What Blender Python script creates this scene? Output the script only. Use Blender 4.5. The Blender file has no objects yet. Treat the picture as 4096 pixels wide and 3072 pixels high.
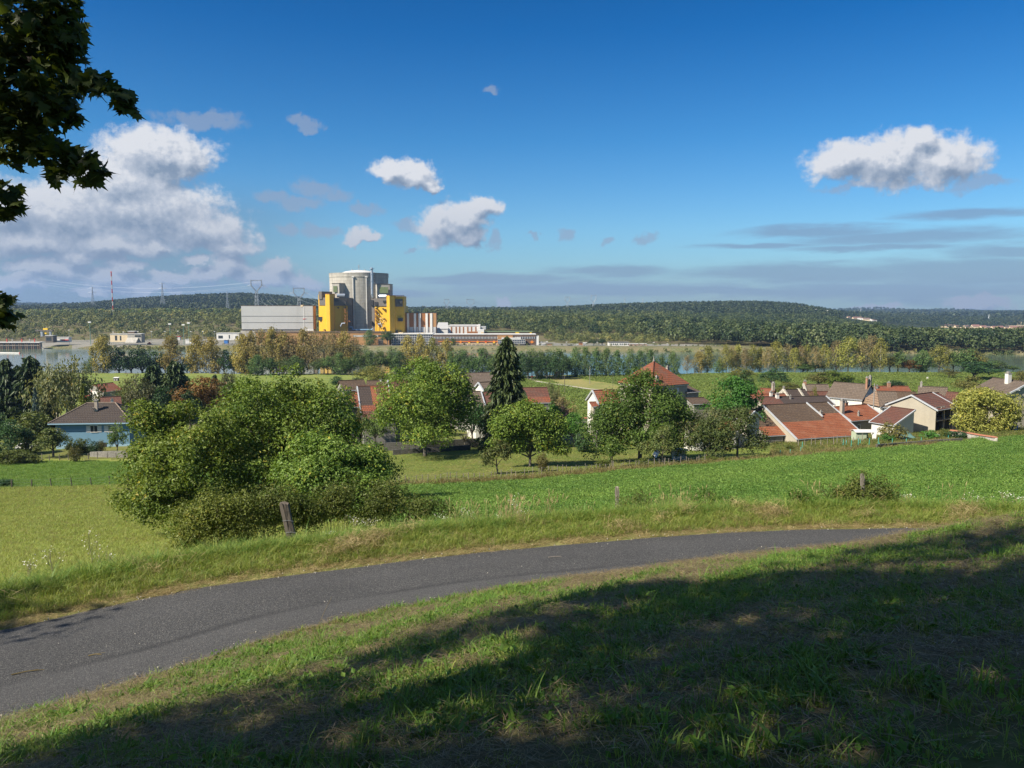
import bpy, math, random
import numpy as np
from mathutils import Vector, Matrix, Euler
R = math.radians
SC = bpy.context.scene
rng = np.random.default_rng(7)
random.seed(7)

# ------------------------------------------------------------------ camera, sky, sun, exposure
EZ = 44.0                       # eye height above the river plain
PITCH = R(5.75)
FPX = 804.0                     # focal length for a 1024 px wide picture
cam_d = bpy.data.cameras.new('camera')
cam_d.sensor_width = 36.0
cam_d.lens = FPX / 1024 * 36.0
cam_d.clip_start = 0.2
cam_d.clip_end = 30000
cam = bpy.data.objects.new('camera', cam_d)
SC.collection.objects.link(cam)
cam.location = (0, 0, EZ)
cam.rotation_euler = (R(90) - PITCH, 0, 0)
SC.camera = cam

SUN_EL = R(41)
SUN_AZ = R(-122)                # clockwise from +Y: sun stands left and a little behind the camera
sun_dir = Vector((math.sin(SUN_AZ) * math.cos(SUN_EL), math.cos(SUN_AZ) * math.cos(SUN_EL), math.sin(SUN_EL)))
sun_d = bpy.data.lights.new('sun', 'SUN')
sun_d.energy = 5.0
sun_d.angle = R(0.5)
sun_d.color = (1.0, 0.91, 0.76)
sun = bpy.data.objects.new('sun', sun_d)
SC.collection.objects.link(sun)
sun.rotation_euler = sun_dir.to_track_quat('Z', 'Y').to_euler()
SC.view_settings.view_transform = 'Standard'
SC.view_settings.look = 'None'
SC.view_settings.exposure = 0.95
SC.view_settings.gamma = 1.0
SC.render.engine = 'CYCLES'
SC.cycles.use_denoising = True
SC.cycles.max_bounces = 6
SC.cycles.transparent_max_bounces = 4
SC.cycles.volume_bounces = 0
SC.cycles.caustics_reflective = False
SC.cycles.caustics_refractive = False


def ray(px, py):
 """direction (dx/dy, 1, dz/dy) through a picture point (1024 x 768)"""
 x = (px - 512) / FPX
 y = -(py - 384) / FPX
 c, s = math.cos(PITCH), math.sin(PITCH)
 fy = c + y * s
 fz = -s + y * c
 return x / fy, fz / fy


def P(px, py, D):
 u, m = ray(px, py)
 return Vector((u * D, D, EZ + m * D))


def project(v):
 c, s = math.cos(PITCH), math.sin(PITCH)
 X, Y, Z = v[0], v[1], v[2] - EZ
 f = Y * c - Z * s
 up = Y * s + Z * c
 return 512 + X / f * FPX, 384 - up / f * FPX


class NT:
 """small helper that builds node trees"""
 def __init__(self, nt):
  self.t = nt

 def n(self, kind, ins=(), **props):
  nd = self.t.nodes.new(kind)
  for k, v in props.items():
   setattr(nd, k, v)
  for k, v in (ins.items() if isinstance(ins, dict) else enumerate(ins)):
   if v is None:
    continue
   if isinstance(v, bpy.types.NodeSocket):
    self.t.links.new(v, nd.inputs[k])
   else:
    nd.inputs[k].default_value = v
  return nd

 def m(self, op, a, b=None, c=None, clamp=False):
  return self.n('ShaderNodeMath', (a, b, c), operation=op, use_clamp=clamp).outputs[0]

 def v(self, op, a, b=None, c=None):
  nd = self.n('ShaderNodeVectorMath', (a, b, c), operation=op)
  return nd.outputs['Value'] if op in ('LENGTH', 'DOT_PRODUCT', 'DISTANCE') else nd.outputs[0]

 def mix(self, f, a, b, mode='MIX'):
  nd = self.t.nodes.new('ShaderNodeMix')
  nd.data_type = 'RGBA'
  nd.blend_type = mode
  for i, v in ((0, f), (6, a), (7, b)):
   if isinstance(v, bpy.types.NodeSocket):
    self.t.links.new(v, nd.inputs[i])
   else:
    nd.inputs[i].default_value = (*v, 1) if i > 0 and len(v) == 3 else v
  return nd.outputs[2]

 def ramp(self, fac, stops, interp='LINEAR'):
  nd = self.t.nodes.new('ShaderNodeValToRGB')
  nd.color_ramp.interpolation = interp
  e = nd.color_ramp.elements
  while len(e) < len(stops):
   e.new(0.5)
  for el, (p, c) in zip(e, stops):
   el.position = p
   el.color = (*c, 1) if not isinstance(c, (int, float)) else (c, c, c, 1)
  self.t.links.new(fac, nd.inputs[0])
  return nd.outputs[0]

 def smooth(self, x, a, b):
  nd = self.n('ShaderNodeMapRange', (x, a, b, 0.0, 1.0), interpolation_type='SMOOTHSTEP')
  return nd.outputs[0]

 def noise(self, vec, scale, detail=3.0, rough=0.5, dist=0.0, out=0):
  nd = self.n('ShaderNodeTexNoise', {'Vector': vec, 'Scale': scale, 'Detail': detail, 'Roughness': rough, 'Distortion': dist})
  return nd.outputs[out]


def azel(px, py):
 u, m = ray(px, py)
 return math.degrees(math.atan2(u, 1)), math.degrees(math.atan2(m, math.hypot(u, 1)))


def build_world():
 world = bpy.data.worlds.new('World')
 SC.world = world
 world.use_nodes = True
 t = NT(world.node_tree)
 bg = world.node_tree.nodes['Background']
 bg.inputs[1].default_value = 0.064
 world.cycles.sampling_method = 'MANUAL'
 world.cycles.sample_map_resolution = 256
 sky = t.n('ShaderNodeTexSky', sky_type='NISHITA', sun_disc=False)
 sky.sun_elevation = SUN_EL
 sky.sun_rotation = SUN_AZ
 sky.altitude = 250
 sky.air_density = 1.0
 sky.dust_density = 0.6
 sky.ozone_density = 2.5
 d = t.n('ShaderNodeTexCoord').outputs['Generated']
 sp = t.n('ShaderNodeSeparateXYZ', (d,)).outputs
 az = t.m('MULTIPLY', t.m('ARCTAN2', sp[0], sp[1]), 57.29578)
 el = t.m('MULTIPLY', t.m('ARCSINE', sp[2]), 57.29578)
 # polarised, saturated blue of this day: deep at the top of the view, pale towards the horizon
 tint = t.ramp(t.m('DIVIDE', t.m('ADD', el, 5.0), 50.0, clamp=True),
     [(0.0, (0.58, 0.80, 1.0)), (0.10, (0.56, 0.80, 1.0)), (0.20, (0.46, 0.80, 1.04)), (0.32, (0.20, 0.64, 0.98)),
     (0.46, (0.035, 0.46, 0.88)), (0.55, (0.008, 0.39, 0.80)), (0.68, (0.30, 0.54, 0.88)), (0.82, (0.95, 1.0, 1.05)), (1.0, (1.2, 1.2, 1.15))])  # unseen sky above the view brightened and neutralised to lift ambient light
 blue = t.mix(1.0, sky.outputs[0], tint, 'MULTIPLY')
 ae = t.n('ShaderNodeCombineXYZ', (az, el, 0.0)).outputs[0]

 # cumulus: ellipses in azimuth / elevation, their outline broken up by noise
 S = 0.4629
 blobs = [(335, 335, 118, 52), (262, 395, 110, 70), (395, 345, 70, 40), (290, 455, 190, 75), (120, 470, 150, 72), (20, 455, 90, 60), (430, 495, 100, 42),
    (490, 530, 70, 26), (60, 520, 130, 34), (230, 535, 130, 30),
    (335, 530, 36, 16), (115, 588, 62, 22), (235, 600, 62, 24), (375, 600, 60, 20), (500, 572, 50, 36), (452, 592, 34, 18), (600, 575, 42, 20),
    (590, 600, 66, 22), (655, 612, 40, 15), (30, 610, 70, 18), (320, 625, 90, 14),
    (850, 368, 58, 25), (895, 382, 52, 32), (925, 405, 30, 18),
    (950, 490, 56, 44), (1000, 478, 62, 46), (1040, 450, 44, 22), (1010, 508, 50, 26),
    (772, 510, 30, 20), (800, 512, 30, 14), (765, 526, 20, 12),
    (1830, 345, 84, 42), (1920, 350, 100, 55), (2030, 350, 84, 55), (1985, 305, 40, 30),
    (160, 560, 40, 16), (60, 575, 50, 18), (200, 625, 60, 12), (420, 560, 26, 14), (540, 600, 30, 16), (270, 575, 40, 14), (1090, 648, 18, 14), (2110, 655, 60, 14), (1900, 664, 50, 8)]
 wisps = [(440, 258, 100, 20), (680, 405, 60, 22), (720, 425, 40, 16), (590, 428, 46, 18), (640, 440, 70, 20), (620, 503, 30, 16), (663, 265, 36, 14),
    (1068, 517, 18, 22), (1225, 508, 20, 18), (1390, 517, 34, 14), (880, 485, 40, 20), (700, 500, 50, 18), (1318, 518, 12, 12),
    (1150, 510, 16, 5), (890, 540, 18, 6), (1070, 196, 20, 10), (790, 450, 40, 12), (1900, 405, 130, 12), (2120, 400, 60, 18)]

 def field(name, lst, warp, fb, seed, st=(1, 1, 1)):
  g = bpy.data.node_groups.new(name, 'ShaderNodeTree')
  g.interface.new_socket('Vec', in_out='INPUT', socket_type='NodeSocketVector')
  g.interface.new_socket('D', in_out='OUTPUT', socket_type='NodeSocketFloat')
  k = NT(g)
  vin = k.n('NodeGroupInput').outputs[0]
  q = k.v('MULTIPLY', k.v('ADD', vin, (seed, seed * 1.7, 0)), st)
  nz = k.noise(q, 0.55, 5.0, 0.62, out=1)
  w = k.v('MULTIPLY_ADD', nz, (warp, warp, 0), (-warp * .5, -warp * .5, 0))
  c = k.v('ADD', vin, w)
  acc = None
  for (x, y, rx, ry) in lst:
   a, e = azel(x * S, y * S)
   dg = S * 0.0713 * 1.14
   dd = k.v('LENGTH', k.v('MULTIPLY_ADD', c, (1 / (rx * dg), 1 / (ry * dg), 0), (-a / (rx * dg), -e / (ry * dg), 0)))
   acc = k.m('SUBTRACT', 1.0, dd) if acc is None else k.m('SMOOTH_MAX', acc, k.m('SUBTRACT', 1.0, dd), 0.12)
  f = k.noise(q, 0.42, 8.0, 0.58)
  f2 = k.noise(q, 1.9, 7.0, 0.62)
  acc = k.m('ADD', acc, k.m('MULTIPLY', k.m('SUBTRACT', f, 0.5), fb))
  acc = k.m('ADD', acc, k.m('MULTIPLY', k.m('SUBTRACT', f2, 0.5), fb * .75))
  k.n('NodeGroupOutput', (acc,))
  return g

 gc = field('cumulus_field', blobs, 2.2, 0.75, 3.1)
 def call(g, vec):
  nd = t.n('ShaderNodeGroup', node_tree=g)
  world.node_tree.links.new(vec, nd.inputs[0])
  return nd.outputs[0]
 d0 = call(gc, ae)
 d1 = call(gc, t.v('ADD', ae, (-0.45, 0.7, 0)))
 alpha = t.smooth(d0, -0.02, 0.42)
 lit = t.m('MULTIPLY_ADD', t.m('SUBTRACT', d0, d1), 1.2, 0.60, clamp=True)
 edge = t.m('SUBTRACT', 1.0, t.smooth(d0, 0.2, 0.9))
 lit = t.m('ADD', lit, t.m('MULTIPLY', edge, 0.22), clamp=True)
 ccol = t.ramp(lit, [(0.0, (1.5, 2.1, 3.1)), (0.32, (2.1, 2.7, 3.6)), (0.55, (3.3, 3.8, 4.6)), (0.78, (4.6, 4.95, 5.6)), (1.0, (6.3, 6.4, 6.7))])
 # lower clouds fade into the haze near the horizon
 low = t.m('SUBTRACT', 1.0, t.smooth(el, 0.5, 9.0))
 ccol = t.mix(t.m('MULTIPLY', low, 0.6), ccol, (1.7, 2.3, 3.3))
 gw = field('wisp_field', wisps, 2.6, 0.85, 11.3)
 dw = call(gw, ae)
 aw = t.m('MULTIPLY', t.smooth(dw, 0.05, 0.6), 0.62)
 # thin grey sheets low on the right and a broken deck low on the left
 s1 = t.noise(t.v('MULTIPLY', ae, (0.07, 0.42, 1)), 1.0, 6.0, 0.55, 0.3)
 bands = [(1760, 500, 190, 14), (1960, 512, 260, 20), (1640, 534, 150, 9), (1900, 540, 200, 10), (2110, 462, 150, 13), (2200, 540, 160, 18), (1080, 606, 240, 12), (1330, 590, 170, 18), (1300, 625, 420, 22),
    (1750, 590, 380, 26), (2120, 585, 330, 36), (1950, 630, 400, 22), (820, 632, 160, 14), (1560, 628, 300, 16)]
 db = call(field('band_field', bands, 1.5, 0.75, 5.7, (0.22, 1.6, 1)), ae)
 a_s = t.m('MULTIPLY', t.smooth(db, -0.05, 0.7), 0.62)
 left = t.m('SUBTRACT', 1.0, t.smooth(az, -22.0, -9.0))
 deck = t.m('MULTIPLY', t.m('MULTIPLY', left, t.m('SUBTRACT', 1.0, t.smooth(el, 4.0, 9.0))), t.m('MULTIPLY_ADD', s1, 0.9, 0.12), clamp=True)
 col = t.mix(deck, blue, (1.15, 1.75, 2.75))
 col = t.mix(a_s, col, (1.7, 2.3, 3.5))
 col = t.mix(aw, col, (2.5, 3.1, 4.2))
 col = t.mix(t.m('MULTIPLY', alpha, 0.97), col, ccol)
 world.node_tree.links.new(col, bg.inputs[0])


build_world()

# ------------------------------------------------------------------ terrain: road, banks and valley side from surveyed points
ZR = EZ - 6.5                   # road level


def at_z(px, py, z):
 u, m = ray(px, py)
 D = (z - EZ) / m
 return np.array((u * D, D))


far_px = [(0, 628), (50, 618), (100, 607), (150, 596), (200, 586.5), (250, 579), (300, 573), (380, 563), (463, 553.5), (540, 546), (620, 539), (700, 533.5), (800, 528.5), (925, 527)]
far_edge = [at_z(x, y, ZR) for x, y in far_px]
d0_ = far_edge[0] - far_edge[3]
d0_ = d0_ / np.linalg.norm(d0_)
pre = [far_edge[0] + d0_ * k + np.array((0, -0.004 * k * k)) for k in (60, 40, 24, 12, 5)]
post = [far_edge[-1] + np.array(q) for q in ((2.5, -.3), (5, -1.0), (8, -2.4), (12, -5.2), (17, -10), (24, -18), (40, -38))]
FAR = np.array(pre + far_edge + post)
RW = 3.05


def resample(pl, step):
 seg = np.linalg.norm(np.diff(pl, axis=0), axis=1)
 s = np.concatenate([[0], np.cumsum(seg)])
 t = np.arange(0, s[-1], step)
 q = np.stack([np.interp(t, s, pl[:, 0]), np.interp(t, s, pl[:, 1])], 1)
 for _ in range(6):
  q[1:-1] = .25 * q[:-2] + .5 * q[1:-1] + .25 * q[2:]
 return q


FARS = resample(FAR, 0.5)


def polydist(x, y, pl):
 x = np.asarray(x, float).ravel()
 y = np.asarray(y, float).ravel()
 out = np.empty(len(x))
 a, b = pl[:-1], pl[1:]
 ab = b - a
 L2 = (ab ** 2).sum(1)
 for i in range(0, len(x), 20000):
  p = np.stack([x[i:i + 20000], y[i:i + 20000]], 1)
  ap = p[:, None, :] - a[None]
  tt = np.clip((ap * ab[None]).sum(2) / L2[None], 0, 1)
  dv = ap - tt[..., None] * ab[None]
  d2 = (dv ** 2).sum(2)
  k = d2.argmin(1)
  r = np.arange(len(p))
  cr = ab[k, 0] * dv[r, k, 1] - ab[k, 1] * dv[r, k, 0]
  out[i:i + 20000] = np.sqrt(d2[r, k]) * np.sign(cr)
 return out


def sdist(x, y):
 """signed distance to the road's far edge, positive towards the valley"""
 return polydist(x, y, FARS)


def edist(x, y):
 """distance from the road's near edge, positive on the viewer's bank"""
 return -polydist(x, y, NEARS)


near_px = [(-60, 745), (0, 726), (50, 711), (100, 695), (150, 679), (200, 663), (250, 647), (300, 632), (350, 619), (400, 608), (450, 599), (500, 592), (560, 586), (620, 580.5), (690, 573)]
near_edge = [at_z(x, y, ZR) for x, y in near_px]
_t = np.gradient(FARS, axis=0)
_t /= np.linalg.norm(_t, axis=1)[:, None]
_off = FARS + np.stack([_t[:, 1], -_t[:, 0]], 1) * 3.25
_d = near_edge[0] - near_edge[2]
_d = _d / np.linalg.norm(_d)
NEAR = np.array([near_edge[0] + _d * k for k in (60, 40, 24, 12, 5)] + near_edge + [p for p in _off if p[0] > near_edge[-1][0] + 1.2])
NEARS = resample(NEAR, 0.5)

# picture point and distance of places on the valley side and beyond
CT = [(-250, 600, 38), (0, 566, 40), (0, 540, 62), (0, 512, 90), (0, 487, 118), (0, 462, 150), (0, 443, 178), (0, 408, 265), (0, 385, 380), (0, 373, 500),
  (-250, 487, 118), (-250, 443, 178), (-250, 385, 380), (-250, 373, 500),
  (130, 560, 40), (130, 536, 62), (130, 508, 90), (130, 485, 118), (130, 460, 150), (130, 443, 172), (130, 405, 275), (130, 385, 380), (130, 373, 500),
  (260, 545, 40), (260, 528, 60), (260, 505, 88), (260, 484, 115), (260, 458, 150), (260, 440, 180), (260, 405, 275), (260, 385, 380), (260, 374, 500),
  (390, 530, 38), (390, 512, 58), (390, 495, 84), (390, 479, 110), (390, 454, 146), (390, 440, 175), (390, 405, 275), (390, 386, 380), (390, 374, 500),
  (520, 520, 38), (520, 503, 58), (520, 486, 88), (520, 476, 106), (520, 455, 142), (520, 440, 172), (520, 405, 275), (520, 387, 380), (520, 376, 500),
  (660, 517, 38), (660, 495, 60), (660, 478, 88), (660, 467, 112), (660, 454, 142), (660, 440, 175), (660, 405, 275), (660, 387, 380), (660, 374, 500),
  (800, 515, 38), (800, 488, 62), (800, 468, 92), (800, 456, 122), (800, 447, 145), (800, 441, 170), (800, 408, 260), (800, 387, 380), (800, 372, 500),
  (920, 514, 38), (920, 485, 62), (920, 462, 92), (920, 446, 128), (920, 439, 150), (920, 431, 178), (920, 406, 265), (920, 387, 380), (920, 372, 500),
  (1060, 512, 38), (1060, 484, 62), (1060, 456, 96), (1060, 435, 140), (1060, 426, 175), (1060, 405, 265), (1060, 386, 380), (1060, 372, 500),
  (1300, 512, 38), (1300, 450, 96), (1300, 422, 175), (1300, 405, 265), (1300, 386, 380), (1300, 372, 500)]
FARC = []
for px in (-250, 0, 130, 260, 390, 520, 660, 800, 920, 1060, 1300):
 FARC += [(px, EZ - 2.0, 560), (px, EZ, 850), (px, EZ, 950)]
CT2 = [(-250, 326, 1150), (0, 327, 1150), (130, 326, 1150), (260, 327, 1150), (390, 327, 1150), (520, 328, 1150), (660, 333, 1100), (800, 338, 1100), (920, 340, 1100), (1060, 341.5, 1100), (1300, 341.5, 1100),
  (-250, 315, 1600), (0, 315.5, 1600), (130, 315, 1600), (260, 315.5, 1600), (390, 319, 1500), (520, 323, 1500), (660, 326, 1500), (800, 327, 1600), (920, 331, 1800), (1060, 332.5, 2000), (1300, 332.5, 2000),
  (-250, 312, 2000), (0, 312.5, 2000), (130, 312.5, 2000), (260, 313, 2000), (390, 316, 2000), (520, 318, 1900), (660, 319, 1900), (800, 318, 2000), (920, 326.5, 2450), (1060, 328, 2450), (1300, 328, 2450),
  (-250, 311, 2600), (0, 312, 2600), (60, 311, 2600), (130, 304, 2600), (200, 300, 2600), (250, 298.5, 2600), (300, 303, 2600), (360, 312, 2600), (440, 313.5, 2600), (520, 313.5, 2600), (570, 312, 2500), (620, 309.5, 2500), (680, 308, 2500), (740, 307, 2500), (800, 309, 2600), (860, 320, 2700), (920, 321, 3000), (1060, 322, 3100), (1300, 322, 3100),
  (-250, 309, 4200), (0, 308, 4200), (130, 308, 4200), (390, 312, 4200), (520, 312, 4200), (660, 312, 4200), (800, 314, 4200), (860, 315.5, 4200), (920, 316, 4200), (1060, 316, 4200), (1300, 316, 4200),
  (-250, 304, 7000), (0, 303.5, 7000), (60, 305.5, 7000), (130, 306, 7000), (390, 310, 7000), (450, 308, 7000), (490, 310, 7000), (530, 308, 7000), (570, 311, 7000), (660, 311, 7000), (800, 312, 7000), (850, 310, 7000), (880, 309, 7000), (915, 311.5, 7000), (950, 310.5, 7000), (985, 312.5, 7000), (1060, 311, 7000), (1300, 311, 7000)]


def ctl():
 pts = []
 for (px, py, D) in CT + CT2:
  u, m = ray(px, py)
  pts.append((u, math.log(D), m))
 for (px, dz, D) in FARC:
  u, _ = ray(px, 330)
  pts.append((u, math.log(D), -dz / D))
 return np.array(pts)


CP = ctl()
KU, KL = 1.6, 1.0


def _k(r2):
 return np.where(r2 > 1e-12, r2 * np.log(np.maximum(r2, 1e-12)), 0)


def _fit():
 n = len(CP)
 a = np.stack([CP[:, 0] * KU, CP[:, 1] * KL], 1)
 K = _k(((a[:, None] - a[None]) ** 2).sum(2)) + np.eye(n) * 2e-4
 Q = np.c_[np.ones(n), a]
 M = np.block([[K, Q], [Q.T, np.zeros((3, 3))]])
 w = np.linalg.solve(M, np.r_[CP[:, 2], np.zeros(3)])
 return a, w


RA, RWT = _fit()


def valley(x, y):
 y = np.maximum(y, 1.0)
 u = np.clip(x / y, -0.98, 0.98)
 l = np.log(np.clip(y, 30, 8000))
 out = np.empty(len(x))
 for i in range(0, len(x), 20000):
  q = np.stack([u[i:i + 20000] * KU, l[i:i + 20000] * KL], 1)
  K = _k(((q[:, None] - RA[None]) ** 2).sum(2))
  out[i:i + 20000] = K @ RWT[:len(RA)] + RWT[len(RA)] + q @ RWT[len(RA) + 1:]
 return EZ + out * np.maximum(y, 1.0)


def sstep(x, a, b):
 t = np.clip((x - a) / (b - a), 0, 1)
 return t * t * (3 - 2 * t)


def hashn(x, y, s):
 """cheap smooth noise from sines"""
 return (np.sin(x / s * 1.3 + 1.7) * np.cos(y / s * 1.1 - .6) + .6 * np.sin(x / s * 2.7 - y / s * 1.9 + .3) + .4 * np.cos(x / s * 4.1 + y / s * 5.3)) / 2


RIV_N = 512.0


def riv_far(x):
 return np.interp(x, [-900, -520, -380, -250, 0, 300, 520, 900], [835, 828, 815, 800, 785, 750, 715, 690])


def height(x, y):
 x = np.asarray(x, float).ravel()
 y = np.asarray(y, float).ravel()
 r = np.hypot(x, y)
 z = np.empty(len(x))
 # near: bank up to the viewer, road, verge with its crest
 near = r < 400
 s = np.full(len(x), 400.0)
 s[near] = sdist(x[near], y[near])
 s[~near] = np.where(y[~near] > 0, 400, -400)
 front = s > 0
 zv = EZ - 30 + np.zeros(len(x))
 vi = front & (y > 2)
 zv[vi] = valley(x[vi], y[vi])
 zv = np.where(front & (y <= 30), np.minimum(zv, ZR - 0.25 * np.maximum(s - 3, 0) - .6), zv)
 verge = ZR + 0.10 * np.clip(s, 0, 1.2) + 0.03 * hashn(x, y, 1.1) * np.clip(s, 0, 1) - 0.30 * np.clip(s - 1.9, 0, 99) ** 1.1
 w = sstep(s, 3.0, 15)
 zf = verge * (1 - w) + zv * w
 e = np.full(len(x), -400.0)  # distance up the bank from the road's near edge
 e[near] = edist(x[near], y[near])
 e[~near] = np.where(y[~near] > 0, -400, 400)
 e = np.where(front, -400, e)
 plane = EZ - 1.62 - 0.338 * (-.61 * x + .79 * y) - 0.085 * np.clip(x, 0, 8)
 shoulder = ZR + 0.02 + 0.85 * np.maximum(e, 0)
 kk = 0.5
 hmin = np.clip(.5 + .5 * (shoulder - plane) / kk, 0, 1)
 zb = shoulder * (1 - hmin) + plane * hmin - kk * hmin * (1 - hmin)
 zb = np.where(e > 0, np.maximum(zb, ZR + 0.01) + .05 * hashn(x, y, 1.7) * np.clip(e, 0, 1), ZR)
 zb = np.minimum(zb, EZ + 3 + 0 * x)
 z = np.where(front, zf, np.where(e > 0, zb, ZR - 0.05 * sstep(np.minimum(-s, -e), .15, .5)))
 z = z + np.where(front, .25 * hashn(x, y, 23) * sstep(s, 20, 60) * (y < 480), 0)
 # river bed and banks
 rf = riv_far(x)
 band = sstep(y, RIV_N - 12, RIV_N + 6) * (1 - sstep(y, rf, rf + 22))
 z = z * (1 - band) + np.minimum(z, -7.0) * band
 return z


def ground_z(x, y):
 return float(height([x], [y])[0])


def ground_at(px, py, d0=20.0, d1=6000.0):
 """where the ray through a picture point meets the ground"""
 u, m = ray(px, py)
 D = np.exp(np.linspace(math.log(d0), math.log(d1), 900))
 gap = EZ + m * D - height(u * D, D)
 k = np.argmax(gap < 0)
 if gap[k] >= 0:
  k = len(D) - 1
 if k == 0:
  return Vector((u * D[0], D[0], EZ + m * D[0]))
 f = gap[k - 1] / (gap[k - 1] - gap[k])
 d = D[k - 1] + f * (D[k] - D[k - 1])
 return Vector((u * d, d, EZ + m * d))


def on(x, y, dz=0.0):
 return Vector((x, y, ground_z(x, y) + dz))

# ------------------------------------------------------------------ mesh helpers
def link(o, parent=None):
 SC.collection.objects.link(o)
 if parent is not None:
  o.parent = parent
 return o


def tag(o, label=None, cat=None, group=None, kind=None):
 for k, v in (('label', label), ('category', cat), ('group', group), ('kind', kind)):
  if v:
   o[k] = v
 return o


def empty(name, loc, rz=0.0):
 o = bpy.data.objects.new(name, None)
 o.empty_display_size = 0.5
 o.location = loc
 o.rotation_euler = (0, 0, rz)
 return link(o)


def np_mesh(name, verts, faces, mats, attrs=None, fmat=None, smooth=False):
 """faces: list of (n,k) integer arrays"""
 me = bpy.data.meshes.new(name)
 verts = np.asarray(verts, np.float32)
 me.vertices.add(len(verts))
 me.vertices.foreach_set('co', verts.ravel())
 tot, starts, n = [], [], 0
 for f in faces:
  f = np.asarray(f, np.int32)
  if len(f) == 0:
   continue
  k = f.shape[1]
  tot.append(f.ravel())
  starts.append(n + np.arange(len(f)) * k)
  n += f.size
 me.loops.add(n)
 me.loops.foreach_set('vertex_index', np.concatenate(tot).astype(np.int32))
 st = np.concatenate(starts).astype(np.int32)
 me.polygons.add(len(st))
 me.polygons.foreach_set('loop_start', st)
 if fmat is not None:
  me.polygons.foreach_set('material_index', np.asarray(fmat, np.int32))
 me.polygons.foreach_set('use_smooth', np.full(len(st), bool(smooth)))
 for m in (mats if isinstance(mats, (list, tuple)) else [mats]):
  me.materials.append(m)
 for k, v in (attrs or {}).items():
  a = me.attributes.new(k, 'FLOAT', 'POINT')
  a.data.foreach_set('value', np.asarray(v, np.float32))
 me.update(calc_edges=True)
 me.validate()
 return me


class MB:
 """collects boxes, prisms, tubes and sheets of one part, then links them as ONE mesh object"""
 def __init__(self):
  self.v, self.f, self.mi = [], [], []

 def face(self, pts, mi=0):
  n = len(self.v)
  self.v += [tuple(p) for p in pts]
  self.f.append(tuple(range(n, n + len(pts))))
  self.mi.append(mi)
  return self

 def box(self, x0, x1, y0, y1, z0, z1, mi=0):
  c = [(x0, y0, z0), (x1, y0, z0), (x1, y1, z0), (x0, y1, z0), (x0, y0, z1), (x1, y0, z1), (x1, y1, z1), (x0, y1, z1)]
  return self.hexa(c, mi)

 def hexa(self, c, mi=0):
  n = len(self.v)
  self.v += [tuple(p) for p in c]
  for q in ((0, 3, 2, 1), (4, 5, 6, 7), (0, 1, 5, 4), (1, 2, 6, 5), (2, 3, 7, 6), (3, 0, 4, 7)):
   self.f.append(tuple(n + i for i in q))
   self.mi.append(mi)
  return self

 def slab(self, quad, t, mi=0):
  """a quad (four 3-d points, counter-clockwise from above) given thickness downwards"""
  q = [Vector(p) for p in quad]
  nn = (q[1] - q[0]).cross(q[3] - q[0]).normalized()
  lo = [p - nn * t for p in q]
  return self.hexa(lo + q, mi)

 def prism(self, poly, axis, a, b, mi=0):
  """polygon in the two other axes, extruded from a to b along axis (0,1,2)"""
  def mk(p, w):
   l = list(p)
   l.insert(axis, w)
   return tuple(l)
  n, k = len(self.v), len(poly)
  self.v += [mk(p, a) for p in poly] + [mk(p, b) for p in poly]
  self.f.append(tuple(range(n + k - 1, n - 1, -1)))
  self.f.append(tuple(range(n + k, n + 2 * k)))
  self.mi += [mi, mi]
  for i in range(k):
   j = (i + 1) % k
   self.f.append((n + i, n + j, n + k + j, n + k + i))
   self.mi.append(mi)
  return self

 def tube(self, pts, rad, sides=6, mi=0, cap=True):
  pts = [Vector(p) for p in pts]
  rad = rad if isinstance(rad, (list, tuple)) else [rad] * len(pts)
  n0 = len(self.v)
  for i, p in enumerate(pts):
   d = (pts[min(i + 1, len(pts) - 1)] - pts[max(i - 1, 0)]).normalized()
   a = d.orthogonal().normalized() if i == 0 else (a - d * a.dot(d)).normalized()
   b = d.cross(a)
   for k in range(sides):
    t = 2 * math.pi * k / sides
    self.v.append(tuple(p + (a * math.cos(t) + b * math.sin(t)) * rad[i]))
  for i in range(len(pts) - 1):
   for k in range(sides):
    k2 = (k + 1) % sides
    a_, b_ = n0 + i * sides, n0 + (i + 1) * sides
    self.f.append((a_ + k, a_ + k2, b_ + k2, b_ + k))
    self.mi.append(mi)
  if cap:
   self.f.append(tuple(n0 + k for k in range(sides - 1, -1, -1)))
   m = n0 + (len(pts) - 1) * sides
   self.f.append(tuple(m + k for k in range(sides)))
   self.mi += [mi, mi]
  return self

 def lathe(self, prof, seg=48, mi=0, cx=0, cy=0, a0=0, a1=2 * math.pi):
  n0, k = len(self.v), len(prof)
  full = abs(a1 - a0 - 2 * math.pi) < 1e-6
  ns = seg if full else seg + 1
  for i in range(ns):
   t = a0 + (a1 - a0) * i / seg
   for r, z in prof:
    self.v.append((cx + r * math.cos(t), cy + r * math.sin(t), z))
  for i in range(seg):
   i2 = (i + 1) % ns
   for j in range(k - 1):
    self.f.append((n0 + i * k + j, n0 + i2 * k + j, n0 + i2 * k + j + 1, n0 + i * k + j + 1))
    self.mi.append(mi)
  return self

 def obj(self, name, mats, parent=None, loc=None, smooth=False, bevel=0):
  me = bpy.data.meshes.new(name)
  me.from_pydata(self.v, [], self.f)
  for m in (mats if isinstance(mats, (list, tuple)) else [mats]):
   me.materials.append(m)
  me.polygons.foreach_set('material_index', np.array(self.mi, np.int32))
  if smooth:
   me.polygons.foreach_set('use_smooth', np.ones(len(self.f), bool))
  me.update()
  o = bpy.data.objects.new(name, me)
  if loc is not None:
   o.location = loc
  if bevel:
   b = o.modifiers.new('bevel', 'BEVEL')
   b.width = bevel
   b.segments = 2
  return link(o, parent)


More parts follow.
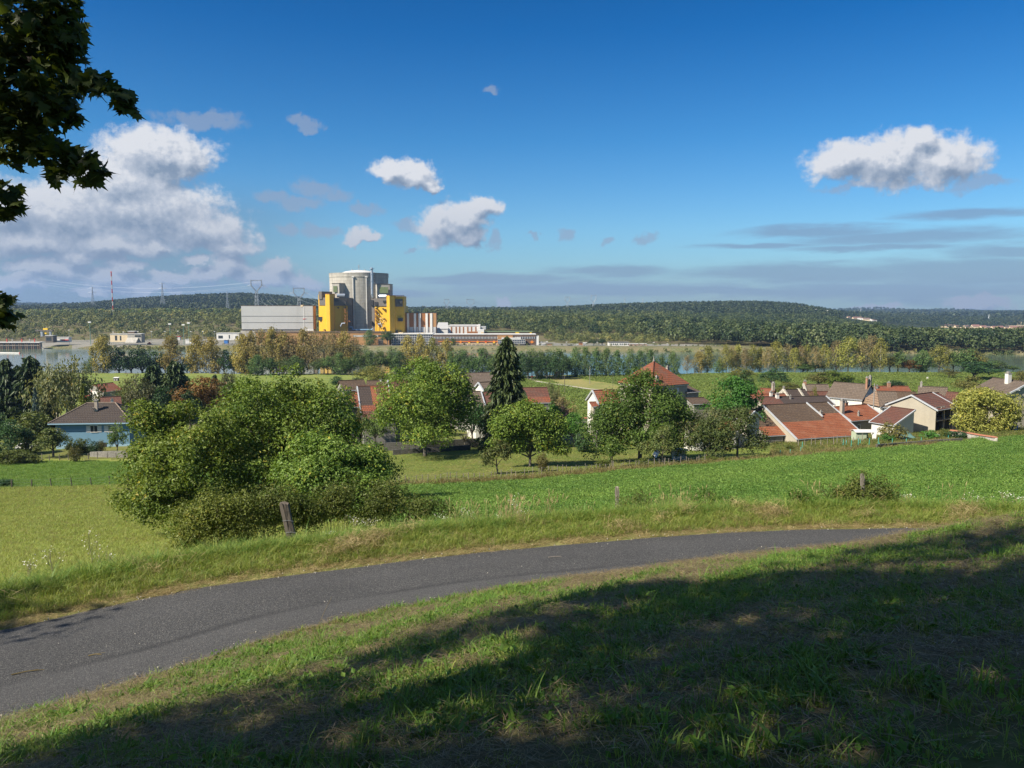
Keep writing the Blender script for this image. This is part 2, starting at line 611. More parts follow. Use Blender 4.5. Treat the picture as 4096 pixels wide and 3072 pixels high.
def copy_thing(o, loc=None, rz=None, scale=None, label=None, group=None):
 def rec(s, parent):
  c = s.copy()
  SC.collection.objects.link(c)
  if parent is not None:
   c.parent = parent
  for ch in list(s.children):
   rec(ch, c)
  return c
 c = rec(o, None)
 if loc is not None:
  c.location = loc
 if rz is not None:
  c.rotation_euler = (0, 0, rz)
 if scale is not None:
  c.scale = scale if isinstance(scale, (tuple, list)) else (scale,) * 3
 if label:
  c['label'] = label
 if group:
  c['group'] = group
 return c


# ------------------------------------------------------------------ materials
def mat(name):
 m = bpy.data.materials.new(name)
 m.use_nodes = True
 t = NT(m.node_tree)
 b = m.node_tree.nodes['Principled BSDF']
 return m, t, b


def coord(t, kind='Object'):
 return t.n('ShaderNodeTexCoord').outputs[kind]


def wpos(t):
 return t.n('ShaderNodeNewGeometry').outputs['Position']


def plain(name, col, rough=0.6, var=0.12, scale=1.5, metal=0.0, bump=0.0, dirt=None):
 """a painted or plastered surface with uneven tone, fine grain and soft weathering"""
 m, t, b = mat(name)
 p = coord(t)
 n1 = t.noise(p, scale, 5, .6)
 n2 = t.noise(p, scale * 9, 3, .6)
 k = t.m('ADD', t.m('MULTIPLY', n1, .7), t.m('MULTIPLY', n2, .3))
 c0 = tuple(c * (1 - var * 1.6) for c in col)
 c1 = tuple(min(c * (1 + var * 1.2), 1) for c in col)
 c = t.ramp(k, [(.3, c0), (.7, c1)])
 if dirt:
  sv = t.v('MULTIPLY', p, (scale * 1.2, scale * 1.2, scale * .12))
  s = t.smooth(t.noise(sv, 1.0, 5, .65), .5, .75)
  c = t.mix(t.m('MULTIPLY', s, .55), c, dirt)
 m.node_tree.links.new(c, b.inputs['Base Color'])
 b.inputs['Roughness'].default_value = rough
 b.inputs['Metallic'].default_value = metal
 if bump:
  bn = t.n('ShaderNodeBump', {'Height': n2, 'Strength': bump, 'Distance': .05})
  m.node_tree.links.new(bn.outputs[0], b.inputs['Normal'])
 return m


def leaf_mat(name, dark, light, trans=0.35, hue=0.0, tip=None, rough=0.5):
 """foliage: tone varies leaf by leaf and from plant to plant; lets some light through"""
 m, t, b = mat(name)
 v = t.n('ShaderNodeAttribute', attribute_name='v').outputs['Fac']
 rnd = t.n('ShaderNodeObjectInfo').outputs['Random']
 stops = [(0.0, dark), (0.75, light)]
 if tip:
  stops += [(0.9, light), (1.0, tip)]
 c = t.ramp(v, stops)
 if hue:
  h = t.n('ShaderNodeHueSaturation', {'Color': c, 'Hue': t.m('MULTIPLY_ADD', rnd, hue, .5 - hue / 2), 'Saturation': 1.0,
           'Value': t.m('MULTIPLY_ADD', t.m('FRACT', t.m('MULTIPLY', rnd, 7.31)), .5, .75)})
  c = h.outputs[0]
 m.node_tree.links.new(c, b.inputs['Base Color'])
 b.inputs['Roughness'].default_value = rough
 b.inputs['Specular IOR Level'].default_value = .25
 tr = t.n('ShaderNodeBsdfTranslucent')
 m.node_tree.links.new(t.mix(1.0, c, (1.25, 1.2, .55), 'MULTIPLY'), tr.inputs[0])
 mx = t.n('ShaderNodeMixShader', (trans,))
 m.node_tree.links.new(b.outputs[0], mx.inputs[1])
 m.node_tree.links.new(tr.outputs[0], mx.inputs[2])
 m.node_tree.links.new(mx.outputs[0], m.node_tree.nodes['Material Output'].inputs[0])
 return m


def ground_mat(name, cols, scales=(.05, .4, 3.0), bump=.3, bscale=4.0, bdist=.1, fine=None, stretch=None):
 """soil and turf: three layers of noise between the given colours"""
 m, t, b = mat(name)
 p = wpos(t)
 if stretch:
  p = t.v('MULTIPLY', p, stretch)
 n1 = t.noise(p, scales[0], 4, .6, .4)
 n2 = t.noise(p, scales[1], 4, .6)
 n3 = t.noise(p, scales[2], 5, .65)
 c = t.mix(t.smooth(n1, .38, .62), cols[0], cols[1])
 c = t.mix(t.m('MULTIPLY', t.smooth(n2, .42, .66), .75), c, cols[2])
 if fine:
  c = t.mix(t.m('MULTIPLY', t.smooth(n3, .5, .72), .8), c, fine)
 sh = t.m('MULTIPLY_ADD', n3, .9, .55)
 h = t.n('ShaderNodeHueSaturation', {'Color': c, 'Value': sh})
 m.node_tree.links.new(h.outputs[0], b.inputs['Base Color'])
 b.inputs['Roughness'].default_value = .95
 b.inputs['Specular IOR Level'].default_value = .1
 bn = t.n('ShaderNodeBump', {'Height': t.noise(p, bscale, 6, .7), 'Strength': bump, 'Distance': bdist})
 m.node_tree.links.new(bn.outputs[0], b.inputs['Normal'])
 return m


def tile_mat(name, a, bcol, c, moss=None, row=.62, col=.34, patch=1.0, mossamt=.5):
 """clay roof tiles: courses across the slope, tone tile by tile, stained patches and lichen"""
 m, t, b = mat(name)
 uv = t.n('ShaderNodeUVMap', uv_map='roof').outputs[0]
 br = t.n('ShaderNodeTexBrick', {'Vector': uv, 'Color1': (*a, 1), 'Color2': (*bcol, 1), 'Mortar': (*(x * .3 for x in a), 1), 'Scale': 1.0,
         'Mortar Size': .085, 'Mortar Smooth': .4, 'Bias': 0.0, 'Brick Width': col, 'Row Height': row})
 n1 = t.noise(uv, .35 * patch, 5, .65, .3)
 n2 = t.noise(uv, 2.6, 5, .7)
 cc = t.mix(t.m('MULTIPLY', t.smooth(n1, .42, .66), .75), br.outputs[0], c)
 if moss:
  cc = t.mix(t.m('MULTIPLY', t.smooth(t.m('ADD', t.m('MULTIPLY', n2, .7), t.m('MULTIPLY', n1, .3)), .62 - .12 * mossamt, .74), min(1, mossamt * 1.5)), cc, moss)
 sh = t.n('ShaderNodeHueSaturation', {'Color': cc, 'Value': t.m('MULTIPLY_ADD', n2, 1.3, .38)})
 m.node_tree.links.new(sh.outputs[0], b.inputs['Base Color'])
 b.inputs['Roughness'].default_value = .85
 # each course stands proud of the one below it
 sx = t.n('ShaderNodeSeparateXYZ', (uv,)).outputs
 saw = t.m('FRACT', t.m('DIVIDE', sx[1], row))
 wav = t.m('ABSOLUTE', t.m('SUBTRACT', t.m('FRACT', t.m('DIVIDE', sx[0], col)), .5))
 hgt = t.m('ADD', t.m('ADD', t.m('MULTIPLY', saw, -1.0), t.m('MULTIPLY', wav, .5)), t.m('MULTIPLY', n2, .4))
 bn = t.n('ShaderNodeBump', {'Height': hgt, 'Strength': 1.0, 'Distance': .09})
 m.node_tree.links.new(bn.outputs[0], b.inputs['Normal'])
 return m


def stone_mat(name, a, b2, mortar, sc=2.2):
 m, t, b = mat(name)
 p = coord(t)
 vo = t.n('ShaderNodeTexVoronoi', {'Vector': t.v('MULTIPLY', p, (1, 1, 1.6)), 'Scale': sc}, feature='F1')
 ve = t.n('ShaderNodeTexVoronoi', {'Vector': t.v('MULTIPLY', p, (1, 1, 1.6)), 'Scale': sc}, feature='DISTANCE_TO_EDGE')
 sx = t.n('ShaderNodeSeparateXYZ', (vo.outputs['Color'],)).outputs
 c = t.ramp(sx[0], [(0, a), (1, b2)])
 c = t.mix(t.m('SUBTRACT', 1.0, t.smooth(ve.outputs['Distance'], .02, .09)), c, mortar)
 n = t.noise(p, 1.1, 5, .6)
 h = t.n('ShaderNodeHueSaturation', {'Color': c, 'Value': t.m('MULTIPLY_ADD', n, .7, .65)})
 m.node_tree.links.new(h.outputs[0], b.inputs['Base Color'])
 b.inputs['Roughness'].default_value = .9
 bn = t.n('ShaderNodeBump', {'Height': t.smooth(ve.outputs['Distance'], 0, .12), 'Strength': .6, 'Distance': .04})
 m.node_tree.links.new(bn.outputs[0], b.inputs['Normal'])
 return m


def wood_mat(name, a, b2, sc=1.0):
 m, t, b = mat(name)
 p = t.v('MULTIPLY', coord(t), (14 * sc, 14 * sc, .9 * sc))
 n = t.noise(p, 2.0, 6, .65, .5)
 n2 = t.noise(coord(t), 3.0, 4, .6)
 c = t.ramp(t.m('ADD', t.m('MULTIPLY', n, .75), t.m('MULTIPLY', n2, .25)), [(.3, a), (.68, b2)])
 m.node_tree.links.new(c, b.inputs['Base Color'])
 b.inputs['Roughness'].default_value = .85
 bn = t.n('ShaderNodeBump', {'Height': n, 'Strength': .6, 'Distance': .02})
 m.node_tree.links.new(bn.outputs[0], b.inputs['Normal'])
 return m


def glass_mat(name, col=(.02, .025, .03), rough=.08):
 m, t, b = mat(name)
 n = t.noise(coord(t), .6, 3, .5)
 c = t.ramp(n, [(.3, col), (.7, tuple(x * 2.2 for x in col))])
 m.node_tree.links.new(c, b.inputs['Base Color'])
 b.inputs['Roughness'].default_value = rough
 b.inputs['Specular IOR Level'].default_value = .8
 return m


def asphalt_mat():
 m, t, b = mat('asphalt')
 p = wpos(t)
 uv = t.n('ShaderNodeAttribute', attribute_name='across').outputs['Fac']
 big = t.noise(p, .35, 4, .6)
 grit = t.noise(p, 55, 2, .7)
 vo = t.n('ShaderNodeTexVoronoi', {'Vector': p, 'Scale': 75.0}, feature='F1')
 sx = t.n('ShaderNodeSeparateXYZ', (vo.outputs['Color'],)).outputs
 c = t.ramp(sx[0], [(0, (.030, .030, .031)), (.6, (.080, .079, .078)), (.93, (.14, .136, .13)), (1.0, (.24, .225, .20))])
 # wheel tracks polished lighter, a newer strip along the viewer's side, dusty margins
 w1 = t.m('MULTIPLY', t.noise(t.v('MULTIPLY', p, (.25, .25, .25)), 1, 3, .5), .5)
 a = t.m('ADD', uv, t.m('MULTIPLY_ADD', w1, .9, -.22))
 strip = t.smooth(a, 2.16, 2.28)
 line = t.m('MULTIPLY', t.smooth(a, 2.02, 2.16), t.m('SUBTRACT', 1.0, t.smooth(a, 2.18, 2.3)))
 trk = t.m('SUBTRACT', 1.0, t.smooth(t.m('ABSOLUTE', t.m('SUBTRACT', a, .9)), .1, .5))
 c = t.mix(t.m('MULTIPLY', strip, .30), c, (.125, .122, .12))
 c = t.mix(t.m('MULTIPLY', trk, .16), c, (.115, .113, .113))
 c = t.mix(t.m('MULTIPLY', t.m('MULTIPLY', line, t.smooth(big, .35, .6)), .45), c, (.026, .026, .027))
 ed = t.m('MULTIPLY', t.m('SUBTRACT', 1.0, t.smooth(t.m('MINIMUM', uv, t.m('SUBTRACT', RW, uv)), .02, .22)), .6)
 c = t.mix(t.m('MULTIPLY', ed, t.smooth(t.noise(p, 4, 4, .6), .35, .6)), c, (.23, .2, .16))
 h = t.n('ShaderNodeHueSaturation', {'Color': c, 'Value': t.m('MULTIPLY_ADD', big, .55, .72)})
 m.node_tree.links.new(h.outputs[0], b.inputs['Base Color'])
 b.inputs['Roughness'].default_value = .82
 b.inputs['Specular IOR Level'].default_value = .3
 bn = t.n('ShaderNodeBump', {'Height': t.m('ADD', vo.outputs['Distance'], grit), 'Strength': 1.0, 'Distance': .022})
 m.node_tree.links.new(bn.outputs[0], b.inputs['Normal'])
 return m


def water_mat():
 m, t, b = mat('river_water')
 p = wpos(t)
 n = t.noise(t.v('MULTIPLY', p, (.02, .06, 1)), 1, 4, .6)
 c = t.ramp(n, [(.3, (.075, .105, .07)), (.7, (.10, .13, .088))])
 m.node_tree.links.new(c, b.inputs['Base Color'])
 b.inputs['Roughness'].default_value = .1
 b.inputs['IOR'].default_value = 1.2
 bn = t.n('ShaderNodeBump', {'Height': t.noise(t.v('MULTIPLY', p, (.25, .6, 1)), 1, 4, .6), 'Strength': .10, 'Distance': .2})
 m.node_tree.links.new(bn.outputs[0], b.inputs['Normal'])
 return m


# ------------------------------------------------------------------ the ground, one sheet cut along the edges of road, fields and fallow
def gpoly(pix):
 return np.array([ground_at(*p)[:2] for p in pix])


def inside(poly, x, y):
 c = np.zeros(len(x), bool)
 j = len(poly) - 1
 for i in range(len(poly)):
  xi, yi = poly[i]
  xj, yj = poly[j]
  k = ((yi > y) != (yj > y)) & (x < (xj - xi) * (y - yi) / (yj - yi + 1e-12) + xi)
  c ^= k
  j = i
 return c


CLOVER = np.vstack([gpoly([(392, 489), (450, 485.5), (520, 482), (560, 479), (620, 473), (690, 467), (760, 461.5), (830, 454.5), (900, 449), (960, 443), (1023, 437.5)]), [[120, 150], [200, 150], [200, 8], [40, 14], [20, 22], [6, 26], [-5, 25.5]], gpoly([(396, 516)])])
MEADOW_FAR = np.array(gpoly([(-60, 489.5), (0, 488), (60, 487), (120, 485), (200, 483), (392, 482), (392, 466), (300, 463), (120, 461), (0, 462), (-60, 463)]))
MOWN = np.array(gpoly([(548, 378), (575, 377), (620, 385), (662, 397), (640, 401), (600, 394), (566, 386)]))
STRIP = np.array(gpoly([(540, 401), (560, 392), (585, 397), (625, 403), (660, 401), (700, 408), (640, 415), (560, 412)]))
CONCRETE = np.array([[-620, 842], [-250, 840], [-30, 826], [200, 826], [200, 860], [60, 880], [20, 960], [-250, 985], [-620, 930]])
FIELD_L = np.array(gpoly([(-80, 317.4), (100, 317.4), (230, 318.2), (330, 318.8), (480, 320), (480, 321), (-80, 321)]))
FIELD_R = np.array(gpoly([(893, 326.5), (940, 329), (985, 332), (1150, 336), (1150, 330), (1000, 327.5)]))
PATCH_B = np.array(gpoly([(240, 316.6), (330, 317.4), (345, 318.2), (240, 317.6)]))
PATCH_R = np.array(gpoly([(1000, 322.5), (1040, 321.5), (1100, 325), (1010, 326.2)]))

M_BANK = ground_mat('bank_soil', [(.075, .070, .034), (.10, .086, .044), (.06, .082, .022)], (.25, .9, 7), .6, 9, .05, fine=(.11, .085, .045))
M_VERGE = ground_mat('verge_soil', [(.165, .165, .055), (.135, .175, .045), (.20, .19, .075)], (.4, 1.2, 8), .6, 9, .05, fine=(.24, .19, .10))
M_MEADOW = ground_mat('meadow_turf', [(.185, .225, .042), (.24, .25, .060), (.15, .205, .036)], (.055, .22, 2.2), .7, 2.2, .12, fine=(.20, .165, .062))
M_MEADOW2 = ground_mat('fresh_turf', [(.095, .155, .026), (.115, .165, .032), (.075, .130, .022)], (.06, .25, 2.0), .7, 2.0, .12)
M_CLOVER = ground_mat('clover_soil', [(.040, .115, .010), (.05, .13, .012), (.030, .09, .008)], (.05, .4, 3.5), .9, 3.5, .2)
M_ORCH = ground_mat('orchard_turf', [(.120, .140, .034), (.150, .145, .045), (.085, .120, .024)], (.04, .2, 2.0), .6, 2, .1, fine=(.15, .135, .05))
M_PLAIN = ground_mat('plain_crop', [(.16, .21, .045), (.19, .215, .06), (.12, .18, .035)], (.012, .06, .5), .9, .9, .4, fine=(.155, .175, .05))
M_MOWN = ground_mat('mown_field', [(.26, .225, .085), (.225, .21, .075), (.16, .185, .05)], (.03, .1, .8), .5, 1.0, .2, stretch=(1, .35, 1))
M_CONC = ground_mat('yard_surface', [(.20, .19, .165), (.24, .225, .195), (.15, .155, .12)], (.02, .1, .8), .3, 1, .1)
M_SCRUB = ground_mat('scrub_soil', [(.115, .10, .05), (.13, .105, .06), (.105, .125, .04)], (.01, .03, .2), .6, .3, .4, fine=(.14, .11, .075))
M_WOOD = ground_mat('forest_soil', [(.03, .04, .018), (.04, .05, .02), (.025, .035, .014)], (.004, .02, .1), .8, .1, 2)
M_SHORE = ground_mat('shore_soil', [(.14, .125, .06), (.17, .15, .085), (.085, .115, .035)], (.02, .08, .6), .6, .5, .3, fine=(.21, .19, .14))
M_FIELD = ground_mat('far_field', [(.19, .205, .07), (.22, .215, .085), (.16, .19, .055)], (.004, .02, .1), .3, .2, .4)
M_TILL = ground_mat('tilled_field', [(.30, .24, .15), (.33, .27, .17), (.27, .21, .12)], (.004, .02, .1), .3, .2, .4)
M_PATH = ground_mat('track_gravel', [(.40, .36, .29), (.44, .40, .33), (.33, .29, .22)], (.1, .4, 3), .3, 3, .05)
M_ASPH = asphalt_mat()
M_WATER = water_mat()

ZONES = [('bank', M_BANK), ('verge', M_VERGE), ('meadow', M_MEADOW), ('pasture', M_MEADOW2), ('clover_field', M_CLOVER), ('orchard_lawn', M_ORCH), ('plain', M_PLAIN),
   ('mown_field', M_MOWN), ('river_bank', M_SHORE), ('plant_yard', M_CONC), ('scrub_slope', M_SCRUB), ('hills', M_WOOD), ('far_field', M_FIELD), ('tilled_field', M_TILL)]
ZI = {n: i for i, (n, _) in enumerate(ZONES)}
HEDGE_X = [ground_at(396, 516)[0], ground_at(392, 489)[0]]


def zone_of(x, y, s):
 z = np.full(len(x), ZI['plain'])
 z[y > 1180] = ZI['hills']
 z[(y > 850) & (y <= 1650)] = ZI['scrub_slope']
 z[(y > 1650)] = ZI['hills']
 z[(y > 490) & (y <= 850)] = ZI['river_bank']
 z[(y > 200) & (y <= 497)] = ZI['plain']
 z[inside(MOWN, x, y)] = ZI['mown_field']
 z[inside(CONCRETE, x, y)] = ZI['plant_yard']
 for nm, pl in (('far_field', FIELD_L), ('far_field', FIELD_R), ('tilled_field', PATCH_B), ('tilled_field', PATCH_R)):
  z[inside(pl, x, y)] = ZI[nm]
 nr = y <= 200
 z[nr] = ZI['orchard_lawn']
 left = nr & (x < -.16 * y) & (y < 172)
 z[left & (y < 152)] = ZI['meadow']
 z[left & inside(MEADOW_FAR, x, y)] = ZI['pasture']
 z[nr & inside(CLOVER, x, y)] = ZI['clover_field']
 z[nr & (s < 3.4)] = ZI['verge']
 z[nr & (s < -.5)] = ZI['bank']
 return z


def build_ground():
 th = np.concatenate([np.arange(-180, -52, 3.0), np.arange(-52, 52, .17), np.arange(52, 180.1, 3.0)]) * math.pi / 180
 r, rr = [.6], .6
 while rr < 9500:
  k = 1.06 if rr < 4 else 1.0105 if rr < 45 else 1.013 if rr < 900 else 1.022
  rr *= k
  r.append(rr)
 r = np.array(r)
 T, Q = np.meshgrid(th, r)
 X, Y = (np.sin(T) * Q).ravel(), (np.cos(T) * Q).ravel()
 Z = height(X, Y)
 n, m = len(r), len(th)
 idx = np.arange(n * m).reshape(n, m)
 F = np.stack([idx[:-1, :-1], idx[:-1, 1:], idx[1:, 1:], idx[1:, :-1]], -1).reshape(-1, 4)[:, ::-1]
 cx, cy = X[F].mean(1), Y[F].mean(1)
 s = np.full(len(cx), 400.0)
 nr = np.hypot(cx, cy) < 200
 s[nr] = sdist(cx[nr], cy[nr])
 jx, jy = cx + .02 * cy * hashn(cx, cy, 3.1 + cy.clip(20, 900) * .02) * .25, cy
 zid = zone_of(jx, jy, s)
 V = np.stack([X, Y, Z], 1)
 for i, (nm, mm) in enumerate(ZONES):
  f = F[zid == i]
  if not len(f):
   continue
  u, inv = np.unique(f.ravel(), return_inverse=True)
  me = np_mesh(nm, V[u], [inv.reshape(-1, 4)], mm, smooth=True)
  o = link(bpy.data.objects.new(nm, me))
  tag(o, kind='structure')


def build_road():
 def par(pl, n):
  seg = np.r_[0, np.cumsum(np.linalg.norm(np.diff(pl, axis=0), axis=1))]
  return seg, pl
 q = resample(FAR, .25)
 # the point of the near edge across from each far-edge point
 t = np.gradient(q, axis=0)
 t /= np.linalg.norm(t, axis=1)[:, None]
 nrm = np.stack([t[:, 1], -t[:, 0]], 1)          # towards the viewer's side
 wd = np.array([np.linalg.norm(NEARS - p, axis=1).min() for p in q])
 for _ in range(8):
  wd[1:-1] = .25 * wd[:-2] + .5 * wd[1:-1] + .25 * wd[2:]
 na = 15
 V, A = [], []
 for j in range(na):
  a = wd * (j / (na - 1))
  wob = (np.sin(np.arange(len(q)) * .21) * .05 + np.sin(np.arange(len(q)) * .67 + 1) * .03) * (1 if j in (0, na - 1) else 0)
  p = q + nrm * (a + wob)[:, None]
  V.append(np.c_[p, np.full(len(q), ZR - .012 + .06 * min(1, 3 * math.sin(math.pi * j / (na - 1))))])
  A.append(np.full(len(q), RW * j / (na - 1)))
 V = np.concatenate(V)
 n = len(q)
 idx = np.arange(na * n).reshape(na, n)
 F = np.stack([idx[:-1, :-1], idx[1:, :-1], idx[1:, 1:], idx[:-1, 1:]], -1).reshape(-1, 4)
 me = np_mesh('road', V, [F], M_ASPH, {'across': np.concatenate(A)}, smooth=True)
 o = link(bpy.data.objects.new('road', me))
 tag(o, kind='structure')
 # water
 w = MB()
 xs = np.linspace(-1500, 1500, 2)
 w.face([(-1500, RIV_N - 20, -3), (1500, RIV_N - 20, -3), (1500, 900, -3), (-1500, 900, -3)])
 tag(w.obj('river', M_WATER), kind='structure')


build_ground()
build_road()

# ------------------------------------------------------------------ vegetation
def unit(a):
 return a / np.maximum(np.linalg.norm(a, axis=1), 1e-9)[:, None]


def rand_dir(n):
 return unit(rng.normal(size=(n, 3)))


def cards(c, nrm, ln, wd, fold=.18, axis=None):
 """one bent lozenge per leaf or spray"""
 n = len(c)
 a = axis if axis is not None else rand_dir(n)
 a = unit(a - nrm * (a * nrm).sum(1)[:, None])
 b = np.cross(nrm, a)
 ln = np.broadcast_to(np.asarray(ln, float), (n,))[:, None]
 wd = np.broadcast_to(np.asarray(wd, float), (n,))[:, None]
 v = np.stack([c - a * ln * .5, c + b * wd * .5 + nrm * ln * fold - a * ln * .06, c + a * ln * .5, c - b * wd * .5 + nrm * ln * fold - a * ln * .06], 1)
 return v.reshape(-1, 3)


def qfaces(n):
 return np.arange(n * 4).reshape(n, 4)


def lobe_clumps(lobes, n, lo=.7, under=-.45):
 vol = np.array([(l[3] * l[4] * l[5]) ** .667 for l in lobes])
 k = rng.choice(len(lobes), n, p=vol / vol.sum())
 L = np.array(lobes)[k]
 d = rand_dir(n)
 bad = d[:, 2] < under
 d[bad, 2] *= -.6
 d = unit(d)
 f = rng.uniform(lo, 1.0, n) ** .7
 return L[:, :3] + d * L[:, 3:6] * f[:, None], d


def billow(lobes, k=7, f=.46):
 """break each lobe into smaller bulges so that the crown gets bays and shaded gaps"""
 out = []
 for l in lobes:
  d = rand_dir(k)
  d[:, 2] = np.where(d[:, 2] < -.5, -d[:, 2], d[:, 2])
  for q in d:
   s = f * rng.uniform(.75, 1.25)
   out.append((l[0] + q[0] * l[3] * .74, l[1] + q[1] * l[4] * .74, l[2] + q[2] * l[5] * .74, l[3] * s, l[4] * s, l[5] * s))
 return out


def foliage(cl, cd, per, crad, leaf, asp=.55, up=.5, flat=.75, tone=.3, shell=.5, wjit=.35):
 """leaves gathered in clumps: cl clump centres, cd outward directions"""
 n = len(cl)
 k = np.repeat(np.arange(n), per)
 m = len(k)
 cr = crad * rng.uniform(.6, 1.3, n)
 d = rand_dir(m)
 r = rng.uniform(shell, 1, m) ** .6
 off = d * (r * cr[k])[:, None] * np.array([1, 1, flat])
 c = cl[k] + off
 nr = unit(d * .55 + cd[k] * .45 + np.array([0, 0, up]) + rng.normal(size=(m, 3)) * .45)
 s = leaf * rng.uniform(.65, 1.35, m)
 v = np.clip(.45 + rng.normal(size=n)[k] * tone * .5 + rng.normal(size=m) * tone * .55, 0, 1)
 return cards(c, nr, s, s * asp * rng.uniform(1 - wjit, 1 + wjit, m)), np.repeat(v, 4)


def limb_path(a, b, bend=.15, n=5):
 a, b = np.array(a, float), np.array(b, float)
 L = np.linalg.norm(b - a)
 mid = rng.normal(size=3) * L * bend
 t = np.linspace(0, 1, n)[:, None]
 p = a + (b - a) * t + mid * (4 * t * (1 - t)) * .5
 p[:, 2] += L * .10 * (4 * t * (1 - t))[:, 0]
 return p


def trunk_mb(h_fork, r0, lobes, clumps=None, twigs=0, lean=(0, 0), sides=8, spread=.55):
 mb = MB()
 top = np.array([lean[0], lean[1], h_fork])
 p = limb_path((0, 0, -.25), top, .05, 5)
 mb.tube(p, [r0 * 1.35, r0 * 1.05, r0, r0 * .92, r0 * .85], sides)
 for l in lobes:
  q = limb_path(top + rng.normal(size=3) * r0 * .2, np.array(l[:3]) + np.array([0, 0, -.1 * l[5]]), .12, 6)
  mb.tube(q, [r0 * s * spread * 1.2 for s in (1, .82, .66, .5, .35, .18)], 6)
 if clumps is not None:
  for c in clumps[:twigs]:
   l = min(lobes, key=lambda l: np.linalg.norm(np.array(l[:3]) - c))
   st = np.array(l[:3]) * .75 + top * .25
   mb.tube(limb_path(st, c, .12, 5), [r0 * s for s in (.22, .17, .12, .08, .03)], 5)
 return mb


M_BARK = wood_mat('bark_grey', (.05, .042, .032), (.16, .14, .11))
M_BARK_PALE = wood_mat('bark_pale', (.22, .20, .16), (.42, .39, .33))
M_BARK_DARK = wood_mat('bark_dark', (.02, .017, .013), (.06, .05, .04))
LM = {
 'walnut': leaf_mat('walnut_leaf', (0.059, 0.103, 0.015), (0.172, 0.224, 0.035), .28, .02, (0.291, 0.255, 0.038)),
 'walnut2': leaf_mat('walnut_leaf_green', (0.062, 0.113, 0.018), (0.151, 0.220, 0.040), .28, .02, (0.268, 0.252, 0.040)),
 'bright': leaf_mat('fresh_green_leaf', (0.037, 0.106, 0.018), (0.088, 0.213, 0.037), .32, .02),
 'apple': leaf_mat('apple_leaf', (0.054, 0.086, 0.021), (0.139, 0.162, 0.046), .2, .03, (0.217, 0.144, 0.036)),
 'gold': leaf_mat('golden_leaf', (.19, .160, .040), (.36, .300, .088), .3, .02, (.44, .34, .08)),
 'goldgreen': leaf_mat('yellowing_leaf', (.15, .165, .032), (.30, .29, .07), .3, .02, (.42, .34, .08)),
 'brown': leaf_mat('withering_leaf', (.15, .125, .055), (.30, .235, .10), .25, .02, (.34, .25, .09)),
 'copper': leaf_mat('copper_leaf', (.09, .045, .014), (.21, .105, .030), .25, .02),
 'green': leaf_mat('poplar_leaf', (0.056, 0.106, 0.030), (0.131, 0.194, 0.060), .3, .03),
 'dark': leaf_mat('dark_leaf', (0.022, 0.053, 0.018), (0.056, 0.106, 0.033), .25, .03),
 'olive': leaf_mat('olive_leaf', (0.085, 0.090, 0.024), (0.175, 0.163, 0.048), .3, .03, (0.248, 0.180, 0.045)),
 'birch': leaf_mat('birch_leaf', (0.081, 0.106, 0.043), (0.188, 0.194, 0.088), .3, .03, (0.275, 0.225, 0.075)),
 'willow': leaf_mat('silver_leaf', (.09, .12, .075), (.17, .20, .13), .25, .02),
 'spruce': leaf_mat('spruce_needle', (0.027, 0.048, 0.018), (0.065, 0.090, 0.030), .12, .02, (0.112, 0.112, 0.037)),
 'conifer': leaf_mat('conifer_needle', (0.027, 0.053, 0.020), (0.069, 0.100, 0.037), .15, .03),
 'thuja': leaf_mat('thuja_scale', (.09, .125, .020), (.20, .22, .040), .25, .01),
 'blue': leaf_mat('blue_needle', (.06, .10, .095), (.12, .17, .16), .1, .01),
 'purple': leaf_mat('purple_leaf', (.022, .012, .020), (.055, .030, .045), .2, .01),
 'forest': leaf_mat('forest_leaf', (.014, .030, .014), (.055, .078, .030), .15, .0, (.085, .10, .036)),
 'scrub': leaf_mat('scrub_leaf', (.045, .070, .022), (.19, .20, .060), .2, .0, (.30, .27, .085)),
 'bramble': leaf_mat('bramble_leaf', (0.047, 0.072, 0.015), (0.130, 0.155, 0.033), .3, .0, (0.207, 0.176, 0.041)),
 'maple': leaf_mat('maple_leaf', (.030, .048, .012), (.095, .125, .026), .42, .0, (.19, .18, .03)),
 'grass': leaf_mat('grass_blade', (.130, .180, .030), (.26, .305, .066), .35, .03, (.42, .37, .15)),
 'lush': leaf_mat('lush_blade', (.070, .145, .020), (.155, .255, .048), .35, .03, (.24, .28, .07)),
 'straw': leaf_mat('straw_stalk', (.20, .15, .065), (.42, .34, .17), .25, .02),
 'litter': leaf_mat('mown_litter', (.075, .058, .030), (.25, .20, .11), .2, .03),
 'clover': leaf_mat('clover_leaf', (.062, .138, .022), (.150, .25, .050), .3, .02),
 'clover2': leaf_mat('young_clover_leaf', (.085, .165, .026), (.185, .285, .058), .3, .02),
 'herb': leaf_mat('herb_leaf', (.055, .120, .016), (.125, .21, .032), .35, .03),
 'sedge': leaf_mat('dry_weed', (.13, .105, .045), (.26, .205, .095), .25, .03),
}
M_STEM = plain('weed_stem', (.20, .19, .09), .8, .2, 6)
M_PETAL = plain('white_petal', (.62, .60, .56), .7, .05, 6)
M_YELLOWF = plain('yellow_floret', (.75, .55, .06), .7, .05, 6)


def plant_parts(root, V, v, leafmat, trunk=None, bark=None, crown='crown', tname='trunk'):
 me = np_mesh(crown, V, [qfaces(len(V) // 4)], leafmat, {'v': v})
 link(bpy.data.objects.new(crown, me), root)
 if trunk is not None:
  trunk.obj(tname, bark, root, smooth=True)


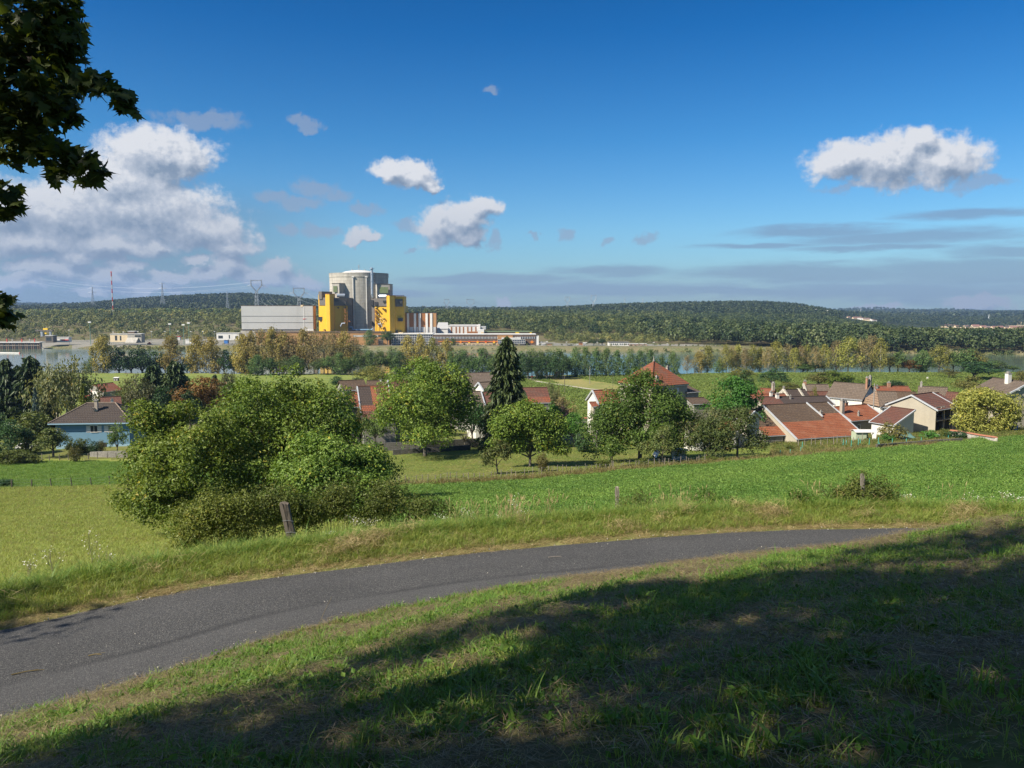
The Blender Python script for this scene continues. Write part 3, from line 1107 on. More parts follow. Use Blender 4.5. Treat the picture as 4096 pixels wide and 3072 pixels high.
def ordinal(i):
 w = ['first', 'second', 'third', 'fourth', 'fifth', 'sixth', 'seventh', 'eighth', 'ninth', 'tenth', 'eleventh', 'twelfth', 'thirteenth', 'fourteenth',
   'fifteenth', 'sixteenth', 'seventeenth', 'eighteenth', 'nineteenth', 'twentieth', 'twenty-first', 'twenty-second', 'twenty-third', 'twenty-fourth',
   'twenty-fifth', 'twenty-sixth', 'twenty-seventh', 'twenty-eighth', 'twenty-ninth', 'thirtieth', 'thirty-first', 'thirty-second']
 return w[i]


# kinds of tree, each built once at unit height and unit width, then copied and stretched ---------------
def unit_round(leaf, n=90, per=26, ls=.05, lobes=None, crad=.12, bark=None, fork=.25, r0=.03, flat=.75):
 lobes = lobes or [(0, 0, .60, .36, .36, .32), (-.22, .05, .50, .26, .26, .24), (.22, -.06, .48, .26, .28, .24), (.02, -.2, .45, .26, .26, .22), (.03, .2, .5, .26, .26, .24), (0, 0, .80, .22, .22, .18)]
 c, d = lobe_clumps(billow(lobes, 6, .5), n, .7, -.7)
 V, v = foliage(c, d, per, crad, ls, flat=flat)
 return V, v, trunk_mb(fork, r0, lobes, c, 14), leaf, bark or M_BARK


def unit_poplar(leaf, n=80, per=20, ls=.045, w=.40, bark=None, bare=.18, crad=.10):
 z = rng.uniform(bare, .97, n)
 prof = np.interp(z, [bare, .3, .5, .75, .97], [.45, .85, 1, .72, .22]) * w
 a = rng.uniform(0, 2 * math.pi, n)
 r = prof * rng.uniform(.0, 1, n) ** .6
 c = np.stack([np.cos(a) * r, np.sin(a) * r, z], 1)
 d = unit(np.stack([np.cos(a), np.sin(a), np.full(n, .5)], 1))
 V, v = foliage(c, d, per, crad, ls, flat=1.3)
 mb = MB()
 mb.tube(limb_path((0, 0, -.02), (0, 0, .9), .02, 7), [.022, .019, .016, .013, .009, .006, .003], 6)
 for k in range(14):
  q = c[rng.integers(n)]
  mb.tube([(0, 0, max(.12, q[2] - .28)), (q[0] * .6, q[1] * .6, q[2] - .1), tuple(q)], [.008, .006, .002], 4)
 return V, v, mb, leaf, bark or M_BARK_PALE


def unit_conifer(leaf, levels=26, br=9, w=.5, bare=.06, ls=.05, droop=.35, per=9, bark=None, jag=.25, power=.9):
 C, N, A = [], [], []
 mb = MB()
 mb.tube([(0, 0, -.02), (0, 0, .5), (0, 0, .99)], [.022, .012, .002], 6)
 for i in range(levels):
  z = bare + (1 - bare) * (i / levels) ** 1.0
  R0 = w * (1 - z) ** power * rng.uniform(1 - jag, 1 + jag * .4) + .02
  for k in range(br):
   a = rng.uniform(0, 2 * math.pi)
   L = R0 * rng.uniform(.7, 1.1)
   for t in np.linspace(.15, 1, per):
    for sgn in (-1, 1):
     side = sgn * L * .20 * (1 - t * .6) * rng.uniform(0, 1)
     x = math.cos(a) * L * t - math.sin(a) * side
     y = math.sin(a) * L * t + math.cos(a) * side
     C.append((x, y, z - droop * L * t ** 1.3 + (.12 * L if t > .8 else 0) + rng.normal() * .006))
     N.append((math.cos(a) * .35 + rng.normal() * .4, math.sin(a) * .35 + rng.normal() * .4, .8))
     A.append((math.cos(a), math.sin(a), -.45 + rng.normal() * .3))
 C, N, A = np.array(C), unit(np.array(N)), unit(np.array(A))
 n = len(C)
 s = ls * rng.uniform(.7, 1.3, n)
 V = cards(C, N, s * 1.3, s * .5, .1, A)
 return V, np.repeat(np.clip(rng.normal(.45, .22, n), 0, 1), 4), mb, leaf, bark or M_BARK_DARK


def unit_weeping(leaf, n=80, per=26, ls=.05, w=.5, bark=None):
 lobes = [(0, 0, .68, .30, .30, .28), (-.2, .05, .55, .28, .28, .3), (.22, 0, .52, .26, .3, .3), (0, -.15, .5, .3, .28, .3), (.05, 0, .86, .16, .16, .13)]
 c, d = lobe_clumps(lobes, n, .6, -.5)
 k = np.repeat(np.arange(n), per)
 m = len(k)
 t = rng.uniform(0, 1, m)
 off = rng.normal(size=(m, 3)) * np.array([.035, .035, .03])
 off[:, 2] -= t * .17
 off[:, :2] += d[k][:, :2] * .05
 C = c[k] + off
 C[:, 2] = np.maximum(C[:, 2], .03)
 N = unit(d[k] + rng.normal(size=(m, 3)) * .6 + (0, 0, .2))
 A = np.tile([0, 0, -1.0], (m, 1)) + rng.normal(size=(m, 3)) * .3
 s = ls * rng.uniform(.7, 1.3, m)
 V = cards(C, N, s * 1.1, s * .45, .1, A)
 v = np.clip(.45 + rng.normal(size=n)[k] * .18 + rng.normal(size=m) * .18, 0, 1)
 return V, np.repeat(v, 4), trunk_mb(.3, .02, lobes, c, 12), leaf, bark or M_BARK_PALE


def unit_bush(leaf, n=60, per=26, ls=.07, crad=.17):
 lobes = [(0, 0, .45, .38, .38, .42), (-.22, 0, .35, .26, .28, .32), (.23, .05, .36, .26, .26, .34), (0, -.18, .3, .28, .24, .3)]
 c, d = lobe_clumps(lobes, n, .6, -.9)
 c[:, 2] = np.maximum(c[:, 2], .08)
 V, v = foliage(c, d, per, crad, ls)
 V[:, 2] = np.maximum(V[:, 2], -.02)
 mb = MB()
 for q in c[:12]:
  mb.tube(limb_path((q[0] * .15, q[1] * .15, -.03), q, .1, 4), [.018, .014, .01, .004], 5)
 return V, v, mb, leaf, M_BARK


KINDS = {}


def proto(key, name, maker, *a, **k):
 """variants of one kind; the meshes are shared by all copies"""
 V, v, mb, leaf, bark = maker(*a, **k)
 me = np_mesh('crown', V, [qfaces(len(V) // 4)], LM[leaf], {'v': v})
 tm = bpy.data.meshes.new('trunk')
 tm.from_pydata(mb.v, [], mb.f)
 tm.materials.append(bark)
 tm.polygons.foreach_set('use_smooth', np.ones(len(mb.f), bool))
 KINDS.setdefault(key, []).append((name, me, tm))


def grow(key, loc, h, w, label, cat='tree', group=None, rz=None, var=None, wy=None):
 lst = KINDS[key]
 name, me, tm = lst[var if var is not None else random.randrange(len(lst))]
 root = empty(name, loc, random.uniform(0, 6.28) if rz is None else rz)
 root.scale = (w, wy or w, h)
 bush = name.endswith(('bush', 'shrub', 'hedge'))
 link(bpy.data.objects.new('foliage' if bush else 'crown', me), root)
 link(bpy.data.objects.new('stem' if bush else 'trunk', tm), root)
 tag(root, label, cat, group)
 return root


def grow_px(key, px, top, base, wpx, label, D=None, **kw):
 """a tree whose foot, tip and spread were measured on the picture"""
 if D is None:
  p = ground_at(px, base)
  D = p.y
 u, m = ray(px, base)
 p = on(u * D, D)
 u2, m2 = ray(px, top)
 h = (EZ + m2 * D) - p.z
 return grow(key, p, h, wpx / FPX * D * {'gold': 1.6, 'goldgreen': 1.75, 'brown': 1.75, 'green': 1.75, 'spruce': 1.7, 'conifer': 1.6, 'birch': 1.6, 'copper': 1.5, 'dark': 1.5}.get(key, 1.32), label, **kw)


for i in range(3):
 proto('gold', 'golden_poplar', unit_poplar, 'gold', 130, 26, .050, .46, None, .12)
for i in range(2):
 proto('goldgreen', 'yellowing_poplar', unit_poplar, 'goldgreen', 110, 24, .046, .46, None, .20)
for i in range(2):
 proto('brown', 'withering_poplar', unit_poplar, 'brown', 100, 20, .040, .46, None, .20, .09)
for i in range(3):
 proto('green', 'green_poplar', unit_poplar, 'green', 130, 26, .050, .46, None, .06)
for i in range(3):
 proto('dark', 'broadleaf_tree', unit_round, 'dark', 80, 24, .06)
for i in range(2):
 proto('greenround', 'broadleaf_tree', unit_round, 'green', 80, 24, .06)
 proto('olive', 'broadleaf_tree', unit_round, 'olive', 90, 26, .05)
 proto('goldround', 'broadleaf_tree', unit_round, 'goldgreen', 90, 28, .05)
proto('bright', 'broadleaf_tree', unit_round, 'bright', 150, 40, .04, crad=.10)
proto('copper', 'copper_beech', unit_round, 'copper', 130, 34, .045)
proto('willow', 'silver_willow', unit_round, 'willow', 80, 24, .06)
proto('spruce', 'spruce_tree', unit_conifer, 'spruce', 40, 15, .5, .05, .062, .40, 13, None, .3, .62)
for i in range(2):
 proto('conifer', 'conifer_tree', unit_conifer, 'conifer', 26, 11, .55, .06, .10, .2, 9, None, .35, .55)
proto('thuja', 'conifer_tree', unit_conifer, 'thuja', 20, 9, .5, .0, .075, .1, 8, None, .3, .75)
proto('bluespruce', 'blue_spruce', unit_conifer, 'blue', 18, 8, .55, .0, .09, .15, 7, None, .2, .7)
for i in range(2):
 proto('birch', 'birch_tree', unit_weeping, 'birch', 110, 30, .045)
for i in range(2):
 proto('bush', 'garden_bush', unit_bush, 'bramble', 60, 26, .08)
 proto('darkbush', 'garden_bush', unit_bush, 'dark', 60, 26, .08)
proto('purplebush', 'purple_bush', unit_bush, 'purple', 60, 26, .08)
proto('drybush', 'garden_bush', unit_bush, 'olive', 60, 24, .07)


def river_trees():
 # golden poplars by the water, left part
 g = 'golden poplars along the near river bank'
 L = [(103.6, 337, 369, 19), (172, 337, 366.5, 17), (197, 337, 370, 18), (212, 339, 370, 18)]
 words = ['lone golden poplar at the left end of the near river bank', 'golden poplar standing between two clumps of dark bank trees', 'left of the paired golden poplars before the grey hall', 'right of the paired golden poplars before the grey hall']
 for (px, t, b, w), s in zip(L, words):
  grow_px('gold', px, t, b, w, s, D=506, group=g)
 L = [(243, 336), (252, 333), (262, 331), (273, 329), (284, 333), (294, 335), (304, 331), (314, 332), (324, 334), (334, 331), (345, 333), (354, 337)]
 for i, (px, t) in enumerate(L):
  grow_px(['gold', 'gold', 'brown'][i % 3] if i not in (7, 9) else 'brown', px, t, 370, 17, f'{ordinal(i)} from the left of the thick golden poplar stand before the grey hall', D=503, group=g)
 for i, (px, t) in enumerate([(408, 338), (421, 337), (432, 340), (446, 341)]):
  grow_px('gold' if i != 2 else 'goldgreen', px, t, 369, 15, f'{ordinal(i)} from the left of four golden poplars before the glass office', D=505, group=g)
 # round dark trees left
 for i, (px, t, w) in enumerate([(119, 350, 22), (131, 351, 18), (142, 350, 22), (156, 352, 22), (165, 354, 14)]):
  grow_px('dark', px, t, 368, w, f'{ordinal(i)} from the left of the round dark trees between two golden poplars', D=510, group='dark round trees on the near river bank')
 for i, (px, t, w) in enumerate([(91, 358, 11), (187, 357, 14), (224, 351, 20), (234, 354, 14), (246, 353, 16)]):
  grow_px('green' if i in (0, 4) else 'dark', px, t, 370, w, ['small green tree left of the lone golden poplar', 'low dark tree beside the paired golden poplars', 'broad dark tree right of the paired golden poplars', 'narrow dark tree at the foot of the golden stand', 'green tree at the left foot of the golden stand'][i], D=508, group='dark round trees on the near river bank')
 # green trees in front of the golden stand and on to the right
 g2 = 'green bank trees before the power plant'
 xs = [(258, 356), (270, 358), (286, 356), (296, 357), (318, 358), (328, 356), (340, 354), (350, 356), (361, 349), (370, 352), (380, 351), (391, 349), (400, 353)]
 for i, (px, t) in enumerate(xs):
  grow_px('greenround' if i % 3 else 'green', px, t, 372, 15, f'{ordinal(i)} from the left of the green trees at the foot of the golden stand', D=492, group=g2)
 xs = [455, 464, 473, 482, 491, 500, 512, 522, 532, 541, 550, 559, 567]
 for i, px in enumerate(xs):
  grow_px('green' if i % 2 else 'greenround', px, 349 + (i * 7 % 5) * 1.2, 375, 15, f'{ordinal(i)} from the left of the dense green hedge of trees behind the spruce', D=482, group='dense green trees behind the spruce')
 for i, px in enumerate([528, 537, 547, 556, 563]):
  grow_px('dark', px, 358, 376, 13, f'{ordinal(i)} from the left of the dark low trees below the dense green row', D=470, group='dark low trees by the river')
 g3 = 'evenly spaced green poplars on the near river bank'
 for i, (px, t) in enumerate([(575, 349), (585, 349), (596, 351), (606, 350), (617, 352), (629, 351), (640, 352), (651, 351), (662, 355), (673, 353)]):
  grow_px('green', px, t, 374.5, 11.5 if i < 8 else 10, f'{ordinal(i)} from the left of the evenly spaced green poplars by the river', D=486, group=g3)
 # right part: yellowing row
 g4 = 'yellowing poplars in the row behind the village'
 L = [(687, 356, 372, 9, 'brown'), (699, 352, 372.5, 11, 'gold'), (707, 346, 372.5, 11, 'goldgreen'), (726, 346, 373, 11, 'goldgreen'), (732, 347, 373, 9, 'brown'), (738, 345, 373, 11, 'goldgreen'), (745, 348, 374, 10, 'brown'),
   (752, 346, 374, 11, 'goldgreen'), (760, 347, 374, 10, 'goldgreen'), (768, 347, 372, 10, 'brown'), (775, 342, 373, 14, 'goldgreen'), (787, 345, 373.5, 12, 'brown'), (795, 348, 372, 10, 'goldgreen'), (801, 346, 372, 10, 'brown'), (807, 345, 372, 10, 'goldgreen'),
   (815, 347, 372, 11, 'brown'), (824, 346, 372.5, 12, 'goldgreen'), (836, 342, 372, 15, 'brown'), (848, 339, 371.5, 19, 'goldgreen'), (862, 339, 372, 16, 'brown'), (871, 337, 372.5, 16, 'brown'), (880, 340, 372, 13, 'goldgreen')]
 for i, (px, t, b, w, k) in enumerate(L):
  grow_px(k, px, t, b, w, f'{ordinal(i)} from the left of the yellowing poplars in the row behind the village', D=500 + (i % 3) * 4, group=g4)
 g5 = 'mixed trees on the river bank behind the right end of the village'
 L = [(719, 361, 374, 9, 'green', 'small dark green tree in the first gap of the yellowing row'), (803, 364, 375, 20, 'greenround', 'wide green bush tree below the yellowing row'), (815, 363, 375, 14, 'dark', 'dark bush tree below the yellowing row'),
   (889, 357, 373, 18, 'olive', 'olive tree right after the end of the yellowing row'), (898, 352, 373, 16, 'greenround', 'green tree with a narrow crown right of the olive tree'), (909, 360, 373, 15, 'copper', 'reddish round tree among the green bank trees'), (921, 358, 372, 17, 'dark', 'dark tree right of the reddish round tree'),
   (921, 351, 371, 14, 'green', 'pale green tree behind the reddish round tree'), (939, 346, 371, 18, 'goldgreen', 'tall yellow green tree on the bank with bare lower stems'), (953, 352, 372, 18, 'greenround', 'green tree right of the tall yellow green one'), (964, 347, 372, 20, 'greenround', 'tall green tree with brown tip on the bank'),
   (975, 350, 372, 20, 'olive', 'olive topped tree behind the big dark oak'), (985, 358, 373, 16, 'greenround', 'green tree close to the strip of open water'), (996, 361, 373, 16, 'green', 'last green tree left of the open water'), (1013, 365, 373, 11, 'greenround', 'round bush tree standing before the open water')]
 for (px, t, b, w, k, s) in L:
  grow_px(k, px, t, b, w, s, D=500, group=g5)
 L = [(949, 369, 378, 16, 'olive', 'olive bush at the edge of the plain left of the dark oak'), (974, 362, 379.5, 33, 'dark', 'big dark oak standing free on the plain'), (740, 367, 381, 21, 'goldround', 'small golden tree on the plain behind the dark maple'), (772, 369, 388, 23, 'dark', 'dark ivy covered tree on the plain behind the chimney'),
   (788, 383, 397, 24, 'olive', 'low olive tree beside the wooden pole'), (818, 372, 388, 26, 'olive', 'left of three merged walnut trees behind the white house'), (834, 370, 388, 28, 'walnut3', 'middle of three merged walnut trees behind the white house'), (848, 375, 388, 18, 'walnut3', 'right of three merged walnut trees behind the white house'),
   (859, 380, 388, 10, 'dark', 'small dark bush tree beside the merged walnuts'), (896, 379, 389, 18, 'darkbush', 'dark bush on the plain behind the red roof'), (968, 377, 397, 32, 'olive', 'dark olive tree behind the golden walnut'), (982, 386, 398, 18, 'greenround', 'low green tree behind the golden walnut'),
   (1002, 381, 392, 16, 'olive', 'olive bush behind the grey roofed house'), (1020, 372, 393, 26, 'olive', 'olive tree at the right edge behind the pale house'), (375, 366, 386, 34, 'goldround', 'golden green walnut behind the patchy red roof'), (357, 376, 386, 12, 'darkbush', 'small dark bush left of the golden green walnut'), (337, 375, 385, 12, 'darkbush', 'small dark bush on the plain behind the big walnuts')]
 for (px, t, b, w, k, s) in L:
  grow_px(k, px, t, b, w, s, group='trees on the river plain')


for i in range(2):
 proto('walnut3', 'walnut_tree', unit_round, 'walnut', 120, 34, .045)
river_trees()


def left_trees():
 L = [('conifer', 8, 360, 414, 26, 205, 'dark conifer at the left edge behind the garden'), ('conifer', 33, 357, 414, 30, 205, 'tall dark pine left of the big weeping birch'), ('conifer', 20, 366, 412, 18, 215, 'dark conifer between the edge conifer and the tall pine'), ('birch', 67, 353, 412, 47, 200, 'big brownish weeping birch behind the blue house'), ('birch', 57, 362, 412, 24, 203, 'lower weeping birch leaning on the big one'),
   ('thuja', 84.5, 383, 407, 17, 190, 'bright yellow green conifer behind the blue house roof'), ('bluespruce', 36, 387, 412, 9, 192, 'slim blue spruce before the dark pine'), ('bush', 30, 408, 424, 36, 180, 'spreading pale green garden tree with flat crown'), ('dark', 11, 421, 446, 29, 158, 'round dark tree in the corner of the garden'), ('apple2', 53, 429, 449, 29, 155, 'bushy fruit tree in front of the blue wall corner'),
   ('birch', 136, 374, 412, 33, 215, 'pale weeping birch beside the farm shed'), ('conifer', 155, 366, 411, 26, 225, 'dark pine right of the pale weeping birch'), ('conifer', 177, 362, 411, 27, 222, 'tall green pine left of the copper beech'), ('copper', 204, 378, 416, 41, 212, 'rust coloured copper beech'), ('birch', 229, 369, 404, 20, 240, 'slim weeping birch right of the copper beech'),
   ('conifer', 215, 375, 388, 9, 300, 'small spruce top showing behind the copper beech'), ('dark', 190, 392, 418, 24, 205, 'dark shade tree below the copper beech'), ('dark', 165, 388, 416, 22, 212, 'dark low tree below the two pines'), ('conifer', 45, 372, 414, 18, 208, 'shaded conifer at the foot of the big weeping birch'),
   ('olive', 100, 396, 408, 16, 195, 'low olive bush between conifer and brown roof'), ('greenround', 124, 390, 402, 14, 230, 'small pale tree left of the weeping birch by the shed'), ('darkbush', -2, 410, 424, 22, 185, 'clipped dark hedge bush at the left edge')]
 for (k, px, t, b, w, D, s) in L:
  grow_px(k, px, t, b, w, s, D=D, group='trees around the blue house', cat='tree')
 L = [('bush', 74, 437, 444.5, 13, 160, 'left of the shrubs under the blue wall'), ('bush', 84, 436, 444, 13, 160, 'middle of the shrubs under the blue wall'), ('darkbush', 94, 439, 445, 10, 158, 'dark right one of the shrubs under the blue wall'), ('drybush', 100, 438, 443, 8, 160, 'small bush at the cellar door of the blue house'),
   ('drybush', 75, 444, 454, 10, 149, 'lone brownish bush in the lawn before the blue house'), ('greenround', 117, 426, 442, 15, 158, 'leafy young tree at the right end of the blue wall'), ('bush', 32, 432, 441, 20, 160, 'green garden bush left of the fruit tree'), ('darkbush', 5, 441, 455, 22, 150, 'dark bush in the hedge at the left edge'),
   ('bush', 14, 448, 461, 26, 148, 'overgrown hedge bush right of the dark corner bush'), ('bush', 26, 450, 461, 20, 147, 'overgrown hedge bush beside the first garden fence posts'), ('bush', -6, 450, 462, 22, 148, 'overgrown hedge bush cut by the left edge'), ('darkbush', 3, 478, 488, 18, 119, 'low bramble bush at the left end of the meadow fence')]
 for (k, px, t, b, w, D, s) in L:
  grow_px(k, px, t, b, w, s, D=D, group='shrubs in the garden of the blue house', cat='bush')


proto('apple2', 'fruit_tree', unit_round, 'apple', 120, 30, .05)
left_trees()


def orchard_tree(name, px, base, label, lobes_px, D, leaf, fork_px, r0, nclump, per, crad, ls, cat='tree', group=None, twigs=30, bark=None, lean=0.0, trunk=True):
 """a near tree grown on its own: lobes given as (px, py, half-width px, half-height px, depth offset m)"""
 u, m = ray(px, base)
 p = on(u * D, D)
 root = empty(name, p)
 lobes = []
 for (lx, ly, rx, ry, dy) in lobes_px:
  q = P(lx, ly, D + dy) - p
  k = (D + dy) / FPX
  lobes.append((q.x, q.y, q.z, rx * k, rx * k * .95, ry * k))
 c, d = lobe_clumps(billow(lobes), nclump, .72, -.8)
 lo = .35
 c[:, 2] = np.maximum(c[:, 2], lo)
 V, v = foliage(c, d, per, crad, ls, flat=.8, tone=.34)
 V[:, 2] = np.maximum(V[:, 2], .05)
 fork = (base - fork_px) / FPX * D
 mb = trunk_mb(fork, r0, lobes, c, twigs, (lean, 0)) if trunk else None
 plant_parts(root, V, v, LM[leaf], mb, bark or M_BARK)
 tag(root, label, cat, group)
 return root


def orchard():
 g = 'walnut trees of the orchard'
 big = 'big walnut trees in the meadow'
 # the great walnuts left of centre
 orchard_tree('walnut_tree', 285, 548, 'tallest dome-shaped walnut of the big clump in the meadow',
     [(283, 425, 46, 44, 3), (262, 440, 50, 52, 2), (310, 450, 42, 50, 2), (290, 398, 34, 28, 4), (240, 470, 40, 44, 0), (330, 480, 34, 40, 2), (285, 480, 60, 50, -1), (255, 405, 28, 24, 3), (318, 412, 26, 26, 3), (334, 425, 24, 40, 4), (345, 455, 18, 34, 3), (225, 440, 20, 30, 2)], 68, 'walnut', 520, .38, 520, 95, 1.15, .26, group=big, twigs=60)
 orchard_tree('walnut_tree', 336, 545, 'lower walnut spreading on the right of the big clump',
     [(335, 470, 40, 36, -2), (365, 490, 30, 34, -2), (345, 505, 42, 32, -5), (310, 500, 38, 32, -6), (372, 470, 22, 22, -1), (375, 515, 20, 24, -3), (290, 520, 34, 24, -7)], 61, 'walnut2', 525, .30, 380, 95, 1.0, .24, group=big, twigs=50)
 orchard_tree('walnut_tree', 180, 545, 'walnut hanging low on the left of the big clump',
     [(175, 450, 34, 36, 0), (150, 485, 30, 30, -1), (190, 480, 40, 40, -3), (140, 508, 18, 14, -2), (165, 510, 34, 20, -4), (205, 515, 36, 24, -5), (150, 432, 20, 24, 1), (175, 425, 22, 20, 1), (215, 455, 30, 34, 0)], 63, 'walnut', 520, .28, 360, 95, 1.0, .24, group=big, twigs=50)
 # orchard walnuts
 orchard_tree('walnut_tree', 425, 449, 'broad round walnut with thick pale trunk before the dark stone wall',
     [(420, 400, 42, 32, 0), (450, 396, 22, 26, 0), (400, 420, 30, 24, -2), (446, 415, 26, 30, 0), (440, 385, 22, 20, 1), (414, 378, 22, 16, 1), (385, 424, 16, 18, -1), (425, 430, 40, 16, -3), (458, 425, 14, 20, 0)], 141, 'walnut', 438, .34, 520, 60, 1.6, .42, group=g)
 orchard_tree('walnut_tree', 530, 462, 'medium walnut on the lawn casting a long shadow to the right',
     [(526, 428, 28, 20, 0), (510, 436, 20, 18, -1), (546, 436, 18, 20, 0), (528, 414, 18, 10, 0), (506, 448, 14, 12, -1), (552, 450, 12, 10, -1)], 121, 'walnut', 452, .22, 320, 55, 1.2, .36, group=g)
 orchard_tree('walnut_tree', 640, 462, 'large spreading walnut before the house with the pointed orange roof',
     [(640, 415, 36, 24, 0), (620, 430, 30, 22, -2), (668, 420, 22, 22, 0), (640, 388, 16, 16, 1), (655, 438, 30, 16, -3), (606, 445, 20, 12, -2), (628, 398, 16, 16, 1), (680, 408, 12, 14, 1), (662, 398, 10, 14, 1), (675, 440, 14, 14, -2)], 128, 'walnut2', 448, .32, 520, 58, 1.45, .38, group=g)
 orchard_tree('fruit_tree', 498, 478, 'small dark fruit tree leaning left at the fence',
     [(497, 458, 12, 9, 0), (488, 460, 8, 8, 0), (506, 456, 8, 10, 0), (497, 448, 8, 6, 0)], 110, 'apple', 470, .11, 80, 46, .6, .26, group='fruit trees along the field fence', cat='tree', lean=-.2)
 orchard_tree('fruit_tree', 612, 466, 'small gnarled fruit tree below the spreading walnut',
     [(608, 450, 9, 7, 0), (617, 452, 8, 7, 0), (611, 444, 7, 5, 0)], 117, 'walnut2', 459, .09, 46, 40, .55, .26, group='fruit trees along the field fence', cat='tree')
 orchard_tree('fruit_tree', 664, 465, 'leaning fruit tree with bare lower limb by the white shed',
     [(655, 445, 14, 10, 0), (664, 436, 12, 10, 1), (650, 450, 9, 7, 0), (668, 448, 8, 8, 0)], 118, 'apple', 456, .12, 76, 40, .65, .28, group='fruit trees along the field fence', cat='tree', lean=-.3)
 orchard_tree('fruit_tree', 737, 462, 'dense dark fruit tree at the corner of the barn',
     [(733, 432, 22, 18, 0), (712, 438, 18, 16, 0), (752, 440, 12, 14, 0), (738, 418, 14, 10, 1), (722, 450, 22, 8, -1), (700, 444, 10, 10, -1)], 122, 'apple', 450, .18, 320, 50, .95, .30, group='fruit trees along the field fence', cat='tree')
 orchard_tree('fruit_tree', 716, 460, 'brownish thin fruit tree left of the dense dark one',
     [(706, 428, 14, 14, 2), (716, 420, 12, 10, 2), (700, 440, 12, 10, 1)], 127, 'birch', 448, .12, 100, 36, .8, .28, group='fruit trees along the field fence', cat='tree')
 orchard_tree('walnut_tree', 984, 437, 'golden round walnut at the right edge before the pale house',
     [(985, 412, 26, 18, 0), (1000, 418, 18, 16, 0), (968, 416, 14, 14, 0), (986, 400, 18, 8, 0), (965, 426, 12, 8, -1), (990, 430, 24, 6, -1), (1008, 424, 10, 10, 0)], 160, 'goldgreen', 430, .26, 360, 50, 1.5, .42, group=g)
 L = [('bright', 733, 378, 428, 46, 175, 'dense fresh green maple left of the barn roofs', 'tree'), ('spruce', 507, 337, 426, 40, 152, 'tall dark spruce towering over the centre', 'tree'),
   ('darkbush', 545, 410, 428, 14, 165, 'dark bush at the foot of the red tiled house', 'bush'), ('bright', 556, 408, 432, 26, 158, 'fresh green plane tree above the low garden wall', 'tree'), ('bright', 574, 414, 436, 28, 156, 'bright leafy tree right of the plane tree', 'tree'), ('brown2', 565, 396, 420, 24, 182, 'brownish thinning tree behind the purple bush', 'tree'),
   ('purplebush', 563, 398, 411, 12, 178, 'low purple leaved bush behind the garden wall trees', 'bush'), ('brightbush', 553, 395, 410, 12, 180, 'light green round bush beside the purple one', 'bush'), ('birch', 549, 380, 402, 12, 205, 'thin pale willow behind the red tiled house', 'tree'), ('birch', 556, 384, 404, 10, 205, 'second thin pale willow behind the red tiled house', 'tree'),
   ('drybush', 532, 382, 388, 10, 235, 'small olive bush before the mown field', 'bush'), ('dark', 472, 398, 426, 24, 160, 'dark tree in the gap right of the broad round walnut', 'tree'), ('greenround', 375, 410, 438, 22, 158, 'bluish green tree left behind the broad round walnut', 'tree'), ('olive', 362, 408, 436, 14, 160, 'thin tree before the patchy red roof', 'tree'), ('dark', 347, 392, 436, 16, 161, 'dark tree between the big walnuts and the orange lean-to', 'tree'), ('greenround', 336, 384, 430, 22, 168, 'green tree behind the tallest dome-shaped walnut', 'tree'), ('dark', 480, 405, 434, 16, 163, 'dark tree at the left foot of the spruce', 'tree'), ('greenround', 597, 408, 440, 16, 150, 'green tree before the little white gable', 'tree'),
   ('birch', 690, 408, 440, 22, 150, 'thin brownish tree before the grey side wall', 'tree'), ('darkbush', 584, 426, 441, 16, 146, 'dark hedge bush at the garden wall', 'bush'), ('dark', 742, 372, 392, 20, 240, 'dark conifer like tree behind the fresh green maple', 'tree'), ('olive', 814, 388, 397, 9, 205, 'small olive bush before the white barn', 'bush'),
   ('bush', 602, 459, 470, 14, 116, 'round bush on the field fence', 'bush'), ('bush', 642, 457, 471, 14, 113, 'nettle bush below the spreading walnut', 'bush'), ('bush', 709, 456, 469, 18, 117, 'leafy bush at the foot of the thin fruit tree', 'bush'), ('bush', 722, 458, 467, 18, 118, 'wide green bush before the dense dark fruit tree', 'bush'), ('drybush', 542, 450, 467, 12, 113, 'slender willow bush right of the medium walnut trunk', 'bush'),
   ('drybush', 892, 419, 438, 22, 150, 'large garden shrub before the lean-to roof', 'bush'), ('brightbush', 930, 428, 441, 14, 148, 'leafy sapling before the open barn', 'bush'), ('bush', 945, 427, 441, 10, 150, 'slender bush right of the open barn', 'bush'), ('darkbush', 960, 430, 444, 22, 143, 'dark bush at the end of the low stone wall', 'bush'), ('brightbush', 885, 431, 446, 8, 147, 'bright bean plants by the low stone wall', 'bush'),
   ('brightbush', 892, 434, 445, 6, 147, 'smaller bright bean plants by the low stone wall', 'bush'), ('bush', 790, 444, 455, 9, 135, 'weedy bush on the fallow strip', 'bush'), ('bush', 990, 434, 443, 16, 150, 'green bush under the golden walnut', 'bush'), ('bush', 1012, 432, 441, 20, 150, 'hedge bush at the right edge of the field', 'bush')]
 for (k, px, t, b, w, D, s, cat) in L:
  grow_px(k, px, t, b, w, s, D=D, cat=cat, group='village trees' if cat == 'tree' else 'bushes by the village gardens')


proto('brown2', 'broadleaf_tree', unit_round, 'brown', 90, 24, .045)
proto('brightbush', 'garden_bush', unit_bush, 'bright', 60, 26, .08)
orchard()

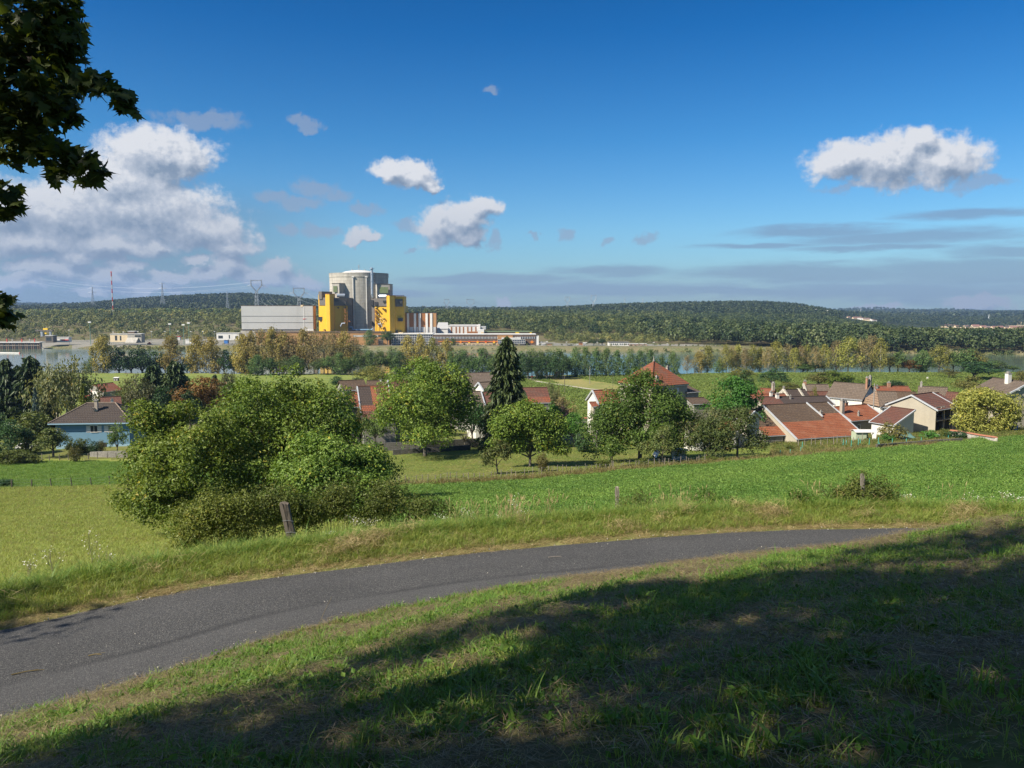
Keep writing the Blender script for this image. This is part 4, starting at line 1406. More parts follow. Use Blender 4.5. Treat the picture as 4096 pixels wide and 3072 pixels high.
# ------------------------------------------------------------------ far woods: nobody could count them
def wood(name, x, y, h, per, leaf, size=.24, flat=1.15, tone=.22, group=None):
 z = height(x, y)
 n = len(x)
 k = np.repeat(np.arange(n), per)
 m = len(k)
 d = rand_dir(m)
 d[:, 2] = np.where(d[:, 2] < -.25, -d[:, 2], d[:, 2])
 d = unit(d)
 lump = 1 + .22 * np.sin(d[:, 0] * 5 + k) * np.cos(d[:, 1] * 4 + k * 1.7)
 w = rng.uniform(.30, .46, n)
 c = np.stack([x[k] + d[:, 0] * h[k] * w[k] * lump, y[k] + d[:, 1] * h[k] * w[k] * lump, z[k] + h[k] * (.52 + .46 * d[:, 2] * lump)], 1)
 nr = unit(d + rng.normal(size=(m, 3)) * .45)
 s = size * h[k] * rng.uniform(.6, 1.3, m)
 V = cards(c, nr, s, s * .75, .12)
 tt = rng.normal(size=n) * tone * 1.3 + .16 * hashn(x, y, 60)
 v = np.repeat(np.clip(.42 + tt[k] + rng.normal(size=m) * .10, 0, 1), 4)
 me = np_mesh(name, V, [qfaces(m)], LM[leaf], {'v': v})
 o = link(bpy.data.objects.new(name, me))
 tag(o, kind='stuff')
 return o


def sect(n, px0, px1, d0, d1, power=1.0):
 """random points of a sector of country between two picture columns and two distances"""
 u0, _ = ray(px0, 330)
 u1, _ = ray(px1, 330)
 t = rng.uniform(0, 1, n)
 y = np.sqrt(d0 ** 2 + (d1 ** 2 - d0 ** 2) * t)
 x = rng.uniform(u0, u1, n) * y
 return x, y


def build_woods():
 # fallow slope with bushes and young trees behind the plant
 x, y = sect(9500, -60, 480, 925, 1580)
 keep = (hashn(x, y, 42) + .5 * hashn(x, y, 17) + rng.normal(size=len(x)) * .45 > -.15) & ~inside(FIELD_L, x, y) & ~inside(PATCH_B, x, y)
 x, y = x[keep], y[keep]
 h = np.interp(y, [925, 1050, 1300, 1580], [5, 8, 10, 11]) * rng.uniform(.4, 1.4, len(x))
 px = 512 + x / y * FPX
 h *= np.where((px > 560) | (px < -30), .8, 1)
 wood('scrub', x, y, h, 60, 'scrub', .18)
 x, y = sect(900, -80, 500, 1330, 1600)
 keep = ~inside(FIELD_L, x, y) & ~inside(PATCH_B, x, y) & (rng.uniform(size=len(x)) < .8)
 x, y = x[keep], y[keep]
 wood('tree_belt', x, y, rng.uniform(7, 14, len(x)), 46, 'green')
 # woods behind and beyond the plant
 x, y = sect(5200, 425, 690, 1010, 1900)
 px = 512 + x / y * FPX
 keep = (y > np.interp(px, [425, 500, 560, 620, 690], [1060, 1060, 985, 960, 1010]) + 40 * hashn(x, y, 30))
 x, y = x[keep], y[keep]
 h = np.interp(y, [960, 1100, 1300, 1900], [7, 12, 15, 17]) * rng.uniform(.65, 1.25, len(x))
 wood('woodland', x, y, h, 110, 'wood_mix', .145)
 x, y = sect(6000, 640, 1090, 715, 1900)
 px = 512 + x / y * FPX
 keep = (y > np.interp(px, [640, 700, 730, 790, 850, 1090], [960, 900, 820, 770, 735, 722])) & ~inside(FIELD_R, x, y) & ~inside(PATCH_R, x, y) & ~((px > 905) & (y > 1500)) & ~((px > 840) & (y > 1750))
 x, y = x[keep], y[keep]
 h = np.where(512 + x / y * FPX > 880, .75, 1) * np.interp(y, [715, 850, 1200, 1900], [10, 17, 16, 14]) * rng.uniform(.65, 1.25, len(x))
 wood('river_forest', x, y, h, 110, 'wood_mix2', .145)
 x = rng.uniform(175, 560, 1100)
 y = riv_far(x) + rng.uniform(9, 120, len(x))
 k = y > np.interp(x, [175, 260, 330], [880, 800, 0])
 wood('river_forest', x[k], y[k], rng.uniform(9, 19, k.sum()), 120, 'wood_mix2', .14)
 # wooded hills
 x, y = sect(9000, -40, 480, 1950, 3100)
 keep = (y > np.interp(512 + x / y * FPX, [0, 250, 480], [2020, 2000, 1950]))
 wood('hill_forest', x[keep], y[keep], rng.uniform(11, 19, keep.sum()), 36, 'forest', .24)
 x, y = sect(11000, 480, 1090, 1900, 3300)
 keep = ~inside(FIELD_R, x, y) & ~inside(PATCH_R, x, y) & ~((np.hypot(x - 1270, y - 2330) < 120)) & ~((512 + x / y * FPX > 840) & (y < 2560 + 180 * (512 + x / y * FPX < 885)))
 wood('hill_forest', x[keep], y[keep], rng.uniform(11, 19, keep.sum()), 36, 'forest', .24)
 x, y = sect(9000, -60, 1090, 3300, 7200)
 wood('hill_forest', x, y, rng.uniform(12, 22, len(x)), 12, 'forest', .5)
 # willow scrub along the far waterline
 x = np.concatenate([rng.uniform(-425, -300, 150), rng.uniform(-300, 330, 90), rng.uniform(260, 520, 120)])
 y = riv_far(x) + rng.uniform(3, 12, len(x))
 wood('bank_scrub', x, y, rng.uniform(2, 5, len(x)), 40, 'scrub')
 x, y = sect(700, -60, 1090, 508, 516)
 wood('bank_scrub', x, y, rng.uniform(1.5, 3.5, len(x)), 34, 'green')
 x = rng.uniform(-300, 215, 520)
 y = riv_far(x) + rng.uniform(22, 75, len(x))
 k = (hashn(x, y, 16) > -.1) & ~inside(CONCRETE, x, y) & (y < 836)
 wood('bank_scrub', x[k], y[k], rng.uniform(1, 3, k.sum()), 40, 'scrub')
 x, y = sect(420, 545, 705, 862, 985)
 k = ~inside(CONCRETE, x, y)
 wood('scrub', x[k], y[k], rng.uniform(3, 9, k.sum()), 80, 'scrub', .16)


LM['wood_mix'] = leaf_mat('wood_leaf', (.022, .046, .014), (.125, .150, .046), .2, .0, (.18, .19, .06))
LM['wood_mix2'] = leaf_mat('river_wood_leaf', (.018, .038, .016), (.088, .118, .038), .2, .0, (.13, .15, .065))
build_woods()

# ------------------------------------------------------------------ power plant beyond the river
M_CONCRETE = None


def concrete_mat():
 m, t, b = mat('shell_concrete')
 p = coord(t)
 sp = t.n('ShaderNodeSeparateXYZ', (p,)).outputs
 ang = t.m('MULTIPLY', t.m('ARCTAN2', sp[1], sp[0]), 32.0)
 uv = t.n('ShaderNodeCombineXYZ', (ang, sp[2], 0.0)).outputs[0]
 br = t.n('ShaderNodeTexBrick', {'Vector': uv, 'Color1': (.40, .375, .325, 1), 'Color2': (.35, .33, .285, 1), 'Mortar': (.20, .19, .165, 1), 'Scale': 1.0, 'Mortar Size': .12, 'Mortar Smooth': .5, 'Brick Width': 4.4, 'Row Height': 3.1}, offset=0.0)
 n = t.noise(t.v('MULTIPLY', uv, (.16, .03, 1)), 1.0, 6, .65)
 n2 = t.noise(p, .25, 6, .7)
 c = t.mix(t.m('MULTIPLY', t.smooth(n, .45, .75), .6), br.outputs[0], (.22, .205, .175))
 # black run-off below the rim
 top = t.m('MULTIPLY', t.smooth(t.m('ADD', sp[2], t.m('MULTIPLY', n, 6.0)), 76, 82), .75)
 c = t.mix(top, c, (.13, .125, .115))
 h = t.n('ShaderNodeHueSaturation', {'Color': c, 'Value': t.m('MULTIPLY_ADD', n2, .7, .68)})
 m.node_tree.links.new(h.outputs[0], b.inputs['Base Color'])
 b.inputs['Roughness'].default_value = .9
 return m


M_SHELL = concrete_mat()
M_CONCR = plain('grey_concrete', (.36, .34, .30), .9, .14, .3, dirt=(.16, .15, .13))
M_YELLOW = plain('yellow_cladding', (.60, .345, .012), .55, .06, .15, dirt=(.42, .22, .02))
M_GCLAD = plain('grey_cladding', (.115, .10, .085), .6, .1, .3)
M_HALL = plain('hall_cladding', (.41, .41, .40), .5, .05, .06, dirt=(.33, .33, .32))
M_WHITEP = plain('white_panel', (.62, .61, .58), .6, .06, .2, dirt=(.45, .43, .40))
M_RUST = plain('russet_cladding', (.27, .105, .028), .6, .1, .2)
M_BROWN = plain('brown_facing', (.115, .075, .05), .7, .12, .3)
M_BROWNL = plain('tan_facing', (.36, .19, .075), .7, .1, .3)
M_DARKM = plain('dark_metal', (.035, .034, .034), .5, .15, .5)
M_STEEL = plain('galvanised_steel', (.33, .36, .39), .45, .1, 1.0, .3)
M_DUCT = plain('silver_duct', (.42, .46, .52), .35, .08, .5, .5)
M_BLUEP = plain('blue_pipe', (.22, .38, .55), .5, .08, .5)
M_GREENW = plain('green_shutter', (.12, .16, .07), .6, .1, .5)
M_ROOFW = plain('pale_roofing', (.55, .54, .52), .7, .08, .2, dirt=(.38, .37, .35))
M_RED = plain('red_paint', (.50, .05, .03), .5, .08, .5)
M_ORANGE = plain('orange_paint', (.75, .24, .03), .5, .05, .5)
M_YELP = plain('yellow_paint', (.80, .52, .03), .5, .05, .5)
M_CREAM = plain('cream_plaster', (.62, .50, .33), .85, .06, .3, dirt=(.42, .34, .24))
M_GLASS = glass_mat('window_glass')
M_GLASSB = glass_mat('office_glass', (.03, .04, .06), .12)
M_TANK = plain('dull_black', (.03, .03, .035), .5, .1, .5)
M_BLUE = plain('blue_paint', (.04, .16, .45), .5, .08, .5)
M_GREENP = plain('green_mesh', (.10, .22, .17), .7, .1, .5)


def X(px, D):
 return ray(px, 330)[0] * D


def Z(py, D):
 return EZ + ray(512, py)[1] * D


def fbox(mb, px0, px1, py0, py1, D, dep, mi=0):
 """box whose front face lies at distance D and covers the given span of the view"""
 return mb.box(X(px0, D), X(px1, D), D, D + dep, Z(py1, D), Z(py0, D), mi)


def local(mb, o):
 """shift collected vertices so that they are relative to the thing's own base"""
 mb.v = [(a - o[0], b - o[1], c - o[2]) for a, b, c in mb.v]
 return mb


class Thing:
 """an Empty at a thing's base whose parts are given in world coordinates"""
 def __init__(self, name, label, cat, px, D, group=None, z=None):
  self.o = Vector((X(px, D), D, ground_z(X(px, D), D) if z is None else z))
  self.e = empty(name, self.o)
  tag(self.e, label, cat, group)

 def part(self, name, mats, mb, parent=None, **kw):
  return local(mb, self.o).obj(name, mats, parent or self.e, **kw)

 def fpart(self, name, m, px0, px1, py0, py1, D, dep, parent=None):
  return self.part(name, m, fbox(MB(), px0, px1, py0, py1, D, dep), parent)


def reactor():
 T = Thing('reactor_building', 'round grey concrete reactor building between two yellow blocks', 'reactor', 360, 905, z=0)
 ztop = Z(272.7, 880)
 R0 = 32.3
 c = (T.o.x, T.o.y)
 mb = MB().lathe([(R0, -2), (R0, ztop - 4.6), (R0 + .35, ztop - 4.5), (R0 + .35, ztop), (R0 - 1.2, ztop), (R0 - 1.2, ztop - 3)], 96)
 mb.obj('shell', M_SHELL, T.e, smooth=False)
 mb = MB().lathe([(R0 - 1.1, ztop - 2.5), (20, ztop - 1.0), (19.5, ztop + .6), (15, ztop + 2.1), (9, ztop + 3.2), (3, ztop + 3.7), (0.01, ztop + 3.8)], 64)
 mb.obj('dome_roof', M_ROOFW, T.e, smooth=True)
 mb = MB().tube([(0, 0, ztop + 3), (0, 0, ztop + 9)], .35, 8).box(-1.0, 1.0, -1, 1, ztop + 7, ztop + 7.6).box(-.6, .6, -.6, .6, ztop + 8.6, ztop + 9.6)
 for s in (-7, 7):
  mb.tube([(s, -2, ztop + 2.6), (s, -2, ztop + 4.6)], .7, 8)
 mb.obj('roof_mast', M_STEEL, T.e)
 # the two down pipes on the front
 for px in (354.4, 367.1):
  x = X(px, 874)
  th = math.asin(max(-1, min(1, (x - c[0]) / R0)))
  y = c[1] - R0 * math.cos(th) - .7
  T.part('down_pipe', M_ROOFW, MB().tube([(x, y, Z(329, 874)), (x, y, Z(276.4, 874))], .55, 8).box(x - 1.4, x + 1.4, y - .8, y + .9, Z(277.4, 874), Z(276.2, 874)))
 # annexes clinging to the shell
 for nm, (a, b, t, bt), w in (('annexe', (332.6, 344.8, 283.6, 300), (334.2, 338.1, 286, 292.2)), ('annexe', (376.0, 390.3, 284.4, 300), (380.4, 389.0, 287, 293.2))):
  D = 868
  r = b < 350
  x0, x1 = X(a, D), X(b, D)
  xm = X(340.3 if r else 378.4, D)
  mb = MB().prism([(x0, D + 2.0), (xm, D - 1.0), (x1, D + (7 if r else 1.0)), (x1, D + 22), (x0, D + 22)], 2, Z(bt, D), Z(t, D))
  an = T.part(nm, M_CONCR, mb)
  y0 = D - .6
  mb = fbox(MB(), *w[:2], *w[2:], D, .5)
  sh = 1.05 if r else -.2
  mb.v = [(p[0], p[1] - 1.2 + sh, p[2]) for p in mb.v]
  if r:
   mb.v = [(p[0], p[1] - .9 * (p[0] - x0) / (xm - x0), p[2]) for p in mb.v]
  T.part('shutter', M_GREENW, mb, an)
  mb = MB().prism([(x0 - .3, D + 1.7), (xm, D - 1.4), (x1 + .3, D + (6.8 if r else .7)), (x1 + .3, D + 22), (x0 - .3, D + 22)], 2, Z(t, D), Z(t, D) + .6)
  T.part('coping', M_GCLAD, mb, an)
 # silver stack
 D = 864
 x = X(372.9, D)
 mb = MB().tube([(x + 1.0, D + 3, Z(299.5, D)), (x + .5, D, Z(297, D)), (x, D - .5, Z(294, D)), (x, D - .5, Z(267.6, D))], [1.35, 1.35, 1.35, 1.25], 14)
 for py in (268.8, 274.2, 281, 287.6, 294.2):
  w = 2.5 if py < 270 else 1.75
  zc = Z(py, D)
  mb.lathe([(w, zc - .25), (w, zc + .25), (1.1, zc + .3)], 14, 0, x, D - .5)
 T.part('vent_stack', M_DUCT, mb, smooth=False)
 T.fpart('blue_main', M_BLUEP, 352.5, 372, 329.0, 330.0, 866, 1.2)
 T.part('blue_riser', M_BLUEP, MB().tube([(X(349.4, 866), 866, Z(327, 866)), (X(352.6, 866), 866, Z(327, 866)), (X(352.6, 866), 866, Z(329.6, 866))], .6, 8).tube([(X(372, 866), 866, Z(329.6, 866)), (X(372.9, 866), 866, Z(328, 866)), (X(372.9, 866), 866, Z(325.2, 866))], .75, 8))
 # railings, clutter and jutting gear on the right side of the shell
 T.part('wall_gear', M_DARKM, fbox(fbox(fbox(MB(), 375.0, 375.6, 274.6, 278.5, 872, 1), 375.0, 375.7, 279, 282, 872, 1), 369.4, 372.2, 321.2, 323.4, 862, 3))


def yellow_block(px, label, mirror):
 """wedge-shaped block with a pleated stair tower on its nose"""
 T = Thing('yellow_building', label, 'building', px, 860, 'yellow blocks beside the reactor', z=0)
 D = 852

 def pl(a, b):
  return (X(a, 858), b)
 if not mirror:
  pts = dict(l=316.9, n0=326.1, n=331.9, n1=334.6, r=350.5)
  body = [pl(316.9, D + 16), pl(326.1, D + 8), pl(334.6, D + 6.5), pl(346.9, D + 13), pl(346.9, D + 44), pl(316.9, D + 44)]
  top = 305.6
  T.part('body', M_YELLOW, MB().prism(body, 2, -1, Z(top, D)))
  T.part('tower', M_YELLOW, MB().prism([pl(326.1, D + 12), pl(326.4, D + 4.4), pl(328.5, D + .4), pl(331.6, D - 1), pl(332.1, D - .8), pl(334.6, D + 3.4), pl(334.6, D + 12)], 2, -1, Z(294.2, D)))
  T.part('roof_cap', M_RUST, MB().prism([pl(326.0, D + 12), pl(326.3, D + 4.2), pl(328.5, D + .2), pl(331.8, D - 1.4), pl(334.8, D + 3.2), pl(334.8, D + 12)], 2, Z(294.2, D), Z(293.7, D)))
  T.part('dark_flank', M_GCLAD, MB().prism([pl(346.9, D + 12.8), pl(350.6, D + 15), pl(350.6, D + 44), pl(346.9, D + 44)], 2, -1, Z(305.7, D)))
  T.part('cladding_band', M_GCLAD, MB().prism([pl(334.6, D + 5.6), pl(346.8, D + 12.0), pl(350.7, D + 14.2), pl(350.7, D + 44), pl(334.6, D + 44)], 2, Z(305.7, D), Z(297.8, D)))
  T.part('cladding_band', M_GCLAD, MB().prism([pl(318.2, D + 14.2), pl(326.1, D + 7.3), pl(326.1, D + 40), pl(318.2, D + 40)], 2, Z(305.4, D), Z(297.4, D)))
  T.part('roof_box', M_GCLAD, MB().prism([pl(317.8, D + 13.2), pl(321.7, D + 9.8), pl(330.5, D + 26), pl(326, D + 34), pl(317.8, D + 34)], 2, Z(299.2, D), Z(291.3, D)))
  T.part('corner_panel', M_YELLOW, MB().prism([pl(316.9, D + 15.5), pl(318.1, D + 14.6), pl(318.1, D + 40), pl(316.9, D + 40)], 2, Z(305.6, D), Z(294.4, D)))
  T.part('silver_tank', M_DUCT, MB().tube([(X(335.2, D), D + 12, Z(295.4, D)), (X(343, D), D + 13.5, Z(295.4, D))], 2.0, 14))
  wins = [(318.4, 322.7, 316.8, 320.2, 12.0), (343.4, 346.7, 301.2, 305.0, 10.5), (335.4, 338.3, 299.7, 301.4, 5.2)]
  dots = [(344.6, 307.3), (333.7, 322.8), (338.4, 307.8), (334.3, 330), (324, 330)]
  gear_x, pipes = 346.0, [(339.6, 326.6), (341.0, 323.6), (344.2, 323.4)]
  strip = [(345.4, 310), (345.6, 312.5), (345.5, 316), (345.4, 319), (345.2, 322), (349.5, 321.5)]
 else:
  body = [pl(374.0, D + 12), pl(387.2, D + 7.0), pl(395.4, D + 6.5), pl(403.8, D + 11), pl(403.8, D + 44), pl(374.0, D + 44)]
  T.part('body', M_YELLOW, MB().prism(body, 2, -1, Z(306.3, D)))
  T.part('tower', M_YELLOW, MB().prism([pl(387.1, D + 12), pl(387.3, D + 4.4), pl(389.6, D - .2), pl(390.9, D - 1), pl(391.3, D - .9), pl(395.3, D + 3.6), pl(395.4, D + 12)], 2, -1, Z(295.7, D)))
  T.part('roof_cap', M_RUST, MB().prism([pl(387.0, D + 12), pl(387.2, D + 4.2), pl(390.9, D - 1.4), pl(395.5, D + 3.4), pl(403.9, D + 9), pl(403.9, D + 13), pl(395.5, D + 13)], 2, Z(295.7, D), Z(295.2, D)))
  T.part('wing', M_YELLOW, MB().prism([pl(395.4, D + 6.2), pl(403.8, D + 10.5), pl(403.8, D + 30), pl(395.4, D + 30)], 2, Z(306.5, D), Z(296.1, D)))
  T.part('dark_flank', M_GCLAD, MB().prism([pl(370.8, D + 13.6), pl(374.0, D + 11.8), pl(374.0, D + 44), pl(370.8, D + 44)], 2, -1, Z(306.3, D)))
  T.part('cladding_band', M_GCLAD, MB().prism([pl(370.7, D + 12.6), pl(387.1, D + 6.0), pl(387.1, D + 44), pl(370.7, D + 44)], 2, Z(306.2, D), Z(298.2, D)))
  T.part('side_panel', M_GCLAD, MB().prism([pl(395.7, D + 5.6), pl(402.7, D + 9.2), pl(402.7, D + 12), pl(395.7, D + 12)], 2, Z(306.6, D), Z(299.0, D)))
  T.part('silver_tank', M_DUCT, MB().tube([(X(378.4, D), D + 11, Z(296.2, D)), (X(386, D), D + 9, Z(296.2, D))], 2.1, 14))
  wins = [(398.2, 402.8, 318.2, 321.4, 6.4), (375.0, 378.2, 301.9, 305.5, 8.9), (383.4, 386.4, 300.5, 302.4, 5.6), (399.5, 402.5, 301, 303.4, 5.8), (395.5, 397.6, 330.4, 334, 5.4), (370.9, 373.9, 300, 305.4, 10.8)]
  dots = [(376.2, 308.4), (385.4, 309.6), (384.3, 319), (400.4, 331.3), (383, 308.8)]
  gear_x, pipes = 375.4, [(377.2, 324.4), (380.3, 324.2), (381.4, 327)]
  strip = [(375.3, 310.6), (375.6, 312.6), (375.4, 315.4), (375.6, 317.6), (375.2, 320), (377, 323.5)]
 for (a, b, t, bt, dy) in wins:
  T.fpart('window', M_DARKM, a, b, t, bt, D + dy, 5)
 mb = MB()
 for (a, t) in dots:
  fbox(mb, a - .5, a + .5, t - .6, t + .6, D + 5, 8)
 T.part('vents', M_DARKM, mb)
 dz = 8.5
 mb = MB()
 for (a, t) in strip:
  fbox(mb, a - .7, a + .9, t - .25, t + .35, D + 7.2, 4)
  fbox(mb, a - .5, a + .1, t - 1.4, t, D + 7.5, 2)
 mb.box(X(gear_x, D) - .15, X(gear_x, D) + .15, D + 8, D + 8.4, Z(332, D), Z(308, D))
 T.part('ladder', M_RUST, mb)
 q = [(X(a, D), D + 5.5, Z(t, D)) for a, t in pipes]
 T.part('vent_pipe', M_DUCT, MB().tube(q, .8, 8))
 if mirror:
  mb = MB()
  for k in range(13):
   a, t = 378.2 + rng.uniform(0, 7.5), 314.5 + rng.uniform(0, 13)
   fbox(mb, a - .25, a + .25, t - .35, t + .35, D + 7.2, 4)
  T.part('patches', M_WHITEP, mb)


def plant():
 reactor()
 yellow_block(333, 'yellow wedge-shaped block on the left of the round reactor', False)
 yellow_block(387, 'yellow wedge-shaped block on the right of the round reactor', True)
 # turbine hall
 D = 872
 T = Thing('turbine_hall', 'long pale grey windowless hall left of the yellow blocks', 'hall', 278, D, z=0)
 T.fpart('cladding', M_HALL, 241.8, 313.3, 305.9, 329.3, D, 11)
 T.fpart('end_strip', M_BROWNL, 313.4, 314.2, 306.2, 329.3, D + .4, 10)
 for py in (316.2, 322.6):
  T.fpart('dark_joint', M_DARKM, 241.7, 313.4, py - .16, py + .16, D - .12, 1)
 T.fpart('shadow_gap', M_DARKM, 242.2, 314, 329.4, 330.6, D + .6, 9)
 T.fpart('base', M_CONCR, 240.6, 314, 330.7, 338, D - 1, 12)
 T.fpart('roof_edge', M_BROWN, 241.7, 314.2, 305.5, 305.9, D - .15, 11)
 T.fpart('stair_head', M_CREAM, 301.2, 303.4, 304.9, 306.9, D - .25, 6)
 T.fpart('downpipe', M_WHITEP, 303.9, 304.4, 306.4, 329, D - .2, .5)
 T.fpart('doors', M_ROOFW, 301.5, 313.4, 329.2, 331.2, D - .3, 1)
 zc = Z(319, D)
 T.part('red_pennant', M_RED, MB().prism([(X(303.3, D), zc + .4), (X(306.8, D), zc + .35), (X(303.3, D), zc - .6)], 1, D - .3, D - .1))
 # low brown block in front of the towers
 D = 846
 T = Thing('machine_annexe', 'long low russet block behind the golden poplars', 'building', 310, D, z=0)
 T.fpart('wall', M_BROWNL, 255.6, 389, 332.8, 347, D, 6)
 T.fpart('roof_slab', M_BROWN, 254.5, 390, 331.4, 332.8, D - .4, 7)
 for k in range(26):
  T.fpart('window', M_WHITEP, 353.6 + k * .95, 354.25 + k * .95, 335.3, 336.7, D - .2, .5)
 T.fpart('window_band', M_DARKM, 353, 390, 335.1, 336.9, D - .1, .5)
 T.fpart('gate', M_GCLAD, 378, 383, 338.8, 345, D - .15, .6)
 # striped hall
 D = 872
 T = Thing('striped_hall', 'russet hall with tall white ribs right of the yellow blocks', 'hall', 420, D, z=0)
 T.fpart('wall', M_RUST, 403.9, 436.3, 312.9, 336, D, 9)
 for a, b in ((404.0, 404.6), (407.0, 409.2), (414.0, 416.2), (418.7, 420.9), (425.6, 427.8), (430.1, 432.4)):
  T.fpart('white_rib', M_WHITEP, a, b, 313.3, 334, D - 1.0, 1.2)
 for a, b in ((409.4, 413.8), (416.4, 418.5), (421.1, 425.4), (428, 429.9), (432.6, 436.2)):
  T.fpart('lower_panel', M_HALL, a + .3, b - .3, 327, 334, D - .35, .6)
 T.fpart('corner_panel', M_BROWNL, 432.6, 436.3, 313.2, 326.9, D - .3, .6)  # sunlit end of the russet wall, its brightness put into the colour
 T.fpart('roof_edge', M_DARKM, 403.9, 436.4, 312.5, 312.9, D - .3, 9)
 # pale hall and ribbed white building
 T = Thing('pale_hall', 'white hall with grey sloping roof behind the glass office', 'hall', 444, 900, z=0)
 D = 900
 T.fpart('wall', M_WHITEP, 436.3, 447.8, 328.6, 337, D, 30)
 x0, x1 = X(436.2, D), X(447.9, D)
 T.part('roof', M_HALL, MB().slab([(x0, D - .5, Z(328.7, D)), (x1 + .4, D - .5, Z(328.7, D)), (x1 - 2, D + 26, Z(328.7, D) + 6.4), (x0, D + 26, Z(328.7, D) + 6.4)], .4))
 T = Thing('ribbed_building', 'white ribbed building with russet window strips behind the long office', 'building', 463, 905, z=0)
 D = 905
 T.fpart('wall', M_WHITEP, 448.2, 478.6, 325.9, 337, D, 30)
 for a in (451.5, 456.1, 459.6, 463.4, 467.7, 471.5, 475.8):
  T.fpart('window', M_RUST, a - .6, a + .6, 326.8, 333.4, D - .2, .6)
 T.fpart('cornice', M_ROOFW, 448, 478.8, 325.3, 325.9, D - .4, 31)
 T.fpart('chimney', M_WHITEP, 478.2, 480.3, 324.2, 329.4, D - 2, 4)
 T.fpart('rear_wing', M_HALL, 480.2, 485.8, 326.6, 329.5, D + 12, 20)
 # russet and cream blocks on the roof line
 T = Thing('roof_block', 'cream and white block standing between ribbed building and long office', 'building', 480, 885, z=0)
 D = 885
 T.fpart('wall', M_WHITEP, 477.8, 484.0, 329.6, 336, D, 14)
 T.fpart('yellow_wall', M_CREAM, 480.8, 483.8, 331.9, 334.3, D - .3, 1)
 T.fpart('russet_wall', M_RUST, 468.2, 477.6, 331.8, 336, D + 1, 12)
 T = Thing('workshop_block', 'dark flat workshop with yellow corner boxes behind the long office', 'building', 508, 900, z=0)
 D = 900
 T.fpart('wall', M_BROWN, 484.2, 532.6, 332.2, 337, D, 20)
 T.fpart('roof_slab', M_GREENW, 484, 532.8, 331.5, 332.2, D - .4, 21)
 T.fpart('corner_box', M_YELP, 515.4, 519.2, 332.4, 335, D - 1.2, 8)
 T.fpart('corner_box', M_YELP, 529.8, 531.8, 332.5, 335, D - 1.2, 8)
 # glass office
 D = 842
 T = Thing('glass_office', 'glazed office block with white mullion grid beside the long brown office', 'office', 412, D, z=0)
 T.fpart('glazing', M_GLASSB, 391.5, 432.2, 334.6, 346.6, D, 24)
 mb = MB()
 for k in range(24):
  a = 391.5 + k * (432.2 - 391.5) / 23
  fbox(mb, a - .11, a + .11, 334.4, 346.6, D - .35, .5)
 for py in (334.5, 336.7, 338.9, 341.1, 343.3, 345.5):
  fbox(mb, 391.4, 432.3, py - .16, py + .16, D - .3, .4)
 T.part('mullion_grid', M_WHITEP, mb)
 T.fpart('roof', M_ROOFW, 391.2, 432.5, 333.6, 334.3, D - .8, 26)
 T.fpart('roof_box', M_CREAM, 398.3, 402.8, 332.6, 333.6, D + 5, 6)
 T.fpart('roof_box', M_CREAM, 420.8, 423.6, 332.8, 333.6, D + 5, 6)
 mb = MB()
 for k in range(16):
  a = 404 + k * 1.75 + rng.uniform(-.3, .3)
  fbox(mb, a - .12, a + .12, 332.7 + rng.uniform(0, .5), 333.6, D + 3, .5)
 T.part('vent_caps', M_ROOFW, mb)
 T.fpart('base', M_CONCR, 391.5, 432.2, 346.6, 349, D + .3, 23)
 # long office
 T = Thing('office_building', 'long brown office with window band and row of yellow half discs', 'office', 480, D, z=0)
 T.fpart('wall', M_BROWN, 432.6, 535.8, 334.6, 349, D, 20)
 T.fpart('roof_edge', M_ROOFW, 432.4, 536, 334.1, 334.6, D - .4, 21)
 wb = T.fpart('window_band', M_GLASSB, 433, 497.2, 336.8, 338.7, D - .08, .5)
 T.fpart('window_band', M_GLASSB, 513, 535.6, 336.8, 338.7, D - .08, .5)
 for k in range(45):
  a = 433 + k * 1.46
  T.fpart('window_post', M_WHITEP, a - .2, a + .2, 336.7, 338.8, D - .3, .4)
 for k in range(13):
  a = 514 + k * 1.7
  T.fpart('window_post', M_WHITEP, a - .2, a + .2, 336.7, 338.8, D - .3, .4)
 T.fpart('orange_stripe', M_ORANGE, 438, 497.4, 341.3, 341.7, D - .15, .4)
 T.fpart('red_stripe', M_RED, 448, 497.4, 341.75, 341.95, D - .15, .4)
 for k, px in enumerate((443.6, 452, 460.6, 469.2, 477.6, 485.8, 494.0)):
  zc, xc = Z(341.9, D), X(px, D)
  r = 1.25
  pts = [(xc + r * math.cos(a), zc + r * math.sin(a)) for a in np.linspace(0, 2 * math.pi, 18)[:-1]]
  T.part('disc', M_YELP if k % 3 != 2 else M_ORANGE, MB().prism(pts, 1, D - .5, D - .2))
  T.part('half_disc', M_RED if k % 2 else M_ORANGE, MB().prism([(xc + r * 1.02 * math.cos(a), zc + r * 1.02 * math.sin(a)) for a in np.linspace(0, math.pi, 10)], 1, D - .65, D - .51))
 zc, xc = Z(342.0, D), X(532, D)
 T.part('star_emblem', M_ORANGE, MB().prism([(xc - 2.6, zc), (xc - .8, zc + .5), (xc, zc + 1.9), (xc + .8, zc + .5), (xc + 2.6, zc), (xc + .7, zc - .6), (xc, zc - 1.8), (xc - .7, zc - .6)], 1, D - .4, D - .2))
 T.fpart('arcade_beam', M_CREAM, 440, 497.6, 343.6, 344.4, D - 1.2, 1.4)
 for k in range(14):
  a = 443 + k * 4.1
  T.fpart('arcade_post', M_CREAM, a - .25, a + .25, 344.4, 347.6, D - 1.2, .6)
  T.fpart('arcade_window', M_GLASSB, a + .5, a + 3.4, 344.8, 347.2, D - .2, .5)
 T.fpart('end_wall', M_WHITEP, 535.8, 538.8, 336.2, 347, D + .5, 18)
 T.fpart('entrance_wing', M_BROWNL, 497.4, 513, 335.6, 348, D - 5, 6)
